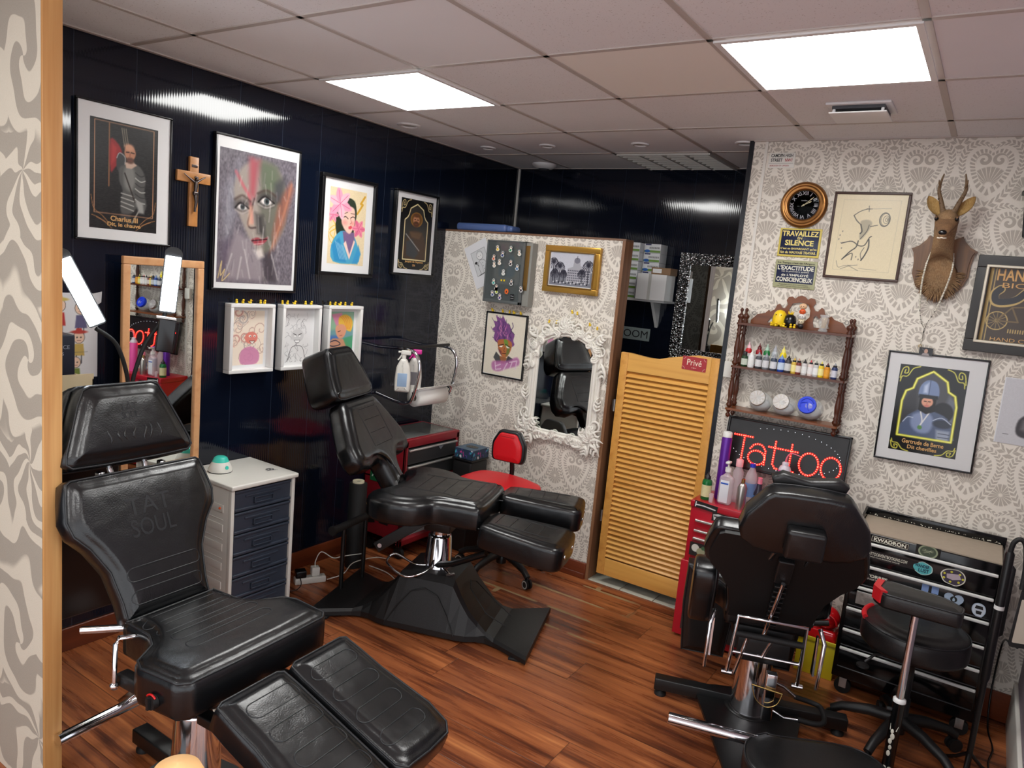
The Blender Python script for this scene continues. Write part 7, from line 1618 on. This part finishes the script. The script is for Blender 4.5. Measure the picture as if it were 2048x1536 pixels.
Mf = lambda x, z: frame((x, yf - .0118, z), (1, 0, 0), (0, 0, 1))
text('maker_lettering', 'STANLEY', M('white_ink'), Mf(-.135, .372), width=.13, height=.018, parent=t, bold=.02)
sticker(.12, .035, (14, 14, 14), [('line', [(.06, .6), (.4, .5), (.9, .6)], (226, 226, 226), .05), ('line', [(.06, .2), (.06, .85)], (226, 226, 226), .04)], frame((-1.07, 3.5575, .719), (1, 0, 0), (0, 0, 1)) @ RZ(-4), 'black and white torn sticker on the top edge of the red tool chest')
sticker(.12, .045, (16, 16, 16), [('poly', [(.03, .25), (.25, .1), (.97, .3), (.97, .75), (.4, .6), (.1, .9)], (206, 206, 204)), ('line', [(.1, .45), (.9, .5)], (20, 20, 20), .05)], frame((-.975, 3.5635, .676), (1, 0, 0), (0, 0, 1)) @ RZ(-3), 'white lettered sticker above the top drawer of the red tool chest')
sticker(.10, .07, (24, 24, 22), [('ell', .3, .4, .2, .2, (206, 206, 196)), ('ell', .6, .6, .22, .2, (150, 150, 120)), ('ell', .7, .3, .1, .1, (60, 90, 60))], frame((-1.075, 3.5555, .487), (1, 0, 0), (0, 0, 1)), 'camouflage patterned sticker low on the red tool chest')
# bottles and cans on the red chest (top at .738)
ZT = .738
t = bottle('soap_bottle', 'green soap bottle with a black cap at the left end of the red chest', 'bottle', (-1.100, 3.625, ZT), .025, .145, M('green_soap', (16, 110, 52), .12, alpha=.85), blk, kind='dropper', labc=(214, 208, 160))
t = thing('aerosol_can', 'tall purple aerosol can with white cap on the red chest', 'can', (-1.052, 3.70, ZT)); b = MB(); b.lathe([(.024, 0), (.026, .006), (.026, .32), (.022, .328)], n=22); b.build('can', t, mat=M('purple_metal', (96, 36, 150), .3, .3)); b = MB(); b.lathe([(.024, .328), (.024, .352), (.018, .356)], n=20); b.build('cap', t, mat=wht)
t = thing('pump_bottle', 'clear pump bottle with a white printed label on the red chest', 'bottle', (-1.000, 3.615, ZT))
clr = M('clear_gel', (232, 214, 220), .05, alpha=.40)
b = MB(); b.rbox(-.036, .036, -.022, .022, 0, .150, .018); b.lathe([(.024, .148), (.012, .162), (.012, .172)], n=16); b.build('bottle', t, mat=clr)
b = MB(); b.rbox(-.024, .020, -.0235, -.0225, .014, .128, .001); b.build('bottle_label', t, mat=M('label_white', (222, 224, 230), .5)); b = MB(); b.rbox(-.022, .016, -.0242, -.0232, .108, .116, .0005); b.build('blue_band', t, mat=P((40, 90, 190)))
b = MB(); b.lathe([(.015, .170), (.015, .192), (.006, .194), (.005, .214)], n=14); b.rbox(-.010, .012, -.034, .008, .214, .226, .004); b.cyl((0, 0, .17), (.004, 0, .03), .0025); b.build('pump', t, mat=wht)
t = thing('spray_can', 'brushed silver bottle with a gold cap on the red chest', 'bottle', (-.915, 3.60, ZT)); b = MB(); b.lathe([(.022, 0), (.0235, .005), (.0235, .112), (.016, .128), (.009, .134)], n=22); b.build('bottle', t, mat=M('brushed_alu', (190, 184, 178), .3, .9)); b = MB(); b.lathe([(.0095, .134), (.0095, .154)], n=14); b.build('cap', t, mat=M('brass', (214, 180, 110), .25, 1))
t = thing('pink_flask', 'translucent bottle glowing pink from the sign, behind the pump bottle', 'bottle', (-.975, 3.715, ZT)); b = MB(); b.lathe([(.026, 0), (.028, .006), (.027, .16), (.016, .180), (.016, .186)], n=20); b.build('bottle', t, mat=clr); b = MB(); b.lathe([(.018, .186), (.018, .222), (.010, .226)], n=16); b.build('cap', t, mat=P((236, 170, 176)))
t = thing('clear_bottle', 'clear bottle with blue cap and label behind the silver bottle', 'bottle', (-.905, 3.705, ZT)); b = MB(); b.lathe([(.028, 0), (.030, .006), (.030, .14), (.024, .168), (.012, .196), (.012, .2)], n=20); b.build('bottle', t, mat=clr); b = MB(); b.lathe([(.014, .2), (.014, .216)], n=14); b.build('cap', t, mat=P((40, 60, 190))); MB().lathe([(.0305, .05), (.0305, .12)], n=20, cap=False).build('bottle_label', t, mat=P((120, 150, 200)))
t = thing('small_dropper', 'small dark bottle with a pink cap and blue label beside the squeeze bottle', 'bottle', (-.850, 3.66, ZT)); b = MB(); b.lathe([(.022, 0), (.023, .005), (.023, .085), (.014, .110), (.013, .135)], n=18); b.build('bottle', t, mat=M('smoke_plastic', (50, 46, 60), .2)); MB().lathe([(.0235, .02), (.0235, .075)], n=18, cap=False).build('bottle_label', t, mat=P((60, 130, 200))); b = MB(); b.lathe([(.012, .135), (.011, .165)], n=14); b.build('cap', t, mat=P((226, 130, 150)))
t = thing('squeeze_bottle', 'pink squeeze bottle with a bent nozzle in front of the light sign', 'bottle', (-.742, 3.655, ZT)); b = MB(); b.lathe([(.028, 0), (.029, .006), (.029, .230), (.024, .241)], n=22); b.build('bottle', t, mat=M('pink_plastic', (240, 90, 170), .25)); b = MB(); b.lathe([(.0294, .231), (.024, .247), (.013, .257)], n=20); b.lathe([(.016, .253), (.016, .268), (.010, .272)], n=16); b.build('neck', t, mat=P((206, 196, 206))); b = MB(); b.tube(spl([(0, 0, .268), (.002, 0, .290), (.012, 0, .312), (.03, 0, .318), (.062, 0, .312)], 5, False), .0040, 8, taper=[1.3 - .04 * k for k in range(21)]); b.build('bent_nozzle', t, mat=P((236, 110, 130)))
t = thing('small_cup', 'tiny clear plastic cup beside the green soap bottle', 'cup', (-1.062, 3.595, ZT)); b = MB(); b.lathe([(.010, 0), (.012, .045)], n=14, cap=False); b.lathe([(.010, .001), (.001, .001)], n=12); b.build('cup', t, mat=clr)
# black drawer chest with stickers
KB = M('gloss_black', (12, 12, 13), .12); KM = M('tray_mat', (170, 156, 138), .6, var=.08, bscale=30)
t = thing('black_tool_chest', 'wide black tool chest on wheels with white trimmed drawers and stickers', 'tool chest', (-.095, 3.69, 0))
x0, x1, yf, yb = -.285, .285, -.15, .145
b = MB(); b.rbox(x0, x1, yf, yb, .09, .795, .005); b.rbox(x0, x1, yb - .014, yb, .79, .842, .003); b.rbox(x0, x0 + .010, yf, yb, .79, .812, .003); b.rbox(x1 - .010, x1, yf, yb, .79, .812, .003)
b.add([(x0, yb, .842), (x0, yb - .014, .842), (x0, yf, .800), (x0 + .01, yb, .842), (x0 + .01, yb - .014, .842), (x0 + .01, yf, .800), (x0, yf, .79), (x0 + .01, yf, .79), (x0, yb, .79), (x0 + .01, yb, .79)], [(0, 1, 2, 6, 8), (3, 9, 7, 5, 4), (0, 3, 4, 1), (1, 4, 5, 2)]); b.build('body', t, mat=KB)
b = MB(); b.add([(x0 + .012, yf + .004, .799), (x1 - .012, yf + .004, .799), (x1 - .012, yb - .016, .806), (x0 + .012, yb - .016, .806)], [(0, 1, 2, 3)]); b.box(x0 + .012, x1 - .012, yf + .004, yb - .016, .79, .798); b.build('top_tray', t, mat=KM)
b = MB(); rg = random.Random(4)
for k in range(60): x = rg.uniform(x0 + .02, x1 - .02); b.sph((x, yb - .015, rg.uniform(.810, .816)), rg.uniform(.0012, .003), 6, 4)
o = b.build('glitter', t, mat=M('bead_white')); o['kind'] = 'stuff'
zs_ = [.790, .757, .652, .548, .440, .336, .246, .14]
for k in range(1, 7):
    zt_ = zs_[k] - .004; zb_ = zs_[k + 1] + .004
    b = MB(); b.rbox(x0 + .016, x1 - .016, yf - .010, yf + .01, zb_, zt_ + .0, .003); d_ = b.build('drawer', t, mat=KB)
    b = MB(); b.rbox(x0 + .018, x1 - .018, yf - .021, yf - .007, zt_ - .010, zt_ + .003, .004); b.build('handle_strip', d_, mat=M('strip_white', (226, 226, 222), .25))
    if k > 1: MB().rbox(x0 + .02, x1 - .02, yf - .014, yf - .009, zb_ + .002, zb_ + .007, .002).build('lower_lip', d_, mat=M('dark_lip', (52, 52, 54), .3))
for x in (x0 + .05, x1 - .05):
    for y in (yf + .05, yb - .05):
        b = MB(); b.cyl((x, y - .012, .036), (x, y + .012, .036), .036, n=20); c_ = b.build('caster', t, mat=M('black_rubber')); MB().rbox(x - .018, x + .018, y - .018, y + .018, .074, .092, .003).rbox(x - .016, x + .016, y - .018, y - .013, .03, .08, .002).build('caster_fork', c_, mat=ST)
b = MB(); b.tube([(x1 + .004, yf - .02, .81), (x1 + .02, yf - .03, .80), (x1 + .02, yf - .03, .52), (x1 + .004, yf - .01, .50)], .014, 8); b.build('push_handle', t, mat=M('black_rubber'))
KF = lambda x, z, r=0, o_=.0115: frame((x, 3.69 + yf - o_, z), (1, 0, 0), (0, 0, 1)) @ RZ(r)
t2 = thing('maker_sticker', 'black rounded sticker reading Kwadron on the black tool chest', 'sticker'); t2.matrix_world = frame((-.236, 3.69 + yf - .001, .775), (1, 0, 0), (0, 0, 1))
MB().prism(rpoly([(-.075, -.0135), (.075, -.0135), (.075, .0135), (-.075, .0135)], .004), 0, .001).build('card', t2, mat=KB)
text('lettering', 'KWADRON', M('white_ink'), T(0, 0, .0016), width=.128, height=.016, parent=t2, bold=.03)
b = MB(); rp = rpoly([(-.072, -.0115), (.072, -.0115), (.072, .0115), (-.072, .0115)], .003); b.tube([(x, y, .0012) for x, y in rp], .0007, 4, closed=True); b.build('outline', t2, mat=M('white_ink'))
t2 = thing('booking_sticker', 'long black sticker with white web address on the upper drawer', 'sticker'); t2.matrix_world = KF(-.215, .705, 0)
MB().box(-.105, .10, -.019, .019, 0, .0008).build('card', t2, mat=M('board_black')); text('lettering', 'TATTOOEVENTBOOKING.COM', M('white_ink'), T(-.022, .004, .001), width=.16, height=.014, parent=t2, bold=.01); text('lettering', 'MAKE YOUR BOOKING ONLINE', M('white_ink'), T(-.03, -.010, .001), width=.12, height=.005, parent=t2)
A = Art(.11, .075, (14, 16, 14), 90); A.ell(.5, .5, .40, .42, (150, 160, 130), 2); A.ell(.5, .5, .33, .34, (70, 82, 66), 2); rg = random.Random(1)
for k in range(10): A.line([(rg.uniform(.25, .75), rg.uniform(.3, .7)), (rg.uniform(.25, .75), rg.uniform(.3, .7))], (176, 180, 150), .02, .8)
tag(A.obj(KF(-.088, .776, 0, .003) @ Matrix.Diagonal((.85, .62, 1, 1)), 'oval_sticker', None, .3), 'oval green and silver sticker near the top of the black tool chest', 'sticker')
def blob(A, c, n=14, s=.9, seed=0):
    rg = random.Random(seed); A.poly([(.5 + .5 * s * math.cos(a) * rg.uniform(.8, 1), .5 + .5 * s * math.sin(a) * rg.uniform(.8, 1)) for a in np.linspace(0, 2 * PI, n + 1)[:-1]], c, 1.5, sp=3)
def blobsticker(w_, h_, Mx, label, c1, c2, extra, seed=0, name='sticker'):
    t = thing(name, label, 'sticker'); t.matrix_world = Mx; rg = random.Random(seed)
    pts = spl([(w_ / 2 * math.cos(a) * rg.uniform(.82, 1), h_ / 2 * math.sin(a) * rg.uniform(.82, 1)) for a in np.linspace(0, 2 * PI, 12)[:-1]], 3)
    MB().prism(pts, 0, .0006).build('backing', t, mat=P(c1)); MB().prism([(x * .9, y * .9) for x, y in pts], .0006, .0010).build('print', t, mat=P(c2))
    for nm, e, mt in extra: e.build(nm, t, mat=mt)
    return t
s_ = blobsticker(.085, .060, KF(-.095, .702), 'teal cloud shaped sticker reading Wander Lust', (196, 220, 216), (90, 186, 190), [], 3); text('lettering', 'WANDER', M('navy_ink', (20, 40, 70), .5), T(-.004, .009, .0012), width=.056, height=.014, parent=s_, bold=.03); text('lettering', 'LUST', M('navy_ink'), T(.004, -.010, .0012), width=.04, height=.016, parent=s_, bold=.03)
q = MB(); q.prism([(-.025, .01), (.02, .018), (.03, -.002), (0, -.012), (-.022, -.008)], .001, .0014); q2 = MB()
for k in range(7): a = k * .9; q2.lathe([(.005, .001), (.004, .0016)], T(.036 * math.cos(a), .022 * math.sin(a), 0), 8)
blobsticker(.098, .078, KF(.018, .697), 'white and yellow edged sticker with a dark portrait on the upper drawer', (224, 222, 206), (60, 52, 70), [('face', q, P((186, 170, 180))), ('yellow_spots', q2, P((206, 200, 60)))], 5)
t2 = thing('heart_sticker', 'pale blue heart sticker on the third drawer', 'sticker'); t2.matrix_world = KF(.035, .600)
hp = [(.036 * math.sin(a) ** 3, .0026 * (13 * math.cos(a) - 5 * math.cos(2 * a) - 2 * math.cos(3 * a) - math.cos(4 * a)) * .9) for a in np.linspace(0, 2 * PI, 30)[:-1]]
MB().prism(hp, 0, .0008).build('backing', t2, mat=P((166, 184, 206))); MB().lathe([(.013, .0008), (.013, .0012)], T(0, .004, 0), 20).build('portrait', t2, mat=blk); MB().prism([(-.004, -.004), (.004, -.004), (.005, .004), (0, .012), (-.005, .004)], .0012, .0016).build('face', t2, mat=P((170, 190, 206)))
q = MB(); q.prism([(-.015, .004), (.015, .004), (.012, .018), (-.012, .018)], .001, .0014); q.prism([(-.008, -.018), (.010, -.018), (.012, -.004), (-.010, -.004)], .001, .0014)
blobsticker(.058, .068, KF(.128, .588), 'pale blue bearded face sticker at the right of the third drawer', (176, 192, 212), (206, 214, 226), [('dark_marks', q, blk)], 8)
t2 = thing('blue_sticker', 'small light blue rectangular sticker above the stool', 'sticker'); t2.matrix_world = KF(-.055, .622, 0); MB().box(-.032, .032, -.018, .018, 0, .0008).build('card', t2, mat=P((130, 156, 206))); MB().prism([(-.006, -.018), (.006, -.018), (.005, .012), (-.005, .012)], .0008, .0012).build('figure', t2, mat=blk)
t2 = thing('partner_sticker', 'white lettered sticker at the left of the third drawer', 'sticker'); t2.matrix_world = KF(-.262, .602, 0); MB().box(-.05, .05, -.016, .016, 0, .0006).build('card', t2, mat=M('board_black')); text('lettering', 'TORRES', M('white_ink'), T(0, .005, .0008), width=.085, height=.014, parent=t2, bold=.04); text('lettering', 'PARTNER', M('white_ink'), T(0, -.010, .0008), width=.07, height=.007, parent=t2)
# silver foil parcel on the open fourth drawer
t = thing('foil_wrap', 'crumpled silver foil pattern sticker on the fourth drawer', 'sticker'); t.matrix_world = KF(-.270, .495, 0, .0120)
MB().rbox(-.06, .07, -.030, .030, 0, .004, .002).build('foil', t, mat=M('foil', (190, 186, 180), .3, .7, bump=1, bscale=70, var=.4))
# round stool
t = thing('round_stool', 'round black wheeled stool in front of the black tool chest', 'stool', (-.075, 3.285, 0))
circ_ = [(.198 * math.cos(a), .198 * math.sin(a)) for a in np.linspace(0, 2 * PI, 49)[:-1]]
b = MB(); b.cushion(circ_, .440, .545, .035, .012); st_ = b.build('seat', t, mat=LE2); q = MB(); q.tube([(.192 * math.cos(a), .192 * math.sin(a), .536) for a in np.linspace(2.7, 3.5, 10)], .011, 8); q.build('red_patch', st_, mat=M('red_vinyl')); MB().tube([(x * .975, y * .975, .532) for x, y in circ_], .0025, 6, closed=True).build('piping', st_, mat=SEAM)  # short red arc on the left rim of the seat
b = MB(); b.lathe([(.03, .07), (.03, .22), (.024, .22), (.024, .42), (.09, .435), (.09, .441)], n=20); b.build('gas_lift', t, mat=M('black_metal')); b = MB(); b.tube([(0, -.02, .415), (-.12, -.10, .405), (-.15, -.12, .37)], .006, 8); b.lathe([(.024, -.004), (.024, .004)], T(-.155, -.125, .355), 14); b.build('height_lever', t, mat=M('black_plastic'))
starbase(t, .252, ph=3.14, rw=.028)
# arm rest on a pole
t = thing('armrest_stand', 'black padded armrest on a chrome pole in front of the round stool', 'armrest stand', (-.078, 3.02, 0))
Mp = T(.0, .045, 0) @ RZ(-4)
pad('pad', rpoly([(-.150, .055), (-.115, .085), (.075, .075), (.150, .02), (.150, -.055), (-.105, -.085), (-.150, -.035)], .02), .675, .735, .016, t, Mp, .004, mat=LE2)
MB().prism([(-.152, -.034), (-.118, -.076), (-.096, -.070), (-.128, -.030), (-.128, .052), (-.152, .050)], .690, .7405, Mp).build('red_end', t, mat=M('red_vinyl'))  # red slab along the left end of the pad
MB().cyl((0, 0, .33), (0, .01, .68), .0135, n=18).build('pole', t, mat=CH); MB().lathe([(.0225, .325), (.0225, .337), (.014, .340)], n=20).build('collar', t, mat=WF)
MB().lathe([(.021, .02), (.021, .326)], n=20).build('sleeve', t, mat=KB); b = MB(); b.cyl((-.02, 0, .285), (-.038, -.004, .285), .009); b.build('clamp_knob', t, mat=M('black_plastic'))
MB().rbox(-.09, .09, -.24, .025, 0, .014, .004).build('base', t, mat=M('black_metal'))
b = MB()
for a, z, r in ((0, .21, .010), (.3, .19, .013), (-.2, .17, .012), (.1, .145, .010), (-.1, .12, .012)): b.sph((-.004 + .010 * a, -.0205, z), r, 8, 6, sc=(.6, .12, 1))
b.tube([(-.012, -.019, .215), (-.014, -.018, .24)], .002, 5, taper=(1, .2)); b.tube([(.008, -.021, .215), (.014, -.018, .236)], .002, 5, taper=(1, .2)); b.build('white_print', t, mat=M('white_ink'))
text('lettering', 'RG', M('white_ink'), frame((0, -.0215, .055), (1, 0, 0), (0, 0, 1)), width=.028, height=.026, parent=t, bold=.04)
# unlit LED lamp on a pole
t = thing('led_pole_lamp', 'black pole lamp with an unlit pale LED panel at the right edge', 'lamp', (.180, 3.27, 0))
MB().lathe([(.011, 0), (.011, .40), (.016, .42), (.016, .92), (.012, .93)], n=18).build('pole', t, mat=M('black_metal')); b = MB(); b.tube(spl([(0, 0, .92), (.004, 0, .965), (.022, 0, .985), (.042, 0, .965), (.055, 0, .88), (.056, -.01, .80)], 5, False), .009, 8); b.build('gooseneck', t, mat=M('black_rubber'))
MB().lathe([(.017, .70), (.017, .715)], n=18).build('white_band', t, mat=WF)
Mh = frame((.078, -.02, .690), (1, .1, 0), (-.03, 0, 1)); b = MB(); b.prism(rpoly([(-.030, -.115), (.040, -.105), (.040, .105), (-.020, .115)], .014), -.014, 0, Mh); lh = b.build('lamp_head', t, mat=M('black_plastic')); MB().prism(rpoly([(-.021, -.095), (.030, -.088), (.030, .070), (-.016, .078)], .006), 0, .0015, Mh).build('led_panel', lh, mat=M('led_off', (196, 186, 170), .4))
for a in (.4, 2.5, 4.6): MB().tube([(0, 0, .10), (.05 * math.cos(a), .05 * math.sin(a), .05), (.11 * math.cos(a), .11 * math.sin(a), .008)], .007, 8).build('tripod_leg', t, mat=M('black_metal'))
tag(MB().tube(spl([(.262, 3.30, .56), (.25, 3.5, .50), (.245, 3.78, .38), (.242, 3.80, .14), (.25, 3.72, .012), (.27, 3.55, .006), (.255, 3.4, .006), (.28, 3.1, .006)], 8, False), .004, 6).build('black_cable', mat=BF), 'black cable hanging from the unlit lamp down to the floor', 'cable')
# yellow crate with red case
t = thing('yellow_crate', 'yellow plastic crate on the floor between chair and black chest', 'crate', (-.475, 3.74, 0))
yc = M('crate_yellow', (206, 186, 30), .4); b = MB(); b.prism(rpoly([(-.085, -.08), (.085, -.08), (.085, .08), (-.085, .08)], .012), .0, .006)
for q in ((-.088, .088, -.086, -.080), (-.088, .088, .080, .086), (-.088, -.082, -.08, .08), (.082, .088, -.08, .08)): b.rbox(q[0], q[1], q[2], q[3], 0, .185, .002)
b.rbox(-.092, .092, -.092, -.084, .170, .190, .003); b.build('tub', t, mat=yc)
t = thing('red_bag', 'glossy red plastic container lid leaning out of the yellow crate', 'container', (-.470, 3.745, .008)); b = MB(); b.rbox(-.065, .070, -.062, .065, 0, .215, .018); b.sph((.01, -.015, .27), .062, 18, 12, sc=(1, .8, .95)); b.tube([(.055 * math.cos(a) + .01, -.067, .26 + .045 * math.sin(a)) for a in np.linspace(0, PI, 9)], .006, 6); b.build('shell', t, mat=M('glossy_red', (206, 22, 28), .18, coat=.4))
# out-of-focus wooden post top in the near foreground
t = thing('wooden_post', 'rounded pale wooden post top, blurred, at the bottom edge near the viewer', 'post', (-.775, .50, 0)); b = MB(); b.lathe([(.028, 0), (.028, .98), (.040, 1.0), (.050, 1.05), (.045, 1.09), (.028, 1.126), (.001, 1.134)], n=30); b.build('post', t, mat=M('pale_wood', (214, 168, 112), .5))
